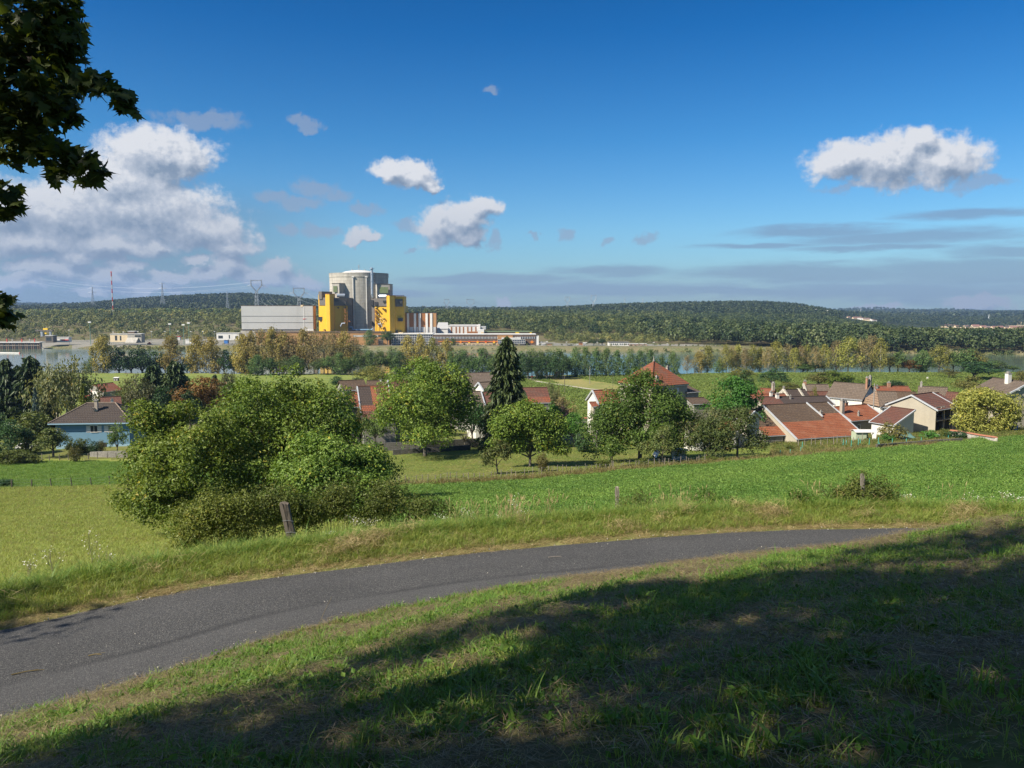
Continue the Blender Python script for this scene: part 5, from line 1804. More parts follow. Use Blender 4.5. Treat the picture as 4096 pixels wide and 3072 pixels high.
 T.fpart('entrance_glass', M_GLASSB, 498, 525.2, 339.6, 343.9, D - 8, 7)
 mb = MB()
 for k in range(16):
  a = 498 + k * 27.2 / 15
  fbox(mb, a - .12, a + .12, 339.5, 344, D - 8.2, .3)
 for py in (339.6, 341.7, 343.9):
  fbox(mb, 497.9, 525.3, py - .14, py + .14, D - 8.2, .3)
 T.part('mullion_grid', M_WHITEP, mb)
 T.fpart('entrance_roof', M_ROOFW, 501.5, 521, 337.6, 339.4, D - 7, 6)
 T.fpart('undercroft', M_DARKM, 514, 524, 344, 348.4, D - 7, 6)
 # gatehouse side
 simple = [
  ('kiosk', 'small white gatehouse with dark windows right of the long office', 'kiosk', (541.8, 545.2, 343.8, 347.0), 838, 4, M_WHITEP, [(542.6, 543.4, 344.6, 345.8), (544, 544.7, 344.6, 345.8)]),
  ('timber_shed', 'ochre timber shed by the plant entrance', 'shed', (546.4, 552.4, 344.0, 347.6), 836, 5, M_BROWNL, []),
  ('brick_hut', 'brown brick hut behind the white lettered board', 'hut', (579.4, 583.2, 342.8, 346.6), 838, 5, M_RUST, []),
  ('field_office', 'white two storey building with dark arched windows by the river', 'building', (608.8, 629.2, 342.4, 348.8), 822, 9, M_WHITEP, []),
  ('low_building', 'low orange building with white window strips beyond the arched windows', 'building', (629.6, 647, 344.2, 347.8), 836, 6, plain('salmon_plaster', (.50, .25, .14), .8, .08, .4), [(631, 632.2, 345.1, 346.4), (634.5, 636.5, 345.1, 346.4), (638, 640, 345.1, 346.4), (642, 645.5, 345.1, 345.9)]),
  ('white_building', 'low white service building left of the grey hall', 'building', (216.3, 238.8, 333.4, 338.8), 862, 8, M_WHITEP, [(218, 222.5, 335.6, 338.4), (228.5, 229.6, 335, 338.6), (235, 237.5, 336, 338.6)]),
  ('container', 'white site container between the light masts', 'container', (185, 190.8, 339.6, 342.4), 845, 5, M_WHITEP, []),
  ('container', 'bright blue container left of the grey hall', 'container', (223.6, 227.2, 340.0, 342.4), 845, 4, M_BLUE, []),
  ('cabin', 'tiny white cabin with red roof edge between light masts', 'cabin', (176.9, 179.4, 336.8, 339.0), 860, 3, M_WHITEP, []),
  ('cream_building', 'cream plastered block with brown door by the left river bank', 'building', (109.7, 127.1, 334.4, 340.8), 846, 9, M_CREAM, [(114.5, 116.6, 335.6, 340.4), (119.4, 120.8, 336, 340.4)]),
  ('intake_house', 'grey concrete intake house with sloped foot and window strip', 'building', (127.0, 141.0, 334.0, 341.6), 844, 8, M_CONCR, [(134.4, 140.4, 335.2, 337.0)]),
  ('winch_house', 'brown box on the roof of the concrete intake house', 'winch house', (127.6, 134.2, 331.6, 334.2), 846, 6, M_BROWN, []),
  ('quay_house', 'dark low control house at the end of the river wall', 'building', (44.8, 52.6, 335.8, 341.4), 838, 7, M_GCLAD, [(45.6, 50.6, 337.2, 340.6)]),
  ('store_building', 'long white store with red end behind the control house', 'building', (52.8, 68.0, 337.6, 341.0), 850, 6, M_WHITEP, []),
 ]
 for (nm, lab, cat, (a, b, t, bt), D, dep, m_, wins) in simple:
  T = Thing(nm, lab, cat, (a + b) / 2, D + dep / 2)
  T.fpart('wall', m_, a, b, t, bt + 1.2, D, dep)
  T.fpart('roof', M_BROWN if m_ in (M_BROWNL, M_RUST) else M_ROOFW if nm not in ('field_office', 'cabin') else (M_GCLAD if nm == 'field_office' else M_RED), a - .3, b + .3, t - .45, t, D - .4, dep + .8)
  for w in wins:
   T.fpart('window', M_GLASS, *w, D - .12, .4)
  if nm == 'field_office':
   for row in (343.6, 346.3):
    for k in range(9):
     px = 611.6 + k * 2.0 + (.8 if k > 3 else 0)
     xc, D2 = X(px, D), D - .15
     z0, z1 = Z(row + 1.3, D), Z(row + .4, D)
     r = .55
     T.part('arched_window', M_GLASS, MB().prism([(xc - r, z0), (xc + r, z0)] + [(xc + r * math.cos(q), z1 + r * math.sin(q)) for q in np.linspace(0, math.pi, 8)], 1, D2, D2 + .3))
   mb = MB()
   for k in range(8):
    mb.box(X(612 + k * .9, D), X(613 + k * .9, D), D - 6, D - 1, Z(349 + k * .4, D) - .5, Z(349 + k * .4, D))
    mb.box(X(624 + k * .9, D), X(625 + k * .9, D), D - 6, D - 1, Z(348.6 + k * .5, D) - .5, Z(348.6 + k * .5, D))
   T.part('outside_stairs', M_CONCR, mb)
  if nm == 'intake_house':
   x0, x1 = X(127, D), X(138, D)
   T.part('sloped_foot', M_CONCR, MB().prism([(D - 6, Z(341.8, D - 6) - 1), (D - .05, Z(337.6, D)), (D - .05, Z(342, D) - 1)], 0, x0, x1))
  if nm == 'store_building':
   T.fpart('red_end', M_RED, 61, 67.9, 339.3, 340.8, D - .15, .4)
 # white board with black letter-like shapes
 D = 834
 T = Thing('sign_board', 'tall white board with black painted letters by the plant entrance', 'sign', 585.6, D)
 T.fpart('board', M_WHITEP, 583.0, 587.2, 342.3, 347.6, D, .5)
 mb = MB()
 for (a, b, t, bt) in ((583.5, 584.1, 343, 346.8), (584.1, 584.8, 344.7, 345.2), (584.8, 585.3, 343, 346.8), (585.8, 586.8, 343, 343.5), (585.8, 586.2, 343.5, 344.8), (585.8, 586.8, 344.6, 345.1), (586.4, 586.8, 345.1, 346.4), (585.8, 586.8, 346.3, 346.8)):
  fbox(mb, a, b, t, bt, D - .12, .1)
 T.part('letters', M_TANK, mb)
 # tank truck and car
 D = 828
 T = Thing('tank_trailer', 'black cylindrical tank trailer parked at the plant entrance', 'trailer', 570, D)
 T.part('tank', M_TANK, MB().tube([(X(567.6, D), D, Z(346.2, D)), (X(572.6, D), D, Z(346.2, D))], 1.5, 14))
 g = Z(347.8, D)
 mb = MB()
 for px in (568.4, 569.8, 571.8):
  mb.tube([(X(px, D), D - 1.2, g + .5), (X(px, D), D - .9, g + .5)], .55, 12)
 T.part('wheels', M_DARKM, mb)
 T = Thing('parked_car', 'white car parked on the plant road', 'car', 576.5, D + 6)
 b = T.o
 T.part('body', M_WHITEP, MB().prism([(-2.1, .3), (2.1, .3), (2.1, .85), (1.2, .95), (.7, 1.45), (-1.2, 1.45), (-1.8, .95), (-2.1, .85)], 1, -.85, .85)) if False else None
 mb = MB().prism([(b.x - 2.1, b.z + .3), (b.x + 2.1, b.z + .3), (b.x + 2.1, b.z + .85), (b.x + 1.2, b.z + .95), (b.x + .7, b.z + 1.5), (b.x - 1.2, b.z + 1.5), (b.x - 1.8, b.z + .95), (b.x - 2.1, b.z + .85)], 1, b.y - .85, b.y + .85)
 T.part('body', M_WHITEP, mb, bevel=.05)
 T.part('side_window', M_GLASS, MB().prism([(b.x + .95, b.z + .98), (b.x + .6, b.z + 1.4), (b.x - 1.1, b.z + 1.4), (b.x - 1.5, b.z + .98)], 1, b.y - .88, b.y - .84))
 for s in (-1.3, 1.3):
  T.part('wheel', M_DARKM, MB().tube([(b.x + s, b.y - .9, b.z + .32), (b.x + s, b.y - .65, b.z + .32)], .32, 14))
 # red loader
 T = Thing('red_loader', 'small red loader parked by the concrete intake house', 'vehicle', 148.8, 860)
 b = T.o
 T.part('body', M_RED, MB().box(b.x - 2, b.x + 1.2, b.y - 1, b.y + 1, b.z + .6, b.z + 1.6).box(b.x - .6, b.x + .8, b.y - .8, b.y + .8, b.z + 1.6, b.z + 2.6))
 T.part('shovel', M_DARKM, MB().box(b.x + 1.2, b.x + 2.2, b.y - 1.1, b.y + 1.1, b.z + .2, b.z + 1))
 for sx in (-1.2, .8):
  T.part('wheel', M_DARKM, MB().tube([(b.x + sx, b.y - 1.2, b.z + .6), (b.x + sx, b.y + 1.2, b.z + .6)], .6, 12))
 # river wall, gantry, fences
 D = 826
 T = Thing('river_wall', 'long concrete intake wall with dark ribs at the left river bank', 'wall', 15, D, z=-4)
 T.fpart('wall', M_CONCR, -30, 38.4, 342.8, 351, D, 5)
 T.fpart('deck', M_ROOFW, -30, 38.8, 342.2, 342.8, D - 1.2, 9)
 for k in range(24):
  px = -10 + k * 2.1
  T.fpart('rib', M_BROWN if k % 3 else M_DARKM, px, px + 1.15, 342.9, 351, D - .6, .5)
 T.fpart('waler', M_CONCR, -30, 38.4, 345.4, 345.8, D - .9, .4)
 T.part('wing_wall', M_CONCR, MB().prism([(X(38.4, D), -4.5), (X(38.4, D), Z(344.5, D)), (X(43.5, D), Z(349.5, D)), (X(43.5, D), -4.5)], 1, D, D + 1.2))
 for k, px in enumerate((6, 11.5, 21, 29, 33.8)):
  T2 = Thing('hoist_post', f'{ordinal(k)} from the left of the small hoists on the intake wall', 'hoist', px, D + 3, 'small hoists on the intake wall', z=Z(342.2, D))
  T2.fpart('post', M_CONCR if k % 2 else M_RED, px - .35, px + .35, 338.6, 342.2, D + 2.6, .8)
  T2.fpart('arm', M_DARKM, px - 1.2, px + .8, 338.0, 338.7, D + 2.6, .8)
 D = 840
 T = Thing('gantry_crane', 'steel gantry crane with yellow trolley above the left bank', 'crane', 43, D)
 T.fpart('bridge', M_GCLAD, 35.2, 52.3, 329.9, 331.2, D, 3)
 for a, b in ((40.3, 42.2), (49.2, 50.4)):
  T.fpart('leg', M_STEEL, a, b, 331.2, 336.4, D + .4, 2)
 T.fpart('trolley', M_YELP, 43, 47.6, 328.2, 329.9, D + .3, 2.4)
 T.fpart('hook_block', M_YELP, 44.5, 46.2, 332.4, 334, D + 1, 1)
 T = Thing('float_boom', 'white floating barrier on the river by the intake wall', 'boom', 9, 755, z=-3)
 T.part('float', M_WHITEP, MB().tube([(X(-30, 762), 762, -2.7), (X(18, 752), 752, -2.7)], .55, 8))
 T.part('red_end', M_RED, MB().tube([(X(18, 752), 752, -2.7), (X(18.7, 752), 751.8, -2.7)], .6, 8))
 fence_line('plant_fence', 'grey mesh security fence along the river front of the plant left of the hall', [(40, 342.5), (90, 342.2), (140, 342.6), (190, 343.2), (240, 343.4)], 832, 2.6)
 fence_line('plant_fence', 'mesh security fence along the river front right of the long office', [(538, 348.6), (580, 348.2), (640, 348.6), (690, 350), (720, 351.5)], 812, 2.4)


def fence_line(name, label, pix, D, h, step=6.0):
 p0 = [Vector((X(px, D), D, 0)) for px, py in pix]
 root = empty(name, (p0[0].x, D, 0))
 mb, pb = MB(), MB()
 n = int((p0[-1].x - p0[0].x) / step)
 xs = np.linspace(p0[0].x, p0[-1].x, n + 1)
 zs = height(xs, np.full(n + 1, D))
 for i in range(n + 1):
  pb.tube([(xs[i] - p0[0].x, 0, zs[i] - .2), (xs[i] - p0[0].x, 0, zs[i] + h)], .07, 5)
 for i in range(n):
  for k in range(5):
   q = .2 + (h - .25) * k / 4
   mb.tube([(xs[i] - p0[0].x, 0, zs[i] + q), (xs[i + 1] - p0[0].x, 0, zs[i + 1] + q)], .022, 3, cap=False)
  for k in range(6):
   t = k / 6
   a, z = xs[i] + (xs[i + 1] - xs[i]) * t - p0[0].x, zs[i] + (zs[i + 1] - zs[i]) * t
   mb.tube([(a, 0, z + .2), (a, 0, z + h - .05)], .022, 3, cap=False)
 mb.obj('mesh_wire', M_STEEL, root)
 pb.obj('posts', M_STEEL, root)
 tag(root, label, 'fence')


def lamps():
 L = [(90, 322, 337, 'tall floodlight mast with double head on the left bank'), (170, 323.8, 340, 'left of the three tall floodlight masts before the hall'), (183.5, 324.6, 342, 'middle of the three tall floodlight masts before the hall'), (188.8, 322.8, 340, 'right of the three tall floodlight masts before the hall')]
 for (px, t, b, s) in L:
  D = 858
  T = Thing('floodlight_mast', s, 'light mast', px, D, 'tall floodlight masts')
  x = T.o.x
  T.part('pole', M_GREENP, MB().tube([(x, D, T.o.z - .3), (x, D, Z(t, D))], [.32, .22], 8))
  T.part('lamp_head', M_WHITEP, MB().box(x - 1.5, x + 1.5, D - .6, D + .6, Z(t, D) - .9, Z(t, D) + .5))
 L = [(113, 332), (123.3, 332), (137.6, 331.6), (151.4, 331.4), (164.8, 331.4), (177.8, 331.2), (190.6, 331.4), (202.8, 331.5), (214.4, 331.4), (68.8, 330), (541.4, 342), (547, 341.4), (566.6, 342), (597.4, 342.2), (654, 342.4), (667.6, 343.8), (685.6, 345.2)]
 for i, (px, t) in enumerate(L):
  D = 850 if px < 300 else 818
  T = Thing('yard_lamp', (f'{ordinal(i)} from the left of the slim yard lamps left of the hall' if i < 9 else ['slim yard lamp behind the white store on the left bank', 'yard lamp beside the white gatehouse', 'yard lamp behind the ochre timber shed', 'yard lamp left of the black tank trailer', 'yard lamp before the dark tree clump by the river', 'yard lamp right of the low orange building', 'yard lamp on the river road beyond the orange building', 'last yard lamp on the river road'][i - 9]), 'lamp', px, D, 'slim yard lamps of the plant')
  x = T.o.x
  T.part('pole', M_STEEL, MB().tube([(x, D, T.o.z - .3), (x, D, Z(t, D))], .11, 6))
  T.part('lamp_head', M_WHITEP, MB().box(x - .9, x + .9, D - .3, D + .3, Z(t, D) - .25, Z(t, D) + .2))


def lattice(mb, p0, p1, w0, w1, n, r=.12):
 """square lattice leg between two centres"""
 p0, p1 = Vector(p0), Vector(p1)
 def ring(t):
  c, w = p0.lerp(p1, t), w0 + (w1 - w0) * t
  return [c + Vector((sx * w / 2, sy * w / 2, 0)) for sx, sy in ((-1, -1), (1, -1), (1, 1), (-1, 1))]
 for i in range(n):
  a, b = ring(i / n), ring((i + 1) / n)
  for k in range(4):
   mb.tube([a[k], b[k]], r, 3, cap=False)
   mb.tube([a[k], b[(k + 1) % 4]], r * .6, 3, cap=False)
   mb.tube([a[(k + 1) % 4], b[k]], r * .6, 3, cap=False)


def pylon_cat(label, px, top, arm, waist, foot, wtop, warm, D, r=.16):
 T = Thing('power_pylon', label, 'pylon', px, D, 'lattice power pylons')
 s = D / FPX
 x, y = T.o.x, D
 zt, za, zw, zf = Z(top, D), Z(arm, D), Z(waist, D), min(Z(foot, D), T.o.z)
 mb = MB()
 lattice(mb, (x, y, zf), (x, y, zw), 8, 3.2, 7, r)
 h = wtop * s / 2
 for sg in (-1, 1):
  lattice(mb, (x + sg * .8, y, zw), (x + sg * h, y, za), 1.6, 1.4, 5, r * .8)
  lattice(mb, (x + sg * h, y, za), (x + sg * h, y, zt + 1.2), 1.4, .9, 3, r * .8)
  mb.tube([(x + sg * h, y, zt + 1), (x + sg * (h + .3), y, zt + 4.5)], r * .8, 3)
 T.part('tower_frame', M_STEEL, mb)
 mb = MB()
 for k in range(6):
  a0, a1 = x - h + 2 * h * k / 6, x - h + 2 * h * (k + 1) / 6
  for z0 in (zt, zt + 1.3):
   mb.tube([(a0, y, z0), (a1, y, z0)], r * .8, 3)
  mb.tube([(a0, y, zt), (a1, y, zt + 1.3)], r * .6, 3)
  mb.tube([(a0, y, zt + 1.3), (a1, y, zt)], r * .6, 3)
 w = warm * s / 2
 for sg in (-1, 1):
  mb.tube([(x + sg * h, y, za + 1.6), (x + sg * w, y, za - .6)], r * .8, 3)
  mb.tube([(x + sg * h, y, za - 1.0), (x + sg * w, y, za - .8)], r * .8, 3)
  for k in range(3):
   t = .3 + .3 * k
   mb.tube([(x + sg * (h + (w - h) * t), y, za - .9), (x + sg * (h + (w - h) * t), y, za - 2.5)], r * .6, 3)
 T.part('cross_arm', M_STEEL, mb)
 return (x, y, zt), [(x - h * .5, y, zt - 1.5), (x + h * .5, y, zt - 1.5), (x - w, y, za - 1.5), (x + w, y, za - 1.5)]


def pylon_tall(label, px, top, foot, D, arms, r=.16):
 T = Thing('power_pylon', label, 'pylon', px, D, 'lattice power pylons')
 s = D / FPX
 x, y = T.o.x, D
 zt, zf = Z(top, D), min(Z(foot, D), T.o.z)
 mb = MB()
 H = zt - zf
 lattice(mb, (x, y, zf), (x, y, zf + H * .55), H * .17, H * .06, 6, r)
 lattice(mb, (x, y, zf + H * .55), (x, y, zt), H * .06, .8, 5, r)
 T.part('tower_frame', M_STEEL, mb)
 mb = MB()
 for (py, w) in arms:
  z = Z(py, D)
  for sg in (-1, 1):
   mb.tube([(x, y, z + H * .035), (x + sg * w * s, y, z)], r * .8, 3)
   mb.tube([(x, y, z - H * .01), (x + sg * w * s, y, z)], r * .8, 3)
   mb.tube([(x + sg * w * s * .9, y, z), (x + sg * w * s * .9, y, z - 2)], r * .6, 3)
 T.part('cross_arm', M_STEEL, mb)
 return [(x + sg * w * s, y, Z(py, D) - 2) for (py, w) in arms for sg in (-1, 1)]


def wires(label, A, B, sag, r=.055):
 mb = MB()
 for a, b in zip(A, B):
  a, b = Vector(a), Vector(b)
  pts = []
  for k in range(13):
   t = k / 12
   p = a.lerp(b, t)
   p.z -= sag * 4 * t * (1 - t)
   pts.append(p)
  mb.tube(pts, r, 3, cap=False)
 o = mb.obj('power_line', M_STEEL)
 tag(o, label, 'power line', 'overhead power lines')


def pylons():
 _, a = pylon_cat('large cat-headed pylon above the left end of the grey hall', 257.7, 280.8, 285.4, 291.2, 303, 10.6, 17.5, 1450, .30)
 _, b = pylon_cat('large cat-headed pylon above the right end of the grey hall', 299.8, 288.6, 292.8, 298.6, 308, 10.6, 18.5, 1400, .26)
 c = pylon_tall('slim pylon on the hill far left with two arm rows', 94.3, 287.2, 303, 2300, [(288.0, 3.0), (292.3, 4.2)], .34)
 d = pylon_tall('slim pylon on the hill right of the red and white mast', 164, 283.0, 301, 2100, [(283.6, 2.7), (288.4, 4.2)], .34)
 pylon_tall('pale lattice pylon on the wooded hill left of the cat-headed pair', 228.4, 291.2, 304, 2000, [(292.4, 1.3), (295, 1.2)], .24)
 _, e = pylon_cat('cat-headed pylon far right of the reactor, left one', 446.8, 299.6, 302.4, 305.6, 311, 4.6, 6, 2300, .26)
 _, f = pylon_cat('cat-headed pylon beside the ribbed building skyline', 470.6, 299.8, 302.8, 306, 311, 7.2, 8, 2250, .26)
 _, g = pylon_cat('cat-headed pylon on the ridge left of centre right', 567.2, 297.2, 300, 303, 308, 4.6, 6, 2500, .26)
 _, h = pylon_cat('cat-headed pylon standing highest on the right ridge', 593.2, 295.4, 299, 302.4, 307, 4.8, 6.2, 2500, .26)
 pylon_tall('thin pylon on the right ridge after the cat-headed ones', 624.3, 298, 308, 2700, [(299, 1.3), (300.5, 1.3)], .13)
 pylon_tall('last thin pylon on the right ridge', 642.4, 298.2, 308, 2700, [(299.2, 1.3), (300.7, 1.3)], .13)
 pylon_tall('tiny pylon just right of the yellow blocks', 426, 305.4, 311, 2900, [(306.4, 1.2)], .2)
 pylon_tall('pale pylon on the saddle right of the wooded hill', 860, 308.2, 314, 3400, [(309.4, 1.3)], .3)
 pylon_tall('pale pylon above the far right village', 988, 314.4, 319, 3000, [(315.2, 1.4)], .3)
 wires('overhead lines sagging between the two cat-headed pylons', a, b, 12, .085)
 wires('overhead lines falling behind the reactor from the right cat-headed pylon', b, [(p[0] + 190, p[1] - 380, 34 + i * 3) for i, p in enumerate(b)], 10, .085)
 wires('overhead lines down to the grey hall roof from the left cat-headed pylon', a, [(X(276 + 6 * i, 960), 960, 40) for i in range(4)], 14, .085)
 wires('overhead lines leaving the left cat-headed pylon to the left', a, [(p[0] - 560, p[1] + 300, p[2] + 14) for p in a], 16, .085)
 wires('overhead lines between the far cat-headed pylons right of the reactor', e, f, 10, .085)
 wires('overhead lines along the right ridge', f, g, 26, .085)
 wires('overhead lines between the two ridge pylons', g, h, 6, .085)
 # red and white measuring mast
 D = 1380
 T = Thing('radio_mast', 'tall thin red and white banded mast on the left plain', 'mast', 114, D)
 z0, z1 = T.o.z, Z(272.3, D)
 x = T.o.x
 for k in range(11):
  mb = MB()
  lattice(mb, (x, D, z0 + (z1 - z0) * k / 11), (x, D, z0 + (z1 - z0) * (k + 1) / 11), 1.0, 1.0, 3, .22)
  T.part('mast_section', M_RED if k % 2 == 0 else M_WHITEP, mb)
 T.part('mast_tip', M_RED, MB().box(x - .9, x + .9, D - .5, D + .5, z1 - .5, z1 + 1.4))
 T = Thing('orange_tank', 'small orange tank in the field left of the mast', 'tank', 89, 1650)
 b = T.o
 T.part('tank', M_ORANGE, MB().tube([(b.x - 4, b.y, b.z + 3), (b.x + 4, b.y, b.z + 3)], 3, 10))
 T.part('cradle', M_DARKM, MB().box(b.x - 4, b.x + 4, b.y - 2, b.y + 2, b.z, b.z + 1))


def far_house(px, py, D, w, roofm, wallm, label, group, yaw=0.0):
 x = X(px, D)
 z = max(ground_z(x, D), Z(py, D))
 root = empty('village_house', (x, D, z), yaw)
 dp, h, rh = w * .7, w * .28, w * .52
 MB().box(-w / 2, w / 2, -dp / 2, dp / 2, -3, h).prism([(-dp / 2, h), (dp / 2, h), (0, rh)], 0, -w / 2, w / 2).obj('wall', wallm, root)
 o = .6
 k = (rh - h) / (dp / 2)
 MB().slab([(-w / 2 - o, -dp / 2 - o, h - k * o + .3), (w / 2 + o, -dp / 2 - o, h - k * o + .3), (w / 2 + o, 0, rh + .3), (-w / 2 - o, 0, rh + .3)], .3).slab([(w / 2 + o, dp / 2 + o, h - k * o + .3), (-w / 2 - o, dp / 2 + o, h - k * o + .3), (-w / 2 - o, 0, rh + .3), (w / 2 + o, 0, rh + .3)], .3).obj('roof', roofm, root)
 tag(root, label, 'house', group)


def far_village():
 rf = [plain('far_red_tile', (.21, .11, .085), .8, .12, .1), plain('far_brown_tile', (.16, .11, .09), .8, .12, .1)]  # tile reds muted in the colour itself to suggest haze
 g = 'houses of the far village right of the wooded hill'
 L = [(854, 323.2, 14), (858, 324.4, 18), (862, 322.6, 16), (866, 324.6, 18), (870, 323, 16), (874, 324.6, 13), (848, 324, 10)]
 for i, (px, py, w) in enumerate(L):
  far_house(px, py, 2720 + 20 * (i % 3), w, rf[i % 2], M_WHITEP if i % 3 else M_CREAM, f'{ordinal(sorted(q[0] for q in L).index(px))} from the left of the houses clustered at the foot of the wooded hill', g, [.2, -.5, .7, -.2, 1.1, 0, .3][i])
 L = [(943, 328.2, 12), (947, 329.6, 16), (951.5, 328.2, 18), (956, 329.8, 15), (960, 329.4, 14), (966, 330, 18), (975, 329.5, 22), (983, 331, 18), (988, 332, 14), (994, 332, 16), (1000, 332.4, 18), (1007, 332.6, 14), (1013, 332.6, 18), (1020, 333.4, 16)]
 g = 'houses of the far right village'
 x, y = sect(260, 895, 1080, 2290, 2440)
 k = ~inside(FIELD_R, x, y) & ~inside(PATCH_R, x, y)
 wood('tree_belt', x[k], y[k], rng.uniform(5, 11, k.sum()), 40, 'forest', .22)
 for i, (px, py, w) in enumerate(L):
  far_house(px, py, 2480 - i * 12, w, rf[(i + 1) % 3 == 0], M_CREAM, f'{ordinal(i)} from the left of the red roofed houses strung along the far right field', g, [.3, -.4, .1, .6, -.2, .4, 0, .2, -.5, .1, .3, 0, -.2, .2][i])
 # pale quarry scar on the wooded hill
 T = Thing('quarry_rock', 'pale rock outcrop on the flank of the wooded hill', 'rock', 819, 2330)
 mb = MB()
 for k in range(9):
  a, d = rng.uniform(-24, 24), rng.uniform(-6, 6)
  x, y = T.o.x + a, T.o.y + d - 30
  z = ground_z(x, y)
  s = rng.uniform(4, 9)
  mb.hexa([(x - s, y - s * .6, z - 2), (x + s, y - s * .5, z - 2), (x + s, y + s, z - 2), (x - s, y + s, z - 2), (x - s * .6, y - s * .3, z + s * 1.6), (x + s * .7, y - s * .2, z + s * 1.2), (x + s * .8, y + s, z + s * 1.9), (x - s * .7, y + s, z + s * 1.7)])
 T.part('rock', plain('pale_rock', (.60, .57, .52), .9, .15, .08), mb)


plant()
lamps()
pylons()
far_village()
grow_px('green', 370.3, 330.5, 348, 10, 'green poplar before the reactor on the far bank', D=835, group='trees at the plant front')
grow_px('greenround', 387.5, 329.2, 348, 12, 'taller round green tree before the right yellow block', D=835, group='trees at the plant front')
grow_px('dark', 594, 339.5, 348, 9, 'left dark tree of the clump by the white building', D=838, group='trees at the plant front')
grow_px('dark', 602, 339, 348, 10, 'right dark tree of the clump by the white building', D=838, group='trees at the plant front')
grow_px('goldround', 574, 340, 347, 8, 'yellow green round tree at the plant entrance', D=850, group='trees at the plant front')
grow_px('conifer', 112, 312, 322, 2.6, 'dark column-shaped tree at the foot of the mast', D=1340, group='trees at the plant front')
grow_px('green', 453.3, 338.6, 347.6, 4.5, 'small tree before the long office windows', D=836, group='trees at the plant front')

# ------------------------------------------------------------------ houses
T_OR = tile_mat('orange_tiles', (0.296, 0.087, 0.030), (0.244, 0.070, 0.025), (0.222, 0.089, 0.044), (0.148, 0.096, 0.059), mossamt=.15)
T_OR2 = tile_mat('mixed_tiles', (0.274, 0.080, 0.032), (0.220, 0.065, 0.027), (0.122, 0.065, 0.042), (0.167, 0.129, 0.084), mossamt=.35)
T_RB = tile_mat('red_brown_tiles', (0.160, 0.060, 0.036), (0.128, 0.050, 0.032), (0.088, 0.050, 0.036), (0.136, 0.104, 0.072), mossamt=.4)
T_BR = tile_mat('brown_tiles', (.115, .072, .042), (.09, .056, .034), (.066, .044, .031), (.20, .145, .075), mossamt=.9)
T_GB = tile_mat('grey_brown_tiles', (.165, .122, .088), (.135, .10, .073), (.105, .08, .062), (.22, .18, .125), mossamt=.75)
T_DK = tile_mat('dark_tiles', (0.068, 0.046, 0.036), (0.058, 0.040, 0.032), (0.048, 0.036, 0.030), (0.096, 0.080, 0.056), mossamt=.4)
T_PINK = tile_mat('pink_tiles', (0.281, 0.187, 0.119), (0.238, 0.157, 0.102), (0.204, 0.136, 0.093), (0.170, 0.128, 0.085), mossamt=.5)
T_BLUEH = tile_mat('hipped_roof_tiles', (0.058, 0.041, 0.032), (0.050, 0.035, 0.028), (0.041, 0.031, 0.025), (0.077, 0.063, 0.047), mossamt=.5)
S_PALE = stone_mat('pale_rubble', (.52, .48, .40), (.38, .35, .29), (.56, .52, .45), 2.0)
S_GREY = stone_mat('grey_rubble', (.25, .235, .205), (.17, .16, .14), (.27, .25, .22), 2.2)
S_DARK = stone_mat('dark_rubble', (.10, .095, .085), (.06, .057, .052), (.09, .085, .075), 2.6)
P_WHITE = plain('white_plaster', (0.581, 0.563, 0.510), .9, .07, .5, dirt=(0.396, 0.370, 0.317))
P_BEIGE = plain('beige_render', (0.338, 0.306, 0.241), .9, .08, .4, dirt=(0.238, 0.209, 0.166))
P_GREY = plain('grey_render', (0.230, 0.217, 0.196), .9, .1, .5, dirt=(0.145, 0.136, 0.123))
P_BLUE = plain('blue_render', (.125, .245, .345), .85, .04, .8)
P_BLUEL = plain('pale_blue_render', (.26, .40, .50), .85, .04, .8)
P_ZINC = plain('zinc_edging', (.46, .48, .50), .45, .08, 1.0, .25)
P_WFRAME = plain('white_joinery', (.70, .68, .64), .6, .05, 2)
P_SHUT = plain('pale_shutter', (.58, .56, .54), .7, .05, 2)
P_BRICK = plain('chimney_brick', (.30, .16, .10), .9, .18, 2.5)
P_CHIM = plain('chimney_render', (.34, .29, .24), .9, .14, 1.5, dirt=(.16, .13, .11))
W_OLD = wood_mat('grey_timber', (.13, .11, .09), (.30, .27, .23))
W_DARK = wood_mat('dark_timber', (.045, .036, .028), (.12, .10, .08))
W_POST = wood_mat('weathered_post', (.085, .072, .055), (.27, .24, .19))
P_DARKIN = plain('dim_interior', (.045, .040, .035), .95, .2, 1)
P_TEAL = plain('teal_stake', (.05, .36, .32), .5, .1, 3)


def roof_part(name, quads, m, parent, thick=.14):
 """roof planes with tile courses; quad = eave left, eave right, ridge right, ridge left"""
 V, F, UV = [], [], []
 for q in quads:
  q = [Vector(p) for p in q]
  e = (q[1] - q[0]).normalized()
  nn = e.cross((q[3] - q[0]) if (q[3] - q[0]).length > .01 else (q[2] - q[0])).normalized()
  if nn.z < 0:
   nn = -nn
  s = nn.cross(e)
  lo = [p - nn * thick for p in q]
  n = len(V)
  V += lo + q
  for f in ((0, 3, 2, 1), (4, 5, 6, 7), (0, 1, 5, 4), (1, 2, 6, 5), (2, 3, 7, 6), (3, 0, 4, 7)):
   F.append(tuple(n + i for i in f))
   for i in f:
    p = (lo + q)[i] - q[0]
    UV.append((p.dot(e), p.dot(s)))
 me = bpy.data.meshes.new(name)
 me.from_pydata([tuple(v) for v in V], [], F)
 l = me.uv_layers.new(name='roof')
 l.data.foreach_set('uv', np.array(UV, np.float32).ravel())
 me.materials.append(m)
 me.update()
 return link(bpy.data.objects.new(name, me), parent)


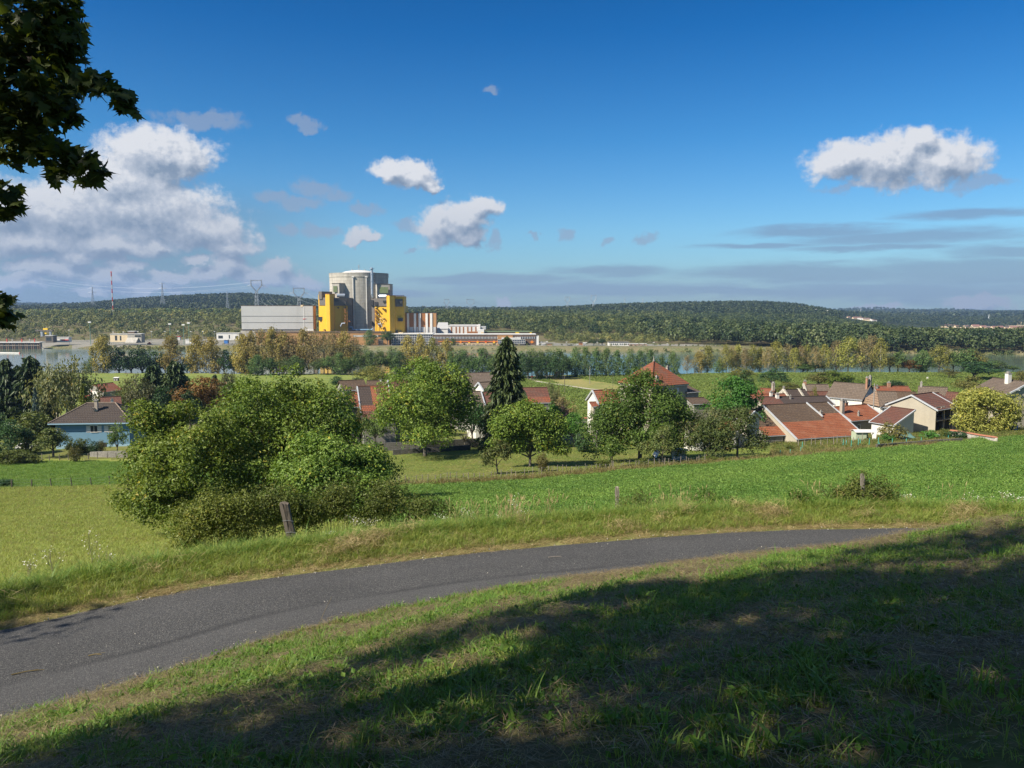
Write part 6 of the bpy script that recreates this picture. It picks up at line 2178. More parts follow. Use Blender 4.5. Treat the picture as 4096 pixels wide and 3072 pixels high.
def chimney(parent, x, y, z0, z1, w=.55, m=None, d=None, pots=1):
 d = d or w
 c = MB().box(x - w / 2, x + w / 2, y - d / 2, y + d / 2, z0, z1).obj('chimney', m or P_CHIM, parent)
 MB().box(x - w / 2 - .08, x + w / 2 + .08, y - d / 2 - .08, y + d / 2 + .08, z1, z1 + .12).box(x - w * .3, x + w * .3, y - d * .3, y + d * .3, z1 + .12, z1 + .45).obj('chimney_cap', P_GREY, c)
 return c


def window(parent, face, a, z, w, h, dims, shut=False, glass=None, frame=None, name='window'):
 """face f/l/r of the wall box: a = distance along the face from its left end"""
 x0, x1, y0, y1 = dims
 if face == 'f':
  o, ax, nn = Vector((x0, y0, 0)), Vector((1, 0, 0)), Vector((0, -1, 0))
 elif face == 'l':
  o, ax, nn = Vector((x0, y1, 0)), Vector((0, -1, 0)), Vector((-1, 0, 0))
 else:
  o, ax, nn = Vector((x1, y0, 0)), Vector((0, 1, 0)), Vector((1, 0, 0))
 def bx(mb, u0, u1, v0, v1, t0, t1):
  p = [o + ax * u + nn * t + Vector((0, 0, v)) for v in (v0, v1) for (u, t) in ((u0, t0), (u1, t0), (u1, t1), (u0, t1))]
  return mb.hexa([p[0], p[1], p[2], p[3], p[4], p[5], p[6], p[7]])
 g = bx(MB(), a, a + w, z, z + h, -.05, .02).obj(name, glass or M_GLASS, parent)
 mb = MB()
 t = .09
 bx(mb, a - t, a, z - t, z + h + t, -.03, .07)
 bx(mb, a + w, a + w + t, z - t, z + h + t, -.03, .07)
 bx(mb, a, a + w, z + h, z + h + t, -.03, .07)
 bx(mb, a, a + w, z - t, z, -.03, .12)
 bx(mb, a + w / 2 - .04, a + w / 2 + .04, z, z + h, -.03, .05)
 mb.obj('frame', frame or P_WFRAME, g)
 if shut:
  for u in (a - .12 - w * .52, a + w + .12):
   bx(MB(), u, u + w * .52, z - .05, z + h + .05, 0.0, .06).obj('shutter', P_SHUT, parent)
 return g


def house(name, label, px, py, D, yaw, L, W, rise, roof, wall, Wb=None, near=False, segs=None, verge='lr', over=.35, chim=(), wins=(), cat='house', group=None, hmin=2.2, gable=None, eave_trim=True, sink=1.0, backrise=None):
 """gabled house; (px,py,D) is the left end of the front eave, ridge runs along local x"""
 e = P(px, py, D)
 yaw = R(yaw)
 cx, sx = math.cos(yaw), math.sin(yaw)
 if near:                    # the given point is the other end of the eave
  e = e - Vector((cx, sx, 0)) * L
 gz = min(ground_z(e.x, e.y), ground_z(e.x + cx * L, e.y + sx * L))
 h = max(e.z - gz, hmin)
 root = empty(name, (e.x, e.y, e.z - h), yaw)
 Wb = W if Wb is None else Wb
 br = rise * Wb / W if backrise is None else backrise
 k = rise / W
 zr = h + rise
 segs = segs or [(0, 1, 0, 1, roof)]
 for i, (v0, v1, u0, u1, m) in enumerate(segs):
  q = [(L * u0, W * v0, h + rise * v0), (L * u1, W * v0, h + rise * v0), (L * u1, W * v1, h + rise * v1), (L * u0, W * v1, h + rise * v1)]
  roof_part('roof', [q], m, root)
 if Wb > 0:
  roof_part('roof', [[(L, W + Wb, zr - br), (0, W + Wb, zr - br), (0, W + .01, zr - .01), (L, W + .01, zr - .01)]], segs[-1][4], root)
 # walls stop just under the tiles
 t = .17
 y0, y1 = over, W + Wb - over
 poly = [(y0, -sink), (y0, h + k * over - t), (W, zr - t)] + ([(y1, zr - br + br / Wb * over - t), (y1, -sink)] if Wb > 0 else [(W, -sink)])
 MB().prism(poly, 0, over, L - over).obj('wall', wall, root)
 if gable:
  MB().prism([(y0 + .02, -sink), (y0 + .02, h + k * over - t), (W, zr - t - .01)] + ([(y1 - .02, zr - br + br / Wb * over - t), (y1 - .02, -sink)] if Wb > 0 else [(W - .02, -sink)]), 0, over - .05, over - .003).obj('gable_wall', gable, root)
 for s in verge:
  xx = (-.10, .16) if s == 'l' else (L - .16, L + .10)
  mb = MB()
  mb.hexa([(xx[0], -.05, h - .28), (xx[1], -.05, h - .28), (xx[1], W, zr - .22), (xx[0], W, zr - .22), (xx[0], -.05, h + .07), (xx[1], -.05, h + .07), (xx[1], W, zr + .12), (xx[0], W, zr + .12)])
  if Wb > 0:
   mb.hexa([(xx[0], W, zr - .22), (xx[1], W, zr - .22), (xx[1], W + Wb, zr - br - .22), (xx[0], W + Wb, zr - br - .22), (xx[0], W, zr + .12), (xx[1], W, zr + .12), (xx[1], W + Wb, zr - br + .12), (xx[0], W + Wb, zr - br + .12)])
  mb.obj('verge_trim', P_ZINC, root)
 MB().tube([(0, W, zr + .02), (L, W, zr + .02)], .13, 6).obj('ridge_tiles', segs[-1][4] if not isinstance(roof, str) else T_BR, root)
 if eave_trim:
  MB().tube([(.05, -.07, h - .12), (L - .05, -.07, h - .12)], .075, 6).obj('gutter', P_ZINC, root)
 for (u, v, hc, w, m) in chim:
  yy = W * v
  zz = h + rise * v if v <= 1 else zr - (br if Wb else 0) * (v - 1)
  chimney(root, L * u, yy, zz - .4, zz + hc, w, m)
 for wn in wins:
  window(root, wn[0], wn[1], h - wn[2], wn[3], wn[4], (over, L - over, y0, y1), *wn[5:])
 tag(root, label, cat, group)
 root['eave'] = h
 del root['eave']
 return root, h, zr


def village_right():
 g = 'houses of the village on the right'
 r, h, zr = house('barn', 'big stone barn with brown upper and orange lower roof', 797, 439, 163.5, 18.7, 17.2, 11.7, 5.6, T_OR, P_GREY, Wb=8,
      segs=[(0, .47, 0, 1, T_OR), (.47, .66, .66, 1, T_OR), (.47, 1, 0, .66, T_BR), (.66, 1, .66, 1, T_BR)], gable=P_BEIGE, cat='barn', group=g, chim=((.685, .62, .7, .45, P_CHIM),), wins=(('l', 9.6, 1.2, .9, .9),))
 MB().hexa([(L_, W_, z_) for (L_, W_, z_) in ((11.3, 6.2, h + 3.2), (11.55, 6.2, h + 3.2), (11.55, 11.6, zr - .05), (11.3, 11.6, zr - .05), (11.3, 6.2, h + 3.5), (11.55, 6.2, h + 3.5), (11.55, 11.6, zr + .25), (11.3, 11.6, zr + .25))]).obj('parting_strip', P_ZINC, r)
 house('barn_wing', 'low barn wing with small orange roof left of the big barn gable', 765.5, 436, 166, 16.4, 4.9, 8.5, 4.5, T_OR, S_GREY, Wb=6, segs=[(0, .34, 0, 1, T_OR), (.34, 1, 0, 1, T_BR)], verge='', cat='barn', group=g)
 house('stone_house', 'white rubble house with bright orange roof and tall chimney', 851, 421, 176, 24.6, 10.9, 5.4, 2.5, T_OR, P_GREY, gable=S_PALE, group=g, chim=((.035, .55, 2.8, .75, P_CHIM), (.36, .28, .8, .35, P_GREY), (.5, 1.25, 1.2, .8, P_BRICK)), wins=(('f', 2.2, 2.0, .7, 1.0),))
 house('white_barn', 'white walled barn with steep grey brown roof', 824.8, 396.6, 205, -45.1, 9.6, 5.1, 3.4, T_GB, P_WHITE, verge='', cat='barn', group=g, chim=((.96, 1.0, 2.0, .6, P_GREY), (.93, .75, 2.6, .45, P_BRICK)), sink=4)
 house('lean_to', 'brown roofed lean-to against the tall concrete barn', 869.2, 421.6, 172, -63.9, 6.2, 6.5, 2.9, T_RB, P_WHITE, Wb=0, cat='barn', group=g, wins=(('f', 1.5, 1.7, .5, .5),))
 # tall barn with concrete gable and open front
 r, h, zr = house('open_barn', 'tall barn with bare concrete gable and dark open front', 937.7, 410.1, 170, 36.5, 9.2, 5.8, 2.7, T_RB, P_BEIGE, cat='barn', group=g, verge='lr', hmin=6)
 bpy.data.objects.remove([c for c in r.children if c.name.startswith('wall')][0])
 y0, y1 = .5, 11.1
 MB().prism([(y0, -1), (y0, h + .1), (5.8, zr - .17), (y1, h + .1), (y1, -1)], 0, .3, .6).obj('gable_wall', P_BEIGE, r)
 MB().box(.6, 8.9, y1 - .3, y1, -1, h).box(8.6, 8.9, 4.0, y1 - .3, -1, h + 1.2).obj('rear_wall', P_GREY, r)
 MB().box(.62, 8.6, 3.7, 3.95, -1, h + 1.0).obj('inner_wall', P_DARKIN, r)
 MB().box(.6, 8.9, .7, 3.7, 3.3, 3.5).obj('loft_floor', W_OLD, r)
 MB().box(4.6, 5.0, .8, 1.2, -.5, h).box(8.5, 8.9, .8, 1.2, -.5, h).obj('post', P_GREY, r)
 MB().tube([(.65, .75, 4.6), (2.4, .3, 6.4)], .11, 6).tube([(.65, .75, 6.4), (4.6, .75, 6.4)], .11, 6).tube([(4.6, .9, 4.8), (3.4, .3, 6.4)], .1, 6).obj('roof_brace', W_OLD, r)
 house('hipped_house', 'pinkish hipped roof house behind the lean-to', 879.4, 407, 192, -15.2, 9.0, 5.2, 3.3, T_BR, P_WHITE, group=g, verge='', segs=[(0, 1, 0, .5, T_GB), (0, 1, .5, 1, T_BR)])
 r2 = [o for o in SC.objects if o.get('label') == 'pinkish hipped roof house behind the lean-to'][0]
 hh = [c for c in r2.children if c.name.startswith('ridge')][0]
 zt = max(v.co.z for v in hh.data.vertices)
 roof_part('hip_face', [[(-3.4, 7.5, zt - 3.3), (0, -.1, zt - 3.35), (.1, 5.1, zt), (0, 5.3, zt)]], T_PINK, r2)
 MB().prism([(-3.0, 7.4), (.3, .4), (.3, 7.4)], 2, 0, zt - 3.6).obj('wall', P_WHITE, r2)
 house('long_house', 'long low house with plain red roof behind the brown ridges', 877, 391.4, 228, -4, 9.6, 2.4, 1.3, T_OR2, P_BEIGE, group=g, chim=((.42, .9, 1.1, .8, P_BRICK), (.05, .6, .6, .5, P_GREY)), verge='')
 house('brown_house', 'brown roofed house with dark gable behind the concrete barn ridge', 917, 396, 200, -30, 6.6, 3.2, 2.2, T_GB, P_GREY, group=g, chim=((.1, 1.0, .9, .5, P_GREY),), verge='')
 house('red_house', 'small red roof with pale verge between open barn and golden walnut', 944, 399.6, 186, -38, 4.4, 2.6, 1.6, T_RB, P_BEIGE, group=g, verge='r')
 house('shed_roof', 'narrow red tiled roof attached behind the open barn', 951.5, 405.5, 176, 36, 3.4, 4.6, 2.2, T_RB, P_BEIGE, group=g, verge='l', cat='barn')
 house('dark_house', 'long dark roof stretched behind the big barn ridge', 764, 405.6, 186, 7.2, 17.6, 4.3, 1.5, T_DK, P_BEIGE, group=g, chim=((.28, .85, .9, .7, P_WHITE), (.45, .7, .7, .3, P_GREY)), verge='r', segs=[(0, 1, 0, .3, T_RB), (0, 1, .3, 1, T_DK)])
 house('red_house', 'flat red roof behind the left half of the long dark roof', 754, 400.4, 196, 8.6, 9.4, 2.6, 1.2, T_OR2, P_BEIGE, group=g, chim=((.55, .6, 1.0, .6, P_WHITE),), verge='')
 house('small_house', 'small orange gable roof house behind the wooden pole', 755.5, 396.4, 215, -30, 4.4, 3.1, 2.0, T_OR2, P_BEIGE, group=g, chim=((.9, .9, 1.7, .8, P_CHIM),), verge='')
 r, h, zr = house('gabled_house', 'pale rubble house with stepped stone gables and dark roof', 789.5, 399.5, 200, 10, 6.0, 3.2, 2.1, T_DK, S_PALE, group=g, verge='', gable=S_PALE)
 for xx in (-.1, 4.0):
  mb = MB()
  for k in range(6):
   t = k / 6
   for (ya, yb) in ((3.2 * t, 3.2 * t + .62), (6.4 - 3.2 * t - .62, 6.4 - 3.2 * t)):
    mb.box(xx, xx + .4, ya, yb, h + 2.1 * t - .3, h + 2.1 * (t + 1 / 6) + .22)
  mb.obj('stepped_coping', S_PALE, r)
 MB().box(-.05, .25, 3.05, 3.35, zr, zr + 1.0).box(-.05, .25, 2.8, 3.6, zr + .55, zr + .75).obj('gable_cross', P_GREY, r)
 r, h, zr = house('gabled_house', 'grey roofed house with stepped gable and red chimney pot', 806, 392, 222, -4, 6.8, 2.8, 1.9, T_GB, S_PALE, group=g, verge='', chim=((.06, 1.0, .8, .7, P_BRICK),))
 mb = MB()
 for k in range(6):
  t = k / 6
  mb.box(-.2, .25, 2.8 * t, 2.8 * t + .6, h + 1.9 * t - .3, h + 1.9 * (t + 1 / 6) + .25)
 mb.obj('stepped_coping', S_PALE, r)
 house('low_house', 'low reddish roof between the stepped gables and the white barn', 800, 396.6, 212, 3, 9, 2.2, 1.1, T_RB, P_BEIGE, group=g, verge='')
 # pale house cut by the right edge
 r, h, zr = house('pale_house', 'pale rendered house with wide gable cut by the right edge', 1004.5, 395.8, 166, -78, 10, 6.2, 2.7, T_GB, P_BEIGE, group=g, verge='r', chim=((.55, .8, 2.0, .9, P_WHITE),), hmin=7, near=True)
 MB().lathe([(.01, 0), (.35, .06), (.45, .16)], 16, 0, 10.2, 3.0).obj('satellite_dish', P_WFRAME, r)
 bpy.data.objects[[c.name for c in r.children if c.name.startswith('satellite')][0]].location.z = h + 1.0
 # garden walls
 wall_run('garden_wall', 'whitewashed garden wall with red tile coping below the golden walnut', [(950.5, 437.5, 160), (962, 438.3, 158), (980, 440.8, 152), (996, 443, 147)], [430.6, 432.2, 435.4, 437.8], .35, S_PALE, T_OR2)
 wall_run('field_wall', 'low dark stone wall along the clover field edge', [(876.5, 449.6, 139), (900, 447.2, 140), (930, 444.5, 142), (962, 442.2, 144)], [444.4, 442.6, 440.2, 438.2], .3, S_DARK, None)
 # garden shed, tarpaulin and clutter
 T = Thing('garden_shed', 'pale green metal garden shed with white roof', 'shed', 866, 158)
 b = T.o
 T.part('wall', plain('green_sheet', (.36, .42, .30), .6, .06, 1), MB().box(b.x - 1.5, b.x + .6, b.y - 1, b.y + 1.2, b.z - .3, b.z + 1.75).box(b.x + .6, b.x + 1.7, b.y + .9, b.y + 1.2, b.z - .3, b.z + 1.75).box(b.x + 1.6, b.x + 1.7, b.y - 1, b.y + .9, b.z - .3, b.z + .5))
 T.part('roof', M_ROOFW, MB().slab([(b.x - 1.7, b.y - 1.3, b.z + 1.8), (b.x + 1.9, b.y - 1.3, b.z + 1.8), (b.x + 1.9, b.y + .1, b.z + 2.2), (b.x - 1.7, b.y + .1, b.z + 2.2)], .06).slab([(b.x + 1.9, b.y + 1.5, b.z + 1.8), (b.x - 1.7, b.y + 1.5, b.z + 1.8), (b.x - 1.7, b.y + .1, b.z + 2.2), (b.x + 1.9, b.y + .1, b.z + 2.2)], .06))
 T.part('door', M_ROOFW, MB().hexa([(b.x + 1.7, b.y - 1.0, b.z), (b.x + 2.3, b.y - 1.5, b.z), (b.x + 2.33, b.y - 1.45, b.z), (b.x + 1.73, b.y - .95, b.z), (b.x + 1.7, b.y - 1.0, b.z + 1.7), (b.x + 2.3, b.y - 1.5, b.z + 1.7), (b.x + 2.33, b.y - 1.45, b.z + 1.7), (b.x + 1.73, b.y - .95, b.z + 1.7)]))
 c = on(X(911, 152), 152)
 n = 14
 xs, ys = np.meshgrid(np.linspace(-2.4, 2.4, n), np.linspace(-1.4, 1.4, n))
 zz = 1.1 * np.exp(-(xs / 1.6) ** 2 - (ys / 1.0) ** 2) + .16 * np.sin(xs * 3.1 + ys * 2) + .1 * np.cos(ys * 5 - xs)
 zz = np.maximum(zz + .25, 0) * (1 - .9 * np.maximum(np.abs(xs / 2.4) ** 6, np.abs(ys / 1.4) ** 6))
 idx = np.arange(n * n).reshape(n, n)
 me = np_mesh('tarpaulin', np.stack([xs.ravel() + c.x, ys.ravel() + c.y, zz.ravel() + c.z], 1), [np.stack([idx[:-1, :-1], idx[:-1, 1:], idx[1:, 1:], idx[1:, :-1]], -1).reshape(-1, 4)], plain('green_tarp', (.09, .17, .15), .5, .15, 1), smooth=True)
 tag(link(bpy.data.objects.new('tarpaulin', me)), 'crumpled dark green tarpaulin over a heap in the garden', 'tarpaulin')
 T = Thing('garden_table', 'grey blue garden table under the sapling', 'table', 938, 150)
 b = T.o
 T.part('table_top', P_ZINC, MB().box(b.x - 1.2, b.x + 1.2, b.y - .5, b.y + .5, b.z + .72, b.z + .78))
 for sx in (-1.1, 1.1):
  T.part('leg', M_STEEL, MB().box(b.x + sx - .04, b.x + sx + .04, b.y - .45, b.y + .45, b.z, b.z + .72))
 T = Thing('water_barrel', 'bright blue water barrel at the pale house corner', 'barrel', 1021, 160)
 b = T.o
 T.part('barrel', M_BLUE, MB().lathe([(.01, b.z), (.5, b.z), (.55, b.z + .6), (.5, b.z + 1.2), (.01, b.z + 1.2)], 14, 0, b.x, b.y))
 T.part('lid', M_TANK, MB().lathe([(.53, b.z + 1.2), (.53, b.z + 1.27), (.01, b.z + 1.3)], 14, 0, b.x, b.y))
 T = Thing('timber_stack', 'leaning dark red boards against the lean-to wall', 'boards', 886.5, 166)
 b = T.o
 for k in range(4):
  T.part('board', M_RUST if k % 2 else W_OLD, MB().hexa([(b.x + k * .35 - .9, b.y - 1, b.z), (b.x + k * .35 - .75, b.y - 1, b.z), (b.x + k * .35 - .75, b.y - .95, b.z), (b.x + k * .35 - .9, b.y - .95, b.z), (b.x + k * .3 - .2, b.y, b.z + 1.9), (b.x + k * .3 - .05, b.y, b.z + 1.9), (b.x + k * .3 - .05, b.y + .05, b.z + 1.9), (b.x + k * .3 - .2, b.y + .05, b.z + 1.9)]))


def wall_run(name, label, pts, tops, thick, m, cop):
 """a free-standing wall through base points (px, py, D) with given top rows"""
 hit = [ground_at(px, py) for px, py, D in pts]
 base = [Vector((p.x, p.y, 0)) for p in hit]
 zt = [Z(t, p.y) for p, t in zip(hit, tops)]
 o = Vector((base[0].x, base[0].y, ground_z(base[0].x, base[0].y)))
 root = empty(name, o)
 mb, cb = MB(), MB()
 for i in range(len(base) - 1):
  a, b = base[i], base[i + 1]
  d = (b - a).normalized()
  nn = Vector((-d.y, d.x, 0)) * thick / 2
  za, zb = ground_z(a.x, a.y) - .4, ground_z(b.x, b.y) - .4
  q = [a - nn, b - nn, b + nn, a + nn]
  mb.hexa([(q[0].x, q[0].y, za), (q[1].x, q[1].y, zb), (q[2].x, q[2].y, zb), (q[3].x, q[3].y, za), (q[0].x, q[0].y, zt[i]), (q[1].x, q[1].y, zt[i + 1]), (q[2].x, q[2].y, zt[i + 1]), (q[3].x, q[3].y, zt[i])])
  if cop:
   n2 = nn * 1.7
   q = [a - n2, b - n2, b + n2, a + n2]
   cb.hexa([(q[0].x, q[0].y, zt[i]), (q[1].x, q[1].y, zt[i + 1]), (q[2].x, q[2].y, zt[i + 1]), (q[3].x, q[3].y, zt[i]), (a.x - nn.x * .2, a.y - nn.y * .2, zt[i] + .22), (b.x - nn.x * .2, b.y - nn.y * .2, zt[i + 1] + .22), (b.x + nn.x * .2, b.y + nn.y * .2, zt[i + 1] + .22), (a.x + nn.x * .2, a.y + nn.y * .2, zt[i] + .22)])
 local(mb, o).obj('wall_body', m, root)
 if cop:
  local(cb, o).obj('coping', plain('tile_coping', (.33, .13, .07), .9, .2, 2) if cop is T_OR2 else cop, root)
 tag(root, label, 'wall')
 return root


def village_centre():
 g = 'houses in the centre of the village'
 house('farmhouse', 'steep roof patched in brown and bright red between the walnuts', 361.7, 420, 165, 15.7, 7.4, 9.9, 6.0, T_RB, P_GREY, group=g, verge='l', wins=(),
   segs=[(0, .25, 0, 1, T_RB), (.25, .42, 0, 1, T_OR2), (.42, 1, 0, .38, T_DK), (.42, 1, .38, .54, T_OR), (.42, 1, .54, .76, T_RB), (.42, 1, .76, 1, T_OR2)])
 house('outbuilding', 'rough orange lean-to roof left of the patched red roof', 348.5, 407, 168, 16, 2.6, 4.4, 2.6, T_OR2, S_DARK, Wb=3, group=g, verge='')
 house('old_house', 'mottled dark brown roof behind the orange lean-to', 343, 390.5, 190, 26, 6.2, 3.8, 2.0, T_BR, P_GREY, group=g, verge='')
 house('long_house', 'thin strip of brown roof behind the patched red roof', 366, 387, 184, 6, 6.5, 2.6, 1.2, T_BR, P_GREY, group=g, verge='', chim=((.5, .9, .4, .4, P_WHITE),))
 house('side_house', 'red brown roof with white verge right of the patched red roof', 389.5, 392, 174, 14.6, 4.4, 3.6, 2.2, T_RB, P_GREY, group=g, verge='l')
 house('big_house', 'large plain brown roof left of the spruce', 469, 391, 190, 24.3, 9.2, 7.3, 3.6, T_GB, P_GREY, group=g, verge='l')
 house('low_house', 'mottled purple brown roof with white verge beside the spruce', 474.5, 409, 172, 14, 2.6, 5.4, 3.2, T_GB, P_WHITE, group=g, verge='r')
 house('low_house', 'dark tiled roof hidden half behind the spruce', 485, 409.5, 172.8, 14, 3.4, 5.4, 3.2, T_RB, P_WHITE, group=g, verge='')
 house('cross_house', 'small brown cross gable behind the spruce', 485, 393, 186, 30, 3.6, 3.4, 2.2, T_GB, P_WHITE, group=g, verge='l')
 r, h, zr = house('tiled_house', 'brown and red tiled roof right of the spruce', 522.5, 403, 180, 8.1, 6.6, 5.2, 2.9, T_OR2, P_BEIGE, group=g, verge='', segs=[(0, .38, 0, 1, T_OR2), (.38, 1, 0, 1, T_RB)], wins=(('f', 5.0, 2.2, .7, 1.1),))
 r, h, zr = house('gable_house', 'little house with white gable and red roof', 598.5, 404, 168, 16, 5.2, 3.7, 2.5, T_OR2, P_BEIGE, group=g, verge='l', gable=P_WHITE)
 house('porch', 'low porch roof under the white gable', 592.5, 406.5, 166.5, 16, 1.5, 1.8, .7, T_OR2, P_BEIGE, Wb=0, group=g, verge='', hmin=1.6)
 # villa with pyramid roof
 D = 186
 a = P(652, 386.6, D)
 yaw = R(33)
 s = 12.4
 gz = ground_z(a.x, a.y)
 root = empty('villa', (a.x, a.y, gz), yaw)
 h = a.z - gz
 k = P(657.2, 361.5, D + 7).z - gz
 c = s / 2
 tag(root, 'tall villa with pointed pyramid roof of orange tiles', 'house', g)
 cs = [(0, 0), (s, 0), (s, s), (0, s)]
 for i in range(4):
  p, q = cs[i], cs[(i + 1) % 4]
  roof_part('roof', [[(*p, h), (*q, h), (c, c, k), (c - .001, c, k)]], T_OR2, root)
 MB().box(.5, s - .5, .5, s - .5, -2, h - .1).obj('wall', P_BEIGE, root)
 MB().box(.25, s - .25, .25, s - .25, h - .35, h - .14).obj('cornice', P_WHITE, root)
 for p, q in ((cs[0], (c, c)),):
  MB().tube([(*p, h + .05), (*q, k + .05)], .14, 6).obj('hip_tiles', T_OR, root)
 MB().tube([(c, c, k - .2), (c, c, k + .6), (c, c, k + 1.3)], [.28, .12, .03], 8).obj('finial', P_GREY, root)
 chimney(root, 2.6, 1.2, h, h + 2.0, .7)
 chimney(root, 11.2, 6.6, h + .6, h + 3.6, .6)
 MB().box(4.9, 5.5, 2.6, 2.9, h + 1.9, h + 2.3).obj('skylight', M_GLASS, root)
 for u in (2.0, 6.8):
  for zz in (h - 2.6, h - 6.0):
   window(root, 'f', u, zz, 1.1, 1.7, (.5, s - .5, .5, s - .5), True)
 for u in (3.0, 6.8):
  window(root, 'l', u, h - 2.6, 1.0, 1.7, (.5, s - .5, .5, s - .5), True)
 house('villa_annexe', 'grey annexe with low sloping roof right of the villa', 687, 392.5, 192, 33, 4.6, 4.5, 1.2, T_BR, P_GREY, Wb=0, group=g, verge='', hmin=8)
 house('grey_house', 'tall grey side wall behind the thin brownish tree', 693, 404, 178, 12, 4.5, 4.0, .9, T_BR, P_GREY, Wb=0, group=g, verge='', hmin=6)
 house('workshop', 'small pale gable behind the dense dark fruit tree', 729, 417, 158, -55, 4.5, 2.2, 1.5, T_BR, S_PALE, group=g, verge='r')
 house('garage', 'white wall with orange roof behind the thin fruit tree', 694, 432, 150, 10, 9, 3.0, 1.3, T_OR2, P_WHITE, group=g, verge='')
 # white board shed and sheets beside it
 T = Thing('board_shed', 'small white shed of horizontal boards under the spreading walnut', 'shed', 683, 128)
 b = T.o
 mb = MB()
 for k in range(7):
  mb.box(b.x - 1.05, b.x + .95, b.y - .06 - .01 * (k % 2), b.y + 1.4, b.z + .24 * k, b.z + .24 * k + .21)
 T.part('wall', P_WFRAME, mb)
 T.part('roof', P_ZINC, MB().slab([(b.x - 1.2, b.y - .3, b.z + 1.95), (b.x + 1.3, b.y - .3, b.z + 1.55), (b.x + 1.3, b.y + 1.6, b.z + 1.55), (b.x - 1.2, b.y + 1.6, b.z + 1.95)], .06))
 T = Thing('greenhouse', 'white framed garden tunnel beside the board shed', 'greenhouse', 668, 133)
 b = T.o
 mb = MB()
 for k in range(5):
  y = b.y + k * .8
  mb.tube([(b.x - 1.6 + 3.2 * t, y, b.z + 1.9 * math.sin(math.pi * t)) for t in np.linspace(0, 1, 9)], .05, 5)
 T.part('hoops', P_WFRAME, mb)
 mb = MB()
 for k in range(8):
  t0, t1 = k / 8, (k + 1) / 8
  mb.slab([(b.x - 1.6 + 3.2 * t0, b.y, b.z + 1.85 * math.sin(math.pi * t0)), (b.x - 1.6 + 3.2 * t1, b.y, b.z + 1.85 * math.sin(math.pi * t1)), (b.x - 1.6 + 3.2 * t1, b.y + 3.2, b.z + 1.85 * math.sin(math.pi * t1)), (b.x - 1.6 + 3.2 * t0, b.y + 3.2, b.z + 1.85 * math.sin(math.pi * t0))], .02)
 T.part('cover', plain('white_film', (.62, .64, .66), .4, .08, .8), mb)
 wall_run('orchard_wall', 'long dark stone wall in shade behind the broad walnut', [(384, 451, 150), (420, 449.8, 150), (455, 448, 152), (496, 446, 154)], [442.8, 441.4, 439.6, 437.2], .4, S_DARK, None)
 wall_run('terrace_wall', 'low dark step wall in front of the long stone wall', [(393, 455, 144), (440, 452, 146), (470, 450, 148)], [449.6, 447.0, 444.8], .3, S_DARK, None)
 wall_run('courtyard_wall', 'grey garden wall behind the fresh green plane trees', [(540, 445, 150), (565, 444, 150), (594, 442.5, 150)], [436.2, 435.4, 434.6], .3, P_GREY, None)
 wall_run('tiled_wall', 'garden wall with red tile coping between the bright trees', [(552, 428, 170), (568, 428, 170), (602, 427, 170)], [419.2, 418.6, 417.8], .5, P_WHITE, T_OR2)
 T = Thing('stone_hut', 'tiny white hut with blue lid under the spruce', 'hut', 491, 158)
 b = T.o
 T.part('wall', P_WHITE, MB().box(b.x - 1.3, b.x + 1.3, b.y - 1, b.y + 1, b.z - .3, b.z + 2.0))
 T.part('roof', T_DK if False else M_GCLAD, MB().slab([(b.x - 1.5, b.y - 1.2, b.z + 2.05), (b.x + 1.5, b.y - 1.2, b.z + 2.05), (b.x + 1.5, b.y + 1.2, b.z + 2.6), (b.x - 1.5, b.y + 1.2, b.z + 2.6)], .1))
 # bare little tree before the hut
 root = empty('bare_tree', on(X(464, 155), 155))
 mb = MB()
 mb.tube([(0, 0, -.2), (.05, 0, .8), (0, .05, 1.5)], [.14, .12, .1], 6)
 for k in range(26):
  a, l = rng.uniform(0, 6.28), rng.uniform(1.2, 2.6)
  q = (math.cos(a) * l * .8, math.sin(a) * l * .8, 1.5 + l * rng.uniform(.5, 1.1))
  mb.tube(limb_path((0, .05, 1.3), q, .2, 5), [.07, .05, .035, .022, .01], 4)
 mb.obj('branches', M_BARK, root)
 tag(root, 'leafless little tree standing before the tiny white hut', 'tree')


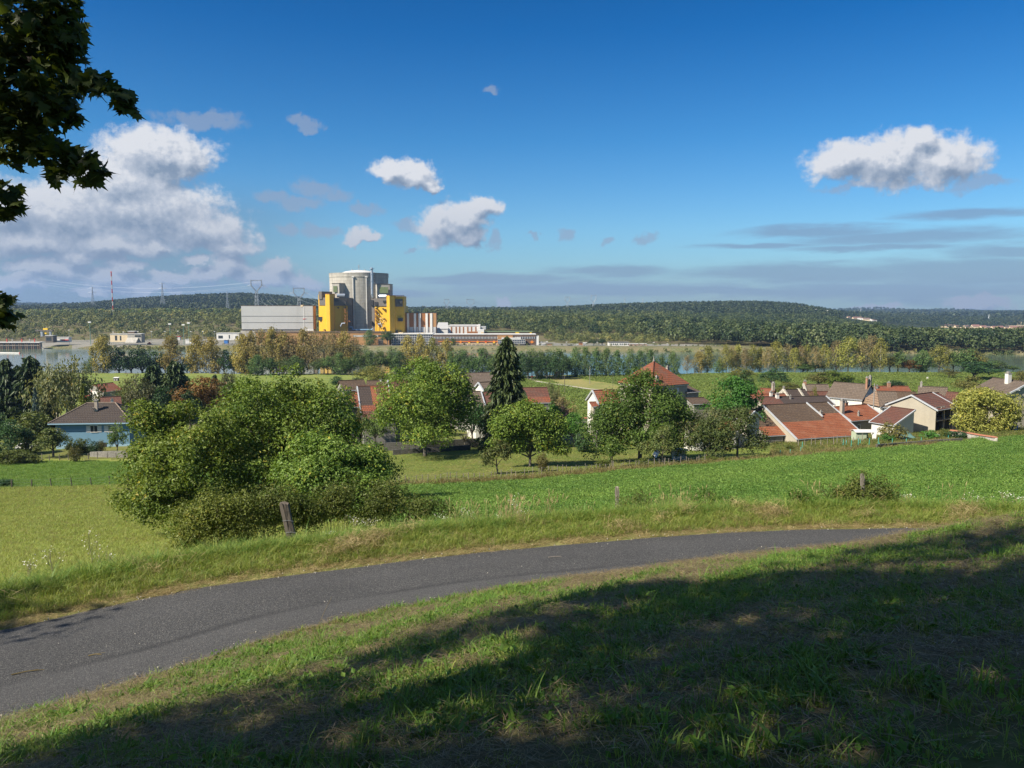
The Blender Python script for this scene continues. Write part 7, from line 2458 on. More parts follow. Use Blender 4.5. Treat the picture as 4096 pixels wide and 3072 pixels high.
def left_place():
 # blue bungalow with hipped roof
 D = 165
 a = P(47.8, 423.6, D)
 yaw = R(5)
 L, W, rise = 16.8, 11.6, 3.5
 gz = ground_z(a.x + 8, a.y - 1)
 root = empty('bungalow', (a.x, a.y, gz), yaw)
 h = a.z - gz
 tag(root, 'light blue bungalow with wide brown hipped roof', 'house')
 i0, i1 = 5.6, 11.4
 y = W / 2
 zr = h + rise
 roof_part('roof', [[(0, 0, h), (L, 0, h), (i1, y, zr), (i0, y, zr)], [(L, W, h), (0, W, h), (i0, y, zr), (i1, y, zr)]], T_BLUEH, root)
 roof_part('hip_roof', [[(L, 0, h), (L, W, h), (i1, y, zr), (i1, y - .001, zr)], [(0, W, h), (0, 0, h), (i0, y, zr), (i0, y + .001, zr)]], T_BLUEH, root)
 mb = MB()
 for p, q in (((0, 0, h), (i0, y, zr)), ((L, 0, h), (i1, y, zr)), ((L, W, h), (i1, y, zr)), ((0, W, h), (i0, y, zr)), ((i0, y, zr), (i1, y, zr))):
  mb.tube([(p[0], p[1], p[2] + .05), (q[0], q[1], q[2] + .05)], .13, 6)
 mb.obj('hip_tiles', plain('hip_tile', (.19, .145, .115), .9, .2, 3), root)
 MB().box(1.1, L - .9, .8, W - .8, .62, h - .05).obj('wall', P_BLUE, root)
 MB().box(1.05, L - .85, .75, W - .75, -1.5, .62).obj('cellar_wall', P_BLUEL, root)
 MB().box(-.02, L + .02, -.14, -.02, h - .24, h - .02).box(L + .02, L + .12, -.05, W, h - .24, h - .02).obj('gutter', P_BLUEL, root)
 MB().box(.05, L - .05, .05, W - .05, h - .14, h - .05).obj('soffit', P_WFRAME, root)
 dm = (1.1, L - .9, .8, W - .8)
 window(root, 'f', 7.0, h - 2.0, 1.4, 1.3, dm, True)
 window(root, 'f', 10.6, h - 2.0, 1.4, 1.3, dm, True, glass=plain('curtain_glass', (.22, .25, .22), .3, .2, 2))
 MB().box(9.9, 11.2, .70, .78, -.4, 1.0).obj('cellar_door', M_DARKM, root)
 chimney(root, 8.35, 3.6, h + 1.6, h + 4.2, .62, P_CHIM)
 MB().tube([(7.9, 3.2, h + 2), (7.9, 3.2, h + 2.8)], .05, 5).lathe([(.01, h + 2.6), (.3, h + 2.66), (.38, h + 2.8)], 12, 0, 7.75, 3.1).obj('satellite_dish', P_GREY, root)
 house('brown_house', 'plain brown roofed house half hidden behind the bungalow', 101, 410.5, 190, 28, 4.6, 5.2, 2.6, T_RB, P_WHITE, verge='', chim=((.55, .35, 1.3, .6, P_WHITE),))
 house('farm_shed', 'grey farm shed with low gable, red roof edge and white sheet door', 103.2, 392.2, 290, 66, 8.5, 5.0, 2.6, T_OR2, P_GREY, verge='', hmin=3.4, cat='shed', Wb=6.0)
 r = [o for o in SC.objects if (o.get('label') or '').startswith('grey farm shed')][0]
 MB().box(.28, .33, 3.0, 6.2, .3, 3.6).obj('sheet_door', M_ROOFW, r)
 MB().box(.27, .345, 2.8, 3.0, .2, 3.8).box(.27, .345, 6.2, 6.4, .2, 3.8).obj('door_frame', M_RED, r)
 MB().box(-1.5, .3, 7.0, 8.2, -.4, 2.0).obj('red_cabinet', M_RED, r)
 T = Thing('bee_house', 'small grey hive house standing alone on the meadow', 'hive house', 113.9, 425)
 b = T.o
 T.part('wall', W_DARK, MB().box(b.x - 1.2, b.x + 1.2, b.y - .7, b.y + .7, b.z, b.z + 1.6))
 T.part('roof', M_ROOFW, MB().slab([(b.x - 1.4, b.y - 1, b.z + 1.6), (b.x + 1.4, b.y - 1, b.z + 1.6), (b.x + 1.4, b.y + 1, b.z + 2.0), (b.x - 1.4, b.y + 1, b.z + 2.0)], .08))
 T.part('hive_front', M_ROOFW, MB().box(b.x - 1.0, b.x - .4, b.y - .76, b.y - .7, b.z + .3, b.z + .8).box(b.x + .3, b.x + .9, b.y - .76, b.y - .7, b.z + .3, b.z + .8))
 T = Thing('farm_trailer', 'green farm trailer parked by the shed', 'trailer', 121, 276)
 b = T.o
 T.part('bed', plain('farm_green', (.05, .30, .12), .5, .1, 1), MB().box(b.x - 2, b.x + 2, b.y - .9, b.y + .9, b.z + .6, b.z + 1.1))
 for sx in (-1.1, 1.1):
  T.part('wheel', M_DARKM, MB().tube([(b.x + sx, b.y - 1, b.z + .4), (b.x + sx, b.y + 1, b.z + .4)], .4, 10))
 T = Thing('harrow', 'red harrow lying in front of the farm shed', 'harrow', 113.5, 278)
 b = T.o
 T.part('frame', M_RED, MB().box(b.x - 1.6, b.x + 1.6, b.y - .1, b.y + .1, b.z + .7, b.z + .85).box(b.x - 1.6, b.x - 1.45, b.y - 1, b.y + 1, b.z + .3, b.z + .85).box(b.x + 1.45, b.x + 1.6, b.y - 1, b.y + 1, b.z + .3, b.z + .85))
 mb = MB()
 for k in range(9):
  mb.box(b.x - 1.4 + k * .35, b.x - 1.34 + k * .35, b.y - .05, b.y + .05, b.z, b.z + .75)
 T.part('tines', M_DARKM, mb)
 T = Thing('paddock_fence', 'short white paddock fence below the farm shed', 'fence', 117.5, 255)
 b = T.o
 T.part('rails', M_ROOFW, MB().box(b.x - 5, b.x + 5, b.y - .04, b.y + .04, b.z + .85, b.z + 1.0).box(b.x - 5, b.x + 5, b.y - .04, b.y + .04, b.z + .4, b.z + .55))
 for k in range(6):
  T.part('post', M_ROOFW, MB().box(b.x - 5 + 2 * k - .06, b.x - 5 + 2 * k + .06, b.y - .1, b.y + .1, b.z - .2, b.z + 1.15))
 wall_run('garden_wall', 'low grey stone wall at the end of the bungalow garden', [(90.5, 456.8, 149), (108, 457.3, 149), (128, 457.5, 148.5)], [452.0, 451.2, 450.8], .35, S_GREY, None)
 T = Thing('parked_car', 'silver car half hidden by the round corner tree', 'car', 20, 166)
 b = T.o
 T.part('body', M_ROOFW, MB().prism([(b.x - 2.1, b.z + .3), (b.x + 2.1, b.z + .3), (b.x + 2.1, b.z + .85), (b.x + 1.2, b.z + .95), (b.x + .7, b.z + 1.45), (b.x - 1.2, b.z + 1.45), (b.x - 1.8, b.z + .95), (b.x - 2.1, b.z + .85)], 1, b.y - .85, b.y + .85), bevel=.06)
 T.part('side_window', M_GLASS, MB().prism([(b.x + .95, b.z + .98), (b.x + .6, b.z + 1.38), (b.x - 1.1, b.z + 1.38), (b.x - 1.5, b.z + .98)], 1, b.y - .88, b.y - .84))
 for sx in (-1.3, 1.3):
  T.part('wheel', M_DARKM, MB().tube([(b.x + sx, b.y - .9, b.z + .32), (b.x + sx, b.y - .65, b.z + .32)], .32, 14))


def post_fence(name, label, ends, n, h, r, m, D=None, wire=3, jitter=.25, lean=.05, hj=.2):
 """fence through ground points seen at the given picture points"""
 pts = [ground_at(*q) for q in ends]
 seg = np.r_[0, np.cumsum([(pts[i + 1] - pts[i]).length for i in range(len(pts) - 1)])]
 t = np.linspace(0, seg[-1], n) + rng.uniform(-jitter, jitter, n)
 t = np.clip(t, 0, seg[-1])
 xs = np.interp(t, seg, [p.x for p in pts])
 ys = np.interp(t, seg, [p.y for p in pts])
 zs = height(xs, ys)
 root = empty(name, (xs[0], ys[0], zs[0]))
 o = Vector((xs[0], ys[0], zs[0]))
 tops = []
 for i in range(n):
  hh = h * rng.uniform(1 - hj, 1 + hj)
  lx, ly = rng.normal() * lean, rng.normal() * lean
  rr = r * rng.uniform(.75, 1.3)
  p = Vector((xs[i], ys[i], zs[i])) - o
  MB().tube([p + Vector((0, 0, -.3)), p + Vector((lx * .5, ly * .5, hh * .5)), p + Vector((lx, ly, hh))], [rr * 1.05, rr, rr * .9], 6).obj('post', m, root)
  tops.append(p + Vector((lx, ly, hh)))
 mb = MB()
 for k in range(wire):
  f = (k + 1) / (wire + .3)
  for i in range(n - 1):
   b0, b1 = Vector((xs[i], ys[i], zs[i])) - o, Vector((xs[i + 1], ys[i + 1], zs[i + 1])) - o
   mb.tube([b0.lerp(tops[i], f), b1.lerp(tops[i + 1], f)], .006, 3, cap=False)
 if wire:
  mb.obj('wire', M_STEEL, root)
 tag(root, label, 'fence')
 return root


def fences_poles():
 post_fence('field_fence', 'weathered post and wire fence between clover field and orchard', [(394, 486), (430, 483.6), (480, 480.3), (520, 478), (560, 474.5), (610, 470.5), (660, 467), (705, 464)], 62, 1.15, .05, W_POST)
 post_fence('meadow_fence', 'sparse thin post fence across the left meadow', [(-10, 489.5), (15, 488), (34, 487.6), (53, 487), (69, 486.2), (87, 485.4), (105, 485), (123, 484), (142, 483.6), (165, 483)], 10, 1.25, .085, W_DARK, jitter=0)
 post_fence('garden_fence', 'old post fence along the bungalow garden', [(26, 460.6), (45, 460.8), (57, 460.6), (70, 460), (81, 459.5), (91, 459), (105, 458.4), (125, 458)], 12, 1.3, .07, W_POST)
 post_fence('barn_fence', 'row of pale sticks along the foot of the big barn', [(798, 447), (815, 446.2), (832, 445.2), (848, 444), (862, 443)], 14, 1.5, .06, W_POST, wire=1)
 # teal stakes of the kitchen garden: each stands on its own
 for i, (px, b, hh) in enumerate([(780, 456.5, 1.0), (790, 454.8, .9), (800.5, 452.4, .9), (802, 449, 1.3), (843, 446.8, 1.3), (846, 446.4, 1.1), (851, 449, 1.5), (858, 447, 1.5), (860, 445.6, 1.1), (869, 446, 1.4), (878, 446, 1.5), (879, 448, .9), (892, 445, 1.1), (906, 444, 1.0), (921, 442.5, .9), (948, 440, .9)]):
  p = ground_at(px, b)
  T = bpy.data.objects.new('garden_stake', bpy.data.meshes.new('garden_stake'))
  o = MB().tube([(0, 0, -.3), (.03, 0, hh)], .045, 6).obj('garden_stake', P_TEAL, None, p)
  tag(o, f'{ordinal(i)} from the left of the thin teal stakes in the kitchen gardens', 'stake', 'teal stakes in the kitchen gardens')
 # wooden poles and street lamps
 L = [(775.3, 383, 400, 200, .16, W_DARK, 'dark wooden pole standing behind the long dark roof'), (877, 383.6, 400, 190, .16, P_GREY, 'grey concrete pole left of the red roofed long house'), (565, 374.5, 394, 330, .14, W_DARK, 'thin wooden pole at the edge of the mown field'), (590.3, 366.4, 379, 420, .16, W_OLD, 'pale wooden pole beside the gravel track'), (613.6, 372, 386, 400, .1, W_DARK, 'very thin dark pole in the crop field right of the track'), (352, 374.4, 386, 340, .1, W_DARK, 'small post with cross bar on the plain left of the golden green walnut')]
 for (px, t, b, D, r, m, s) in L:
  T = Thing('utility_pole', s, 'pole', px, D)
  x = T.o.x
  T.part('pole', m, MB().tube([(x, D, T.o.z - .5), (x, D, Z(t, D))], [r, r * .75], 8))
  T.part('insulator_bar', M_DARKM, MB().box(x - .6, x + .6, D - .05, D + .05, Z(t, D) - .55, Z(t, D) - .45))
 # track down to the river and the barrier at its end
 pl = [ground_at(*q) for q in [(519, 374.6), (524, 376.4), (530, 379), (538, 381.6), (550, 383.6), (570, 386.2), (600, 390.2), (640, 396)]]
 V, F = [], []
 n = 0
 for i in range(len(pl) - 1):
  for k in range(8):
   p = pl[i].lerp(pl[i + 1], k / 8)
   d = (pl[i + 1] - pl[i]).normalized()
   nn = Vector((-d.y, d.x, 0)) * 1.5
   for q in (p - nn, p + nn):
    V.append((q.x, q.y, ground_z(q.x, q.y) + .12))
 V = np.array(V)
 m = len(V) // 2
 F = np.array([(2 * i, 2 * i + 2, 2 * i + 3, 2 * i + 1) for i in range(m - 1)])
 # seen from the viewer the track starts where the river trees open
 me = np_mesh('farm_track', V, [F], M_PATH)
 tag(link(bpy.data.objects.new('farm_track', me)), kind='structure')
 T = Thing('track_sign', 'small red and white sign at the end of the farm track', 'sign', 532, 470)
 x = T.o.x
 T.part('post', M_STEEL, MB().tube([(x, 470, T.o.z), (x, 470, T.o.z + 2.4)], .06, 6))
 T.part('plate', M_RED, MB().box(x - .45, x + .45, 469.9, 469.95, T.o.z + 1.6, T.o.z + 2.5).box(x - .2, x + .2, 469.86, 469.89, T.o.z + 1.9, T.o.z + 2.2))
 T = Thing('white_bollard', 'white marker stone on the plain before the big oak', 'marker', 930, 440)
 b = T.o
 T.part('stone', P_WHITE, MB().box(b.x - .35, b.x + .35, b.y - .3, b.y + .3, b.z - .2, b.z + 1.5))


village_right()
village_centre()
left_place()
fences_poles()

# ------------------------------------------------------------------ scattered ground cover (nobody could count it)
SRC = bpy.data.collections


def scatter(name, pts, nrm_tilt, scl, meshes, kind='stuff', yaw=None, idx=None):
 """instances of small plant meshes on points; one object"""
 n = len(pts)
 me = bpy.data.meshes.new(name)
 me.vertices.add(n)
 me.vertices.foreach_set('co', np.asarray(pts, np.float32).ravel())
 rot = np.zeros((n, 3), np.float32)
 rot[:, 0] = rng.normal(size=n) * nrm_tilt
 rot[:, 1] = rng.normal(size=n) * nrm_tilt
 rot[:, 2] = rng.uniform(0, 6.283, n) if yaw is None else yaw
 a = me.attributes.new('rot', 'FLOAT_VECTOR', 'POINT')
 a.data.foreach_set('vector', rot.ravel())
 a = me.attributes.new('scl', 'FLOAT', 'POINT')
 a.data.foreach_set('value', np.asarray(scl, np.float32))
 a = me.attributes.new('idx', 'INT', 'POINT')
 a.data.foreach_set('value', (rng.integers(0, len(meshes), n) if idx is None else idx).astype(np.int32))
 me.update()
 col = bpy.data.collections.new(name + '_source')
 for q, m in enumerate(meshes):
  col.objects.link(bpy.data.objects.new(f'{name}_source_{q:02d}', m))
 o = link(bpy.data.objects.new(name, me))
 g = bpy.data.node_groups.new(name, 'GeometryNodeTree')
 g.interface.new_socket('Geometry', in_out='INPUT', socket_type='NodeSocketGeometry')
 g.interface.new_socket('Geometry', in_out='OUTPUT', socket_type='NodeSocketGeometry')
 k = NT(g)
 gi = k.n('NodeGroupInput')
 ci = k.n('GeometryNodeCollectionInfo')
 ci.inputs[0].default_value = col
 ci.inputs['Separate Children'].default_value = True
 ci.inputs['Reset Children'].default_value = True
 def na(nm, ty):
  q = k.n('GeometryNodeInputNamedAttribute', data_type=ty)
  q.inputs[0].default_value = nm
  return q.outputs[0]
 er = k.n('FunctionNodeEulerToRotation', (na('rot', 'FLOAT_VECTOR'),))
 ip = k.n('GeometryNodeInstanceOnPoints', {'Points': gi.outputs[0], 'Instance': ci.outputs[0], 'Pick Instance': True, 'Instance Index': na('idx', 'INT'), 'Rotation': er.outputs[0], 'Scale': na('scl', 'FLOAT')})
 k.n('NodeGroupOutput', (ip.outputs[0],))
 md = o.modifiers.new('scatter', 'NODES')
 md.node_group = g
 tag(o, kind=kind)
 return o


def blades(n, h, w, spread, lean, m, tone=.22, stiff=.5, hvar=.35, droop=.6, seg=3):
 """a tuft of tapering, bending grass blades"""
 V, F, A = [], [], []
 for i in range(n):
  r, a = spread * math.sqrt(rng.uniform()), rng.uniform(0, 6.283)
  b = np.array([r * math.cos(a), r * math.sin(a), -.01])
  hh = h * rng.uniform(1 - hvar, 1 + hvar)
  d = rng.uniform(0, 6.283)
  ln = abs(rng.normal()) * lean * hh
  dv = np.array([math.cos(d), math.sin(d), 0])
  sv = np.array([-math.sin(d + rng.normal() * .6), math.cos(d + rng.normal() * .6), 0]) * w * rng.uniform(.7, 1.2) / 2
  tone_i = np.clip(.45 + rng.normal() * tone, 0, 1)
  n0 = len(V)
  for s in range(seg):
   t = s / seg
   c = b + dv * ln * t ** 1.7 + np.array([0, 0, hh * (t - droop * .25 * t ** 3)])
   V += [c - sv * (1 - t * .6), c + sv * (1 - t * .6)]
   A += [tone_i, tone_i]
  V.append(b + dv * ln + np.array([0, 0, hh * (1 - droop * .25 - lean * .08)]))
  A.append(min(1, tone_i + .12))
  for s in range(seg - 1):
   q = n0 + 2 * s
   F.append((q, q + 1, q + 3, q + 2))
  q = n0 + 2 * (seg - 1)
  F.append((q, q + 1, q + 2, q + 2))
 F4 = np.array([f for f in F if f[2] != f[3]])
 F3 = np.array([f[:3] for f in F if f[2] == f[3]])
 return np_mesh('tuft', np.array(V), [F4, F3], m, {'v': np.array(A)})


def leaves_tuft(n, r, h, ls, m, tone=.25, up=.8, asp=.6):
 c = np.stack([rng.normal(size=n) * r * .5, rng.normal(size=n) * r * .5, rng.uniform(.1, 1, n) * h], 1)
 nr = unit(rng.normal(size=(n, 3)) * .6 + (0, 0, up))
 s = ls * rng.uniform(.6, 1.3, n)
 V = cards(c, nr, s, s * asp, .1)
 return np_mesh('leaf_tuft', V, [qfaces(n)], m, {'v': np.repeat(np.clip(.45 + rng.normal(size=n) * tone, 0, 1), 4)})


def strands(n, L, w, r, m, flat=.1, tone=.28, rise=.03):
 """cut stalks lying about"""
 V, A = [], []
 for i in range(n):
  a = rng.uniform(0, 6.283)
  d = np.array([math.cos(a), math.sin(a), rng.normal() * flat])
  l = L * rng.uniform(.4, 1.4)
  c = np.array([rng.normal() * r, rng.normal() * r, rise * rng.uniform(.2, 1.5)])
  s = np.cross(d, (0, 0, 1)) * w * rng.uniform(.6, 1.3) / 2
  k = np.array([0, 0, l * .05 * rng.uniform()])
  V += [c - d * l / 2 - s * .5, c + s + k, c + d * l / 2 + s * .3, c - s + k]
  A += [np.clip(.45 + rng.normal() * tone, 0, 1)] * 4
 return np_mesh('stalks', np.array(V), [qfaces(n)], m, {'v': np.array(A)})


def stalk_mesh(h, m, seed=True, n=5, r=.12):
 mb = MB()
 for k in range(n):
  x, y = rng.normal() * r, rng.normal() * r
  dx, dy = rng.normal() * .14 * h, rng.normal() * .14 * h
  hh = h * rng.uniform(.7, 1.15)
  pts = [(x, y, 0), (x + dx * .3, y + dy * .3, hh * .55), (x + dx, y + dy, hh)]
  mb.tube(pts, [.004, .003, .002], 3, cap=False)
  if seed:
   q = Vector(pts[2])
   d = (q - Vector(pts[1])).normalized()
   mb.tube([q - d * .02, q + d * .05, q + d * .13 + Vector((dx, dy, -.02)) * .2], [.003, .010, .002], 5)
 V = np.array(mb.v)
 f4 = np.array([f for f in mb.f if len(f) == 4])
 fo = [f for f in mb.f if len(f) != 4]
 fs = [f4]
 for kk in set(len(f) for f in fo):
  fs.append(np.array([f for f in fo if len(f) == kk]))
 return np_mesh('stalk', V, fs, m, {'v': rng.uniform(.2, 1, len(V))})


def near_points(n, y0, y1, px0=-40, px1=1070, power=1.0):
 """random ground points, as dense per square metre everywhere"""
 u0, u1 = (px0 - 512) / FPX, (px1 - 512) / FPX
 y = np.sqrt(y0 ** 2 + (y1 ** 2 - y0 ** 2) * rng.uniform(0, 1, n) ** power)
 x = rng.uniform(u0 * 1.02, u1 * 1.02, n) * y
 return x, y


def put(x, y, dz=0.0):
 return np.stack([x, y, height(x, y) + dz], 1)


def grass():
 gm, lm, sm, lt, hm, cm, dm = LM['grass'], LM['lush'], LM['straw'], LM['litter'], LM['herb'], LM['clover'], LM['sedge']
 # --- the mown bank
 x, y = near_points(120000, 3.6, 24, power=.75)
 e, s = edist(x, y), sdist(x, y)
 on_bank = (e > -.05) & (s < 0) & (e < 19)
 x, y, e = x[on_bank], y[on_bank], e[on_bank]
 patch = hashn(x * 1.0, y * 1.0, 1.25) + .7 * hashn(x + 5, y - 3, .52) + rng.normal(size=len(x)) * .25
 u = x / y
 brown = np.clip((u + .02) * 4, 0, 1) * (1 - sstep(e, .7, 3.0)) * 3.2 + (1 - sstep(e, .0, .3)) * .15
 green = patch - brown > -.05
 k = green & (rng.uniform(size=len(x)) < .62)
 t_short = [blades(16, .085, .007, .09, .9, gm) for _ in range(5)]
 t_lush = [blades(13, .13, .009, .08, .7, lm) for _ in range(5)]
 scatter('bank_grass', put(x[k], y[k]), .15, rng.uniform(.6, 1.5, k.sum()), t_short + t_lush + [blades(10, .06, .006, .1, 1.2, gm) for _ in range(3)])
 k = green & (rng.uniform(size=len(x)) < .28)
 scatter('bank_herbs', put(x[k], y[k]), .2, rng.uniform(.6, 1.5, k.sum()), [leaves_tuft(14, .10, .06, .055, hm) for _ in range(4)] + [blades(9, .11, .026, .02, 1.1, hm, seg=3) for _ in range(3)] + [leaves_tuft(22, .09, .05, .026, LM['lush'], asp=.95) for _ in range(3)])
 k = (~green & (rng.uniform(size=len(x)) < .75)) | (rng.uniform(size=len(x)) < .12)
 scatter('mown_litter', put(x[k], y[k], .004), .12, rng.uniform(.6, 1.5, k.sum()), [strands(16, .13, .0055, .09, lt) for _ in range(5)] + [strands(12, .09, .004, .08, sm) for _ in range(1)])
 k = (~green & (rng.uniform(size=len(x)) < .22))
 scatter('bank_grass', put(x[k], y[k]), .2, rng.uniform(.5, 1.1, k.sum()), t_short)
 # ragged tufts along the road's near edge
 k = (e < .55) & (rng.uniform(size=len(x)) < .30)
 scatter('edge_grass', put(x[k], y[k]), .2, rng.uniform(.6, 1.3, k.sum()), [blades(14, .12, .008, .07, .9, gm) for _ in range(3)] + [strands(18, .16, .006, .09, lt, .25) for _ in range(3)])
 # --- far verge
 x, y = near_points(120000, 12, 34, px0=-80, px1=1100)
 s, e = sdist(x, y), edist(x, y)
 k = (s > -.12) & (s < 7)
 x, y, s = x[k], y[k], s[k]
 pt = hashn(x, y, 1.4) + .6 * hashn(x - 2, y + 4, .6) + rng.normal(size=len(x)) * .25
 k = (s < .6) & (rng.uniform(size=len(x)) < 1 - .6 * s) & (s > -.12 + .1 * rng.uniform(size=len(x)))
 scatter('verge_straw', put(x[k], y[k], .004), .15, rng.uniform(.6, 1.3, k.sum()), [strands(20, .16, .006, .09, sm) for _ in range(4)])
 k = (s > .25) & (s < 2.6) & (rng.uniform(size=len(x)) < .9)
 scatter('verge_grass', put(x[k], y[k]), .25, rng.uniform(.6, 1.35, k.sum()), [blades(18, .17, .008, .11, 1.1, gm) for _ in range(6)] + [blades(16, .15, .008, .10, 1.1, lm) for _ in range(2)] + [blades(14, .14, .007, .10, 1.2, sm) for _ in range(1)])
 k = (s > .4) & (s < 2.4) & (pt > .6) & (rng.uniform(size=len(x)) < .55)
 scatter('verge_straw', put(x[k], y[k], .02), .35, rng.uniform(.7, 1.6, k.sum()), [strands(24, .22, .006, .12, sm, .3, rise=.12) for _ in range(5)])
 k = (s > 1.5) & (s < 4.0) & (rng.uniform(size=len(x)) < .62)
 scatter('verge_grass', put(x[k], y[k]), .3, rng.uniform(.7, 1.4, k.sum()), [blades(20, .24, .009, .13, 1.2, lm) for _ in range(4)] + [blades(18, .22, .008, .13, 1.2, gm) for _ in range(3)])
 k = (s > 1.8) & (s < 4.2) & (rng.uniform(size=len(x)) < .05 * np.clip(hashn(x, y, 1.9) + .1, 0, 1) * np.interp(x, [-6, -2, 2, 6, 14], [.3, .5, 1.0, 1.5, .5]))
 scatter('seed_stalks', put(x[k], y[k]), .12, rng.uniform(.6, 1.25, k.sum()), [stalk_mesh(.62, sm) for _ in range(5)])
 # --- meadow beyond on the left
 x, y = near_points(95000, 24, 122, px0=-60, px1=420)
 s = sdist(np.where(y < 40, x, -99), np.where(y < 40, y, 60))
 z = zone_of(x, y, np.where(y < 40, s, 99))
 k = (z == ZI['meadow']) & (np.where(y < 40, s, 99) > 4)
 x, y = x[k], y[k]
 scatter('meadow_grass', put(x, y), .2, rng.uniform(.6, 1.5, len(x)) * np.interp(y, [24, 60, 120], [.8, 1.1, 1.5]), [blades(12, .15, .016, .22, 1.0, LM['meadow']) for _ in range(5)] + [blades(9, .17, .014, .2, .9, dm) for _ in range(1)])
 x, y = near_points(26000, 112, 152, px0=-60, px1=400)
 k = inside(MEADOW_FAR, x, y)
 scatter('pasture_grass', put(x[k], y[k]), .2, rng.uniform(.7, 1.5, k.sum()), [blades(12, .17, .03, .3, 1.0, lm) for _ in range(4)])
 # --- clover field
 x, y = near_points(110000, 24, 150, px0=370, px1=1090, power=.8)
 k = inside(CLOVER, x, y)
 s = np.full(len(x), 99.0)
 q = k & (y < 45)
 s[q] = sdist(x[q], y[q])
 k &= s > 4.2
 x, y = x[k], y[k]
 sc = rng.uniform(.7, 1.4, len(x)) * (1 + .35 * hashn(x, y, 2.3)) * np.interp(y, [25, 60, 140], [.8, 1.05, 1.5])
 tone = hashn(x, y, 9) + .5 * hashn(x, y, 3.1) + .35 * np.sin((x * .45 - y * .9) * 2.6) + rng.normal(size=len(x)) * .5
 scatter('clover', put(x, y, -.03), .2, sc, [leaves_tuft(52, .34, .26, .062, cm if q < 3 else LM['clover2'], .3, .7, .9) for q in range(6)], idx=rng.integers(0, 3, len(x)) + 3 * (tone > 0))
 # --- orchard lawn, weeds on fence lines and fallow strip
 x, y = near_points(30000, 95, 175, px0=380, px1=800)
 k = zone_of(x, y, np.full(len(x), 99.)) == ZI['orchard_lawn']
 x, y = x[k], y[k]
 scatter('lawn_grass', put(x, y), .2, rng.uniform(.7, 1.4, len(x)), [blades(10, .10, .03, .3, 1.0, LM['meadow']) for _ in range(3)] + [blades(10, .10, .03, .3, 1.0, lm) for _ in range(2)])
 F = [ground_at(*q) for q in [(392, 487.5), (450, 484), (520, 480), (560, 476.5), (620, 471.5), (690, 466), (760, 461), (800, 456.5), (850, 452), (900, 448), (960, 442)]]
 seg = np.r_[0, np.cumsum([(F[i + 1] - F[i]).length for i in range(len(F) - 1)])]
 t = rng.uniform(0, seg[-1], 2600)
 w = np.interp(t, seg, [1.0, 1.0, 1.0, 1.0, 1.0, 1.2, 2.4, 3.2, 3.2, 1.6, 1.4])
 x = np.interp(t, seg, [p.x for p in F]) + rng.normal(size=len(t)) * .3
 y = np.interp(t, seg, [p.y for p in F]) + .8 * w + rng.normal(size=len(t)) * .9 * w
 scatter('fence_weeds', put(x, y), .25, rng.uniform(.6, 1.5, len(t)), [blades(16, .65, .03, .35, .5, dm) for _ in range(4)] + [leaves_tuft(24, .5, .55, .14, LM['olive']) for _ in range(2)] + [blades(14, .5, .03, .3, .6, gm) for _ in range(2)])
 x, y = near_points(9000, 130, 172, px0=770, px1=1040)
 k = ~inside(CLOVER, x, y) & (y > 128)
 x, y = x[k], y[k]
 scatter('garden_weeds', put(x, y), .2, rng.uniform(.5, 1.3, len(x)), [leaves_tuft(22, .45, .45, .15, LM['bramble']) for _ in range(3)] + [blades(14, .5, .035, .3, .6, dm) for _ in range(2)] + [blades(14, .4, .035, .3, .7, gm) for _ in range(2)])
 # --- crops on the plain: rows of low plants
 x, y = near_points(52000, 215, 492, px0=370, px1=1060)
 row = np.round((x * .55 + y * .83) / 2.4) * 2.4
 d = row - (x * .55 + y * .83)
 x, y = x + d * .55 + rng.normal(size=len(x)) * .2, y + d * .83 + rng.normal(size=len(x)) * .2
 k = ~inside(MOWN, x, y) & (zone_of(x, y, np.full(len(x), 99.)) == ZI['plain']) & (hashn(x, y, 50) > -.75)
 P_ = [(519, 374.6), (538, 381.6), (550, 383.6), (570, 386.2), (600, 390.2), (640, 396)]
 tp = np.array([ground_at(*q)[:2] for q in P_])
 td = np.min([np.hypot(x - (a[0] + (b[0] - a[0]) * f), y - (a[1] + (b[1] - a[1]) * f)) for a, b in zip(tp[:-1], tp[1:]) for f in np.linspace(0, 1, 9)], axis=0)
 k &= td > 4.5
 x, y = x[k], y[k]
 scatter('crop_plants', put(x, y), .1, rng.uniform(.6, 1.4, len(x)), [leaves_tuft(16, .9, .7, .42, LM['crop']) for _ in range(4)])
 # pebbles on the tarmac edge
 x, y = near_points(60000, 11, 30, px0=-40, px1=960)
 s, e = sdist(x, y), edist(x, y)
 k = (s < .05) & (e < .05) & (rng.uniform(size=len(x)) < np.where(np.minimum(-s, -e) < .3, .12, .004))
 x, y = x[k], y[k]
 peb = []
 for q in range(3):
  d = unit(np.array([(a, b, c) for a in (-1, 1) for b in (-1, 1) for c in (-1, 1)], float)) * rng.uniform(.7, 1.2, (8, 1)) * .012
  peb.append(np_mesh('pebble', d, [np.array([(0, 1, 3, 2), (4, 6, 7, 5), (0, 4, 5, 1), (2, 3, 7, 6), (0, 2, 6, 4), (1, 5, 7, 3)])], plain('pebble_stone', (.42, .39, .33), .9, .15, 30)))
 scatter('gravel', np.stack([x, y, np.full(len(x), ZR + .05)], 1), .5, rng.uniform(.5, 1.6, len(x)), peb)


LM['meadow'] = leaf_mat('meadow_blade', (.165, .220, .038), (.30, .335, .085), .3, .04, (.40, .35, .14))
LM['herb2'] = leaf_mat('pale_bramble_leaf', (.085, .115, .022), (.19, .215, .045), .3, .0, (.26, .23, .05))
LM['crop'] = leaf_mat('crop_leaf', (.105, .155, .030), (.20, .25, .062), .3, .03)
grass()


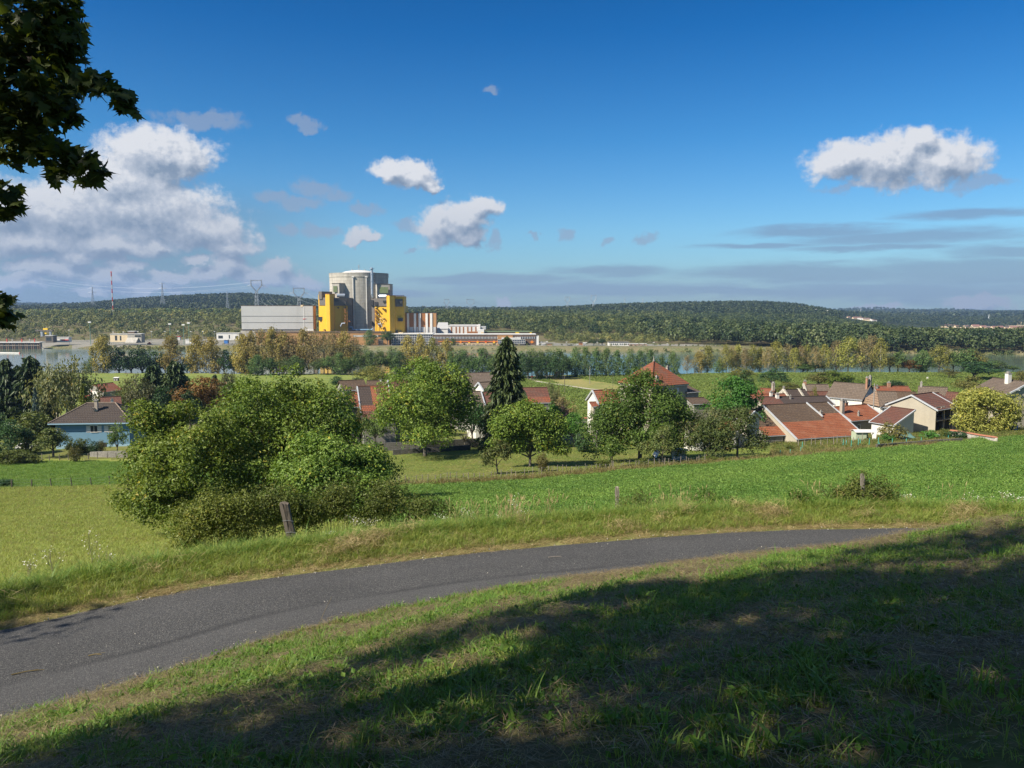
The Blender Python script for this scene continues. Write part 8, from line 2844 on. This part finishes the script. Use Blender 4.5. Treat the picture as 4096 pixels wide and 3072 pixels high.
# ------------------------------------------------------------------ foreground: posts, brambles, weeds, overhanging maple
def split_post(px0, py0, px1, py1, D, wpx, label, dpt=.14, ivy=False, m=None):
 """weathered post from foot (px0,py0) to head (px1,py1)"""
 u, _ = ray(px0, py0)
 f = on(u * D, D)
 hd = P(px1, py1, D) - f
 h = hd.z
 root = empty('fence_post', f)
 w = wpx / FPX * D
 n = 9
 V = []
 for i in range(n):
  t = i / (n - 1)
  cx = hd.x * t
  z = -.35 + (h + .35) * t
  ww = w / 2 * (1 - .12 * t)
  pr = [(-1, -.8), (-.2, -1.05), (.15, -.72), (.3, -1.0), (1, -.85), (1.02, .8), (-.05, 1), (-1, .85)]
  for (a, b) in pr:
   V.append((cx + a * ww + rng.normal() * .006, b * dpt / 2 + rng.normal() * .006, z + (rng.normal() * .03 + (.03 if a < 0 else -.02) if i == n - 1 else 0)))
 k = 8
 F = []
 for i in range(n - 1):
  for j in range(k):
   F.append((i * k + j, i * k + (j + 1) % k, (i + 1) * k + (j + 1) % k, (i + 1) * k + j))
 me = np_mesh('post_body', np.array(V), [np.array(F), np.array([[(n - 1) * k + j for j in range(k)]])], m or W_POST)
 link(bpy.data.objects.new('post_body', me), root)
 mb = MB()
 for q in (.35, .62):
  c = hd * q
  mb.tube([(c.x - w * .55, -dpt * .6, c.z), (c.x + w * .1, -dpt * .68, c.z + .02), (c.x + w * .6, -dpt * .5, c.z - .02)], .004, 4)
 mb.obj('wire', M_STEEL, root)
 if ivy:
  c = np.stack([rng.normal(size=24) * w * .7 + hd.x * .5, rng.normal(size=24) * w * .7, rng.uniform(.05, h * 1.15, 24)], 1)
  Vv, v = foliage(c, unit(rng.normal(size=(24, 3))), 14, .10, .06)
  link(bpy.data.objects.new('ivy', np_mesh('ivy', Vv, [qfaces(len(Vv) // 4)], LM['bramble'], {'v': v})), root)
 tag(root, label, 'post', 'old fence posts along the far verge')


def bramble(name, px, base, label, lobes_px, D, leaf, ncl, per, crad, ls, group='bushes on the far verge'):
 u, _ = ray(px, base)
 p = on(u * D, D)
 root = empty(name, p)
 lobes = []
 for (lx, ly, rx, ry, dy) in lobes_px:
  q = P(lx, ly, D + dy) - p
  k = (D + dy) / FPX
  lobes.append((q.x, q.y, q.z, rx * k, rx * k * .8, ry * k))
 c, d = lobe_clumps(billow(lobes, 6, .5), ncl, .6, -.9)
 c += rng.normal(size=c.shape) * crad * .35
 gz = height(c[:, 0] + p.x, c[:, 1] + p.y) - p.z
 c[:, 2] = np.maximum(c[:, 2], gz + .1)
 V, v = foliage(c, d, per, crad, ls, flat=.9, tone=.34, asp=.6)
 link(bpy.data.objects.new('foliage', np_mesh('foliage', V, [qfaces(len(V) // 4)], LM[leaf], {'v': v})), root)
 mb = MB()
 for q in c[:30]:
  a = np.array([q[0] * .8 + rng.normal() * .1, q[1] * .8, height([q[0] * .8 + p.x], [q[1] * .8 + p.y])[0] - p.z - .05])
  mb.tube(limb_path(a, q, .15, 5), [.016, .013, .010, .007, .003], 4)
 mb.obj('stems', M_STEM, root)
 tag(root, label, 'bush', group)


def weed(px, base, D, h, label, flowers=26, col=None, spread=.18, group='white flowering weeds on the far verge'):
 """branching weed with heads of small white flowers"""
 u, _ = ray(px, base)
 p = on(u * D, D)
 root = empty('flowering_weed', p)
 mb, C = MB(), []
 for k in range(5):
  a = rng.uniform(0, 6.28)
  x, y = math.cos(a) * spread * rng.uniform(.1, .6), math.sin(a) * spread * rng.uniform(.1, .6)
  top = (x * 2.4, y * 2.4, h * rng.uniform(.7, 1))
  mb.tube([(x * .3, y * .3, -.03), (x, y, h * .45), top], [.006, .005, .003], 4)
  for q in range(flowers // 5):
   f = (top[0] + rng.normal() * spread * .5, top[1] + rng.normal() * spread * .5, top[2] + rng.normal() * h * .09)
   mb.tube([(x * 1.6, y * 1.6, h * .62), (top[0] * .8 + f[0] * .2, top[1] * .8 + f[1] * .2, f[2] - .08), f], [.003, .002, .0015], 3, cap=False)
   C.append(f)
 mb.obj('stems', M_STEM, root)
 fl = MB()
 for f in C:
  r = rng.uniform(.009, .015)
  t = Vector((rng.normal() * .4, rng.normal() * .4 - .5, 1)).normalized()
  a = t.orthogonal().normalized()
  b = t.cross(a)
  fl.face([Vector(f) + (a * math.cos(w) + b * math.sin(w)) * r * (1 if i % 2 else .72) for i, w in enumerate(np.linspace(0, 6.283, 13)[:-1])])
 fl.obj('flowers', col or M_PETAL, root)
 c = np.stack([rng.normal(size=30) * spread * .5, rng.normal(size=30) * spread * .5, rng.uniform(.05, .6, 30) * h], 1)
 V = cards(c, unit(rng.normal(size=(30, 3)) + (0, 0, .5)), .07, .018, .1)
 link(bpy.data.objects.new('leaves', np_mesh('leaves', V, [qfaces(30)], LM['herb'], {'v': rng.uniform(0, 1, 120)})), root)
 tag(root, label, 'weed', group)


def maple_leaf(n, c, size, m, tone=.22):
 """five-lobed leaves hanging from their stalks"""
 out = np.array([(0, 0), (.16, -.05), (.42, .02), (.33, .20), (.52, .42), (.27, .42), (.22, .62), (.10, .58), (0, 1.0), (-.10, .58), (-.22, .62), (-.27, .42), (-.52, .42), (-.33, .20), (-.42, .02), (-.16, -.05)])
 k = len(out)
 nr = unit(rng.normal(size=(n, 3)) * .55 + np.array([.25, -.3, .75]))
 ax = rng.normal(size=(n, 3)) * .6 + np.array([.25, .1, -.75])
 ax = unit(ax - nr * (ax * nr).sum(1)[:, None])
 bx = np.cross(nr, ax)
 s = size * rng.uniform(.65, 1.25, n)
 curl = rng.uniform(-.25, .45, n)
 V = np.empty((n, k, 3))
 for j, (a, b) in enumerate(out):
  V[:, j] = c + bx * (a * s)[:, None] + ax * (b * s)[:, None] + nr * ((-curl * (a * a * 1.6 + (b - .4) ** 2 * .7)) * s)[:, None]
 ctr = c + ax * (.32 * s)[:, None] + nr * (.03 * s)[:, None]
 V = np.concatenate([V, ctr[:, None]], 1)
 idx = np.arange(n)[:, None] * (k + 1)
 F = np.concatenate([np.stack([idx[:, 0] + j, idx[:, 0] + (j + 1) % k, idx[:, 0] + k], 1) for j in range(k)])
 v = np.repeat(np.clip(.4 + rng.normal(size=n) * tone, 0, 1), k + 1)
 return V.reshape(-1, 3), F, v


def maple():
 """the big maple on the bank, left of and above the viewer: only its lowest boughs hang into view"""
 base = on(-11.5, 1.2)
 root = empty('maple_tree', base)
 tag(root, 'big dark maple whose leafy boughs hang into the top left corner', 'tree')
 # visible boughs: picture position, radius in pixels, distance, number of leaves
 blobs = [(8, 15, 46, 8.6, 330), (45, 20, 32, 8.3, 230), (20, 60, 42, 8.5, 300), (58, 50, 22, 8.2, 130), (62, 8, 18, 8.3, 80), (10, 100, 38, 8.4, 260), (50, 90, 26, 8.2, 170), (70, 38, 12, 8.1, 40), (88, 80, 12, 8.0, 40), (104, 86, 14, 8.0, 46), (120, 98, 12, 7.9, 36), (128, 108, 7, 7.9, 12),
    (25, 125, 26, 8.3, 150), (62, 112, 16, 8.1, 60), (45, 145, 17, 8.2, 64), (10, 150, 18, 8.4, 70), (68, 158, 14, 8.1, 46), (86, 164, 13, 8.0, 40), (96, 172, 9, 8.0, 20), (58, 172, 10, 8.1, 22), (82, 180, 6, 8.0, 9), (6, 190, 13, 8.3, 40), (12, 207, 9, 8.2, 20), (2, 214, 8, 8.3, 16), (2, 300, 10, 7.6, 20), (7, 314, 7, 7.6, 12), (2, 322, 6, 7.6, 8), (-25, 40, 45, 8.8, 260), (-30, 120, 40, 8.8, 200), (-30, 200, 30, 8.6, 110), (-25, 305, 22, 7.8, 40)]
 C = []
 for (px, py, r, D, n) in blobs:
  q = np.array([P(px, py, D)])
  k = D / FPX * r
  d = rand_dir(n) * (rng.uniform(0, 1, n) ** .45)[:, None] * np.array([1, 1.6, 1]) * k
  C.append(q + d)
 C = np.concatenate(C) - np.array(base)
 V, F, v = maple_leaf(len(C), C, .135, LM['maple'])
 link(bpy.data.objects.new('bough_leaves', np_mesh('bough_leaves', V, [F], LM['maple'], {'v': v})), root)
 # boughs
 mb = MB()
 b = Vector(base)
 fork = Vector((.3, .4, 7.0))
 def bough(pix, D, r0):
  pts = [fork] + [P(px, py, D + .3 - .08 * i) - b for i, (px, py) in enumerate(pix)]
  n = len(pts)
  mb.tube(pts, [r0 * (1 - .93 * i / (n - 1)) for i in range(n)], 6)
 bough([(-200, -120), (-60, -10), (0, 20), (50, 8), (68, 5)], 8.5, .09)
 bough([(-160, -60), (-40, 40), (20, 55), (60, 70), (100, 82), (126, 104)], 8.3, .08)
 bough([(-150, -20), (-40, 100), (15, 120), (50, 145), (84, 166), (98, 176)], 8.3, .07)
 bough([(-150, 60), (-50, 160), (-8, 185), (10, 205)], 8.4, .05)
 bough([(-200, 140), (-60, 270), (-10, 295), (6, 312)], 7.8, .045)
 mb.obj('boughs', M_BARK_DARK, root)
 tk = MB()
 tk.tube([(0, 0, -.5), (.05, .05, 2.5), (.2, .25, 5), fork, (.6, .2, 10), (.9, 0, 14)], [.62, .50, .44, .38, .26, .1], 12)
 lobes = CROWN
 for l in lobes[:-1]:
  c = Vector(l[:3]) - b
  tk.tube(limb_path(fork + Vector((0, 0, rng.uniform(0, 3))), c, .08, 6), [.2, .16, .13, .09, .06, .02], 6)
 far = Vector((-26, 7.5, 48)) - b
 tk.tube([fork, fork.lerp(far, .5) + Vector((-2, -1.5, 1)), far, Vector(lobes[-1][:3]) - b], [.22, .16, .10, .04], 6)
 tk.obj('trunk', M_BARK_DARK, root, smooth=True)
 c, d = lobe_clumps(lobes, 900, .45, -.95)
 V, v = foliage(c - np.array(base), d, 60, 1.0, .24, tone=.3, asp=.8)
 # nothing of the upper crown may hang lower than the boughs seen in the corner
 q = V.reshape(-1, 4, 3).mean(1) + np.array(base)
 f, up = q[:, 1] * math.cos(PITCH) - (q[:, 2] - EZ) * math.sin(PITCH), q[:, 1] * math.sin(PITCH) + (q[:, 2] - EZ) * math.cos(PITCH)
 px, py = 512 + q[:, 0] / np.maximum(f, .01) * FPX, 384 - up / np.maximum(f, .01) * FPX
 vis = (f > .1) & (px > -25) & (px < 1049) & (py > -25) & (py < 790)
 keep = np.repeat(~vis, 4)
 V, v = V[keep], v[keep]
 link(bpy.data.objects.new('crown', np_mesh('crown', V, [qfaces(len(V) // 4)], LM['maple'], {'v': v})), root)


# crown lobes in world coordinates: centre and radii
CROWN = [(-7.0, 1.6, 54.5, 5.6, 4.6, 5.6), (-12.4, -.9, 53, 6, 5, 7), (-17.4, -3.4, 50.5, 5, 4.4, 6), (-12.0, -.5, 46.8, 4.0, 2.1, 3), (-9, -4.2, 53.5, 7, 5, 7), (-3.4, -1.6, 55, 5, 4, 5), (-22.3, 9.0, 49, 2.4, .8, .8)]


def foreground():
 split_post(296, 545, 284, 503.5, 22.0, 9.6, 'thick leaning dark post before the bramble bushes', .16, False, W_DARK)
 split_post(617.3, 513, 617, 487.5, 26.0, 4.2, 'slim upright grey post in the middle of the far verge', .10)
 split_post(864, 508, 862.5, 475, 25.4, 4.0, 'short post overgrown with ivy above the bramble', .10, True)
 split_post(712, 506, 708, 492, 27, 3.2, 'dark stub of a post wound with climbing weeds', .09, True, W_DARK)
 bramble('bramble_bush', 205, 556, 'yellow green bramble at the left end of the bush row', [(200, 528, 24, 22, 0), (225, 522, 20, 24, 0), (184, 542, 14, 13, -.5), (212, 512, 10, 10, 0)], 27.5, 'herb2', 170, 60, .42, .085)
 bramble('bramble_bush', 262, 548, 'dense green bramble behind the leaning post', [(255, 520, 24, 22, 0), (280, 512, 18, 20, .5), (240, 532, 20, 16, -.4), (268, 502, 10, 10, .5)], 28, 'bramble', 170, 60, .42, .08)
 bramble('bramble_bush', 330, 538, 'dark green bramble right of the leaning post', [(318, 516, 22, 17, 0), (345, 507, 20, 20, .5), (362, 516, 18, 15, 0), (330, 498, 9, 10, .3)], 29, 'bramble', 170, 60, .42, .08)
 bramble('bramble_bush', 400, 528, 'brownish bramble next to the clover field', [(392, 503, 22, 18, 0), (416, 506, 16, 15, 0), (378, 514, 16, 12, 0), (436, 513, 12, 10, 0), (452, 517, 9, 6, 0)], 30, 'bramble', 150, 60, .40, .075)
 bramble('bramble_bush', 860, 512, 'bramble clump around the ivy covered post', [(843, 497, 18, 10, 0), (866, 494, 20, 12, 0), (886, 500, 14, 8, 0), (852, 492, 9, 6, 0)], 25.6, 'bramble', 130, 50, .28, .07)
 bramble('nettle_bush', 803, 513, 'fresh green nettle clump in the tall grass', [(800, 499, 9, 10, 0), (810, 503, 9, 8, 0)], 25.2, 'herb', 50, 46, .2, .06)
 bramble('nettle_bush', 712, 512, 'climbing weed around the dark stub', [(705, 500, 13, 8, 0), (722, 503, 12, 7, 0)], 25.8, 'herb', 40, 40, .2, .055)
 bramble('nettle_bush', 637, 512, 'low rough weed beside the slim post', [(640, 503, 15, 8, 0), (628, 506, 10, 6, 0)], 25.3, 'bramble', 34, 40, .2, .05)
 L = [(352, 536, 24, .85, 'tall white flowering weed right of the leaning post'), (372, 534, 24.3, .7, 'white flowering weed before the dark green bramble'), (330, 543, 23.3, .35, 'short white flowering weed in the grass right of the leaning post'), (440, 527, 25, .6, 'white flowering weed at the right end of the brambles'), (467, 524, 25.4, .75, 'lone white flowering weed before the clover field'),
   (512, 524, 25.4, .95, 'tallest white flowering weed before the clover field'), (521, 523, 25.2, .6, 'white flowering weed right beside the tallest one'), (497, 526, 25, .4, 'small white flowering weed left of the tallest one'), (95, 602, 20.4, 1.2, 'tall thin white topped weed on the left verge'), (105, 590, 20.8, .7, 'shorter white topped weed beside the tall thin one'), (55, 600, 19.6, .8, 'dark stemmed weed on the left verge'), (30, 610, 19, .7, 'weed with brown seed head at the left edge'),
   (905, 515, 25.6, .5, 'white flowering weed right of the bramble clump'), (975, 514, 25.2, .5, 'white flowering weed near the end of the road'), (1004, 512, 24.8, .6, 'bushy white flowering weed at the right edge'), (1018, 512, 24.6, .5, 'last white flowering weed at the right edge')]
 for (px, b, D, h, s) in L:
  weed(px, b, D, h, s)
 # teasel-like dry stem, a bent straw and twigs on the tarmac
 for (px, py, l, a, s) in [(325, 650, 1.05, 1.15, 'long pale straw standing at the near edge of the road'), ]:
  q = ground_at(px - 17, py + 7, 8, 40)
  o = MB().tube([(0, 0, 0), (.10, .04, .35), (.26, .10, .72), (.36, .14, .92)], [.005, .004, .003, .002], 5).obj('dry_stalk', LM['straw'], None, q)
  tag(o, s, 'stalk')
 L = [(28, 672, .5, .4, 'pale split twig lying on the left part of the road'), (95, 655, .22, .2, 'small pale twig on the road below the branch shadow'), (555, 557, .35, .1, 'small curled dead leaf stalk on the far half of the road'), (590, 577, .3, .3, 'brown twig on the near half of the road'), (670, 566, .45, -.1, 'straight brown twig on the road before the bank'), (775, 548, .4, .1, 'thin twig near the right end of the road')]
 for (px, py, l, a, s) in L:
  p = at_z(px, py, ZR + .06)
  c, sn = math.cos(a), math.sin(a)
  o = MB().tube([(-l / 2 * c, -l / 2 * sn, 0), (0, .02, .012), (l / 2 * c, l / 2 * sn, 0)], [.010, .009, .005], 5).tube([(0, .02, .01), (.1 * c + .05, .08, .015)], [.006, .003], 4).obj('fallen_twig', LM['straw'] if 'pale' in s else W_OLD, None, (p[0], p[1], ZR + .06))
  tag(o, s, 'twig', 'twigs lying on the road')
 maple()


foreground()

# ------------------------------------------------------------------ air
def haze():
 m = bpy.data.materials.new('haze')
 m.use_nodes = True
 nt = m.node_tree
 nt.nodes.remove(nt.nodes['Principled BSDF'])
 v = nt.nodes.new('ShaderNodeVolumePrincipled')
 v.inputs['Color'].default_value = (.40, .60, .95, 1)
 v.inputs['Density'].default_value = HAZE
 v.inputs['Anisotropy'].default_value = .2
 nt.links.new(v.outputs[0], nt.nodes['Material Output'].inputs['Volume'])
 o = MB().box(-9600, 9600, -9600, 9600, -60, 260).obj('haze', m)
 tag(o, kind='stuff')


HAZE = 6.5e-5
haze()
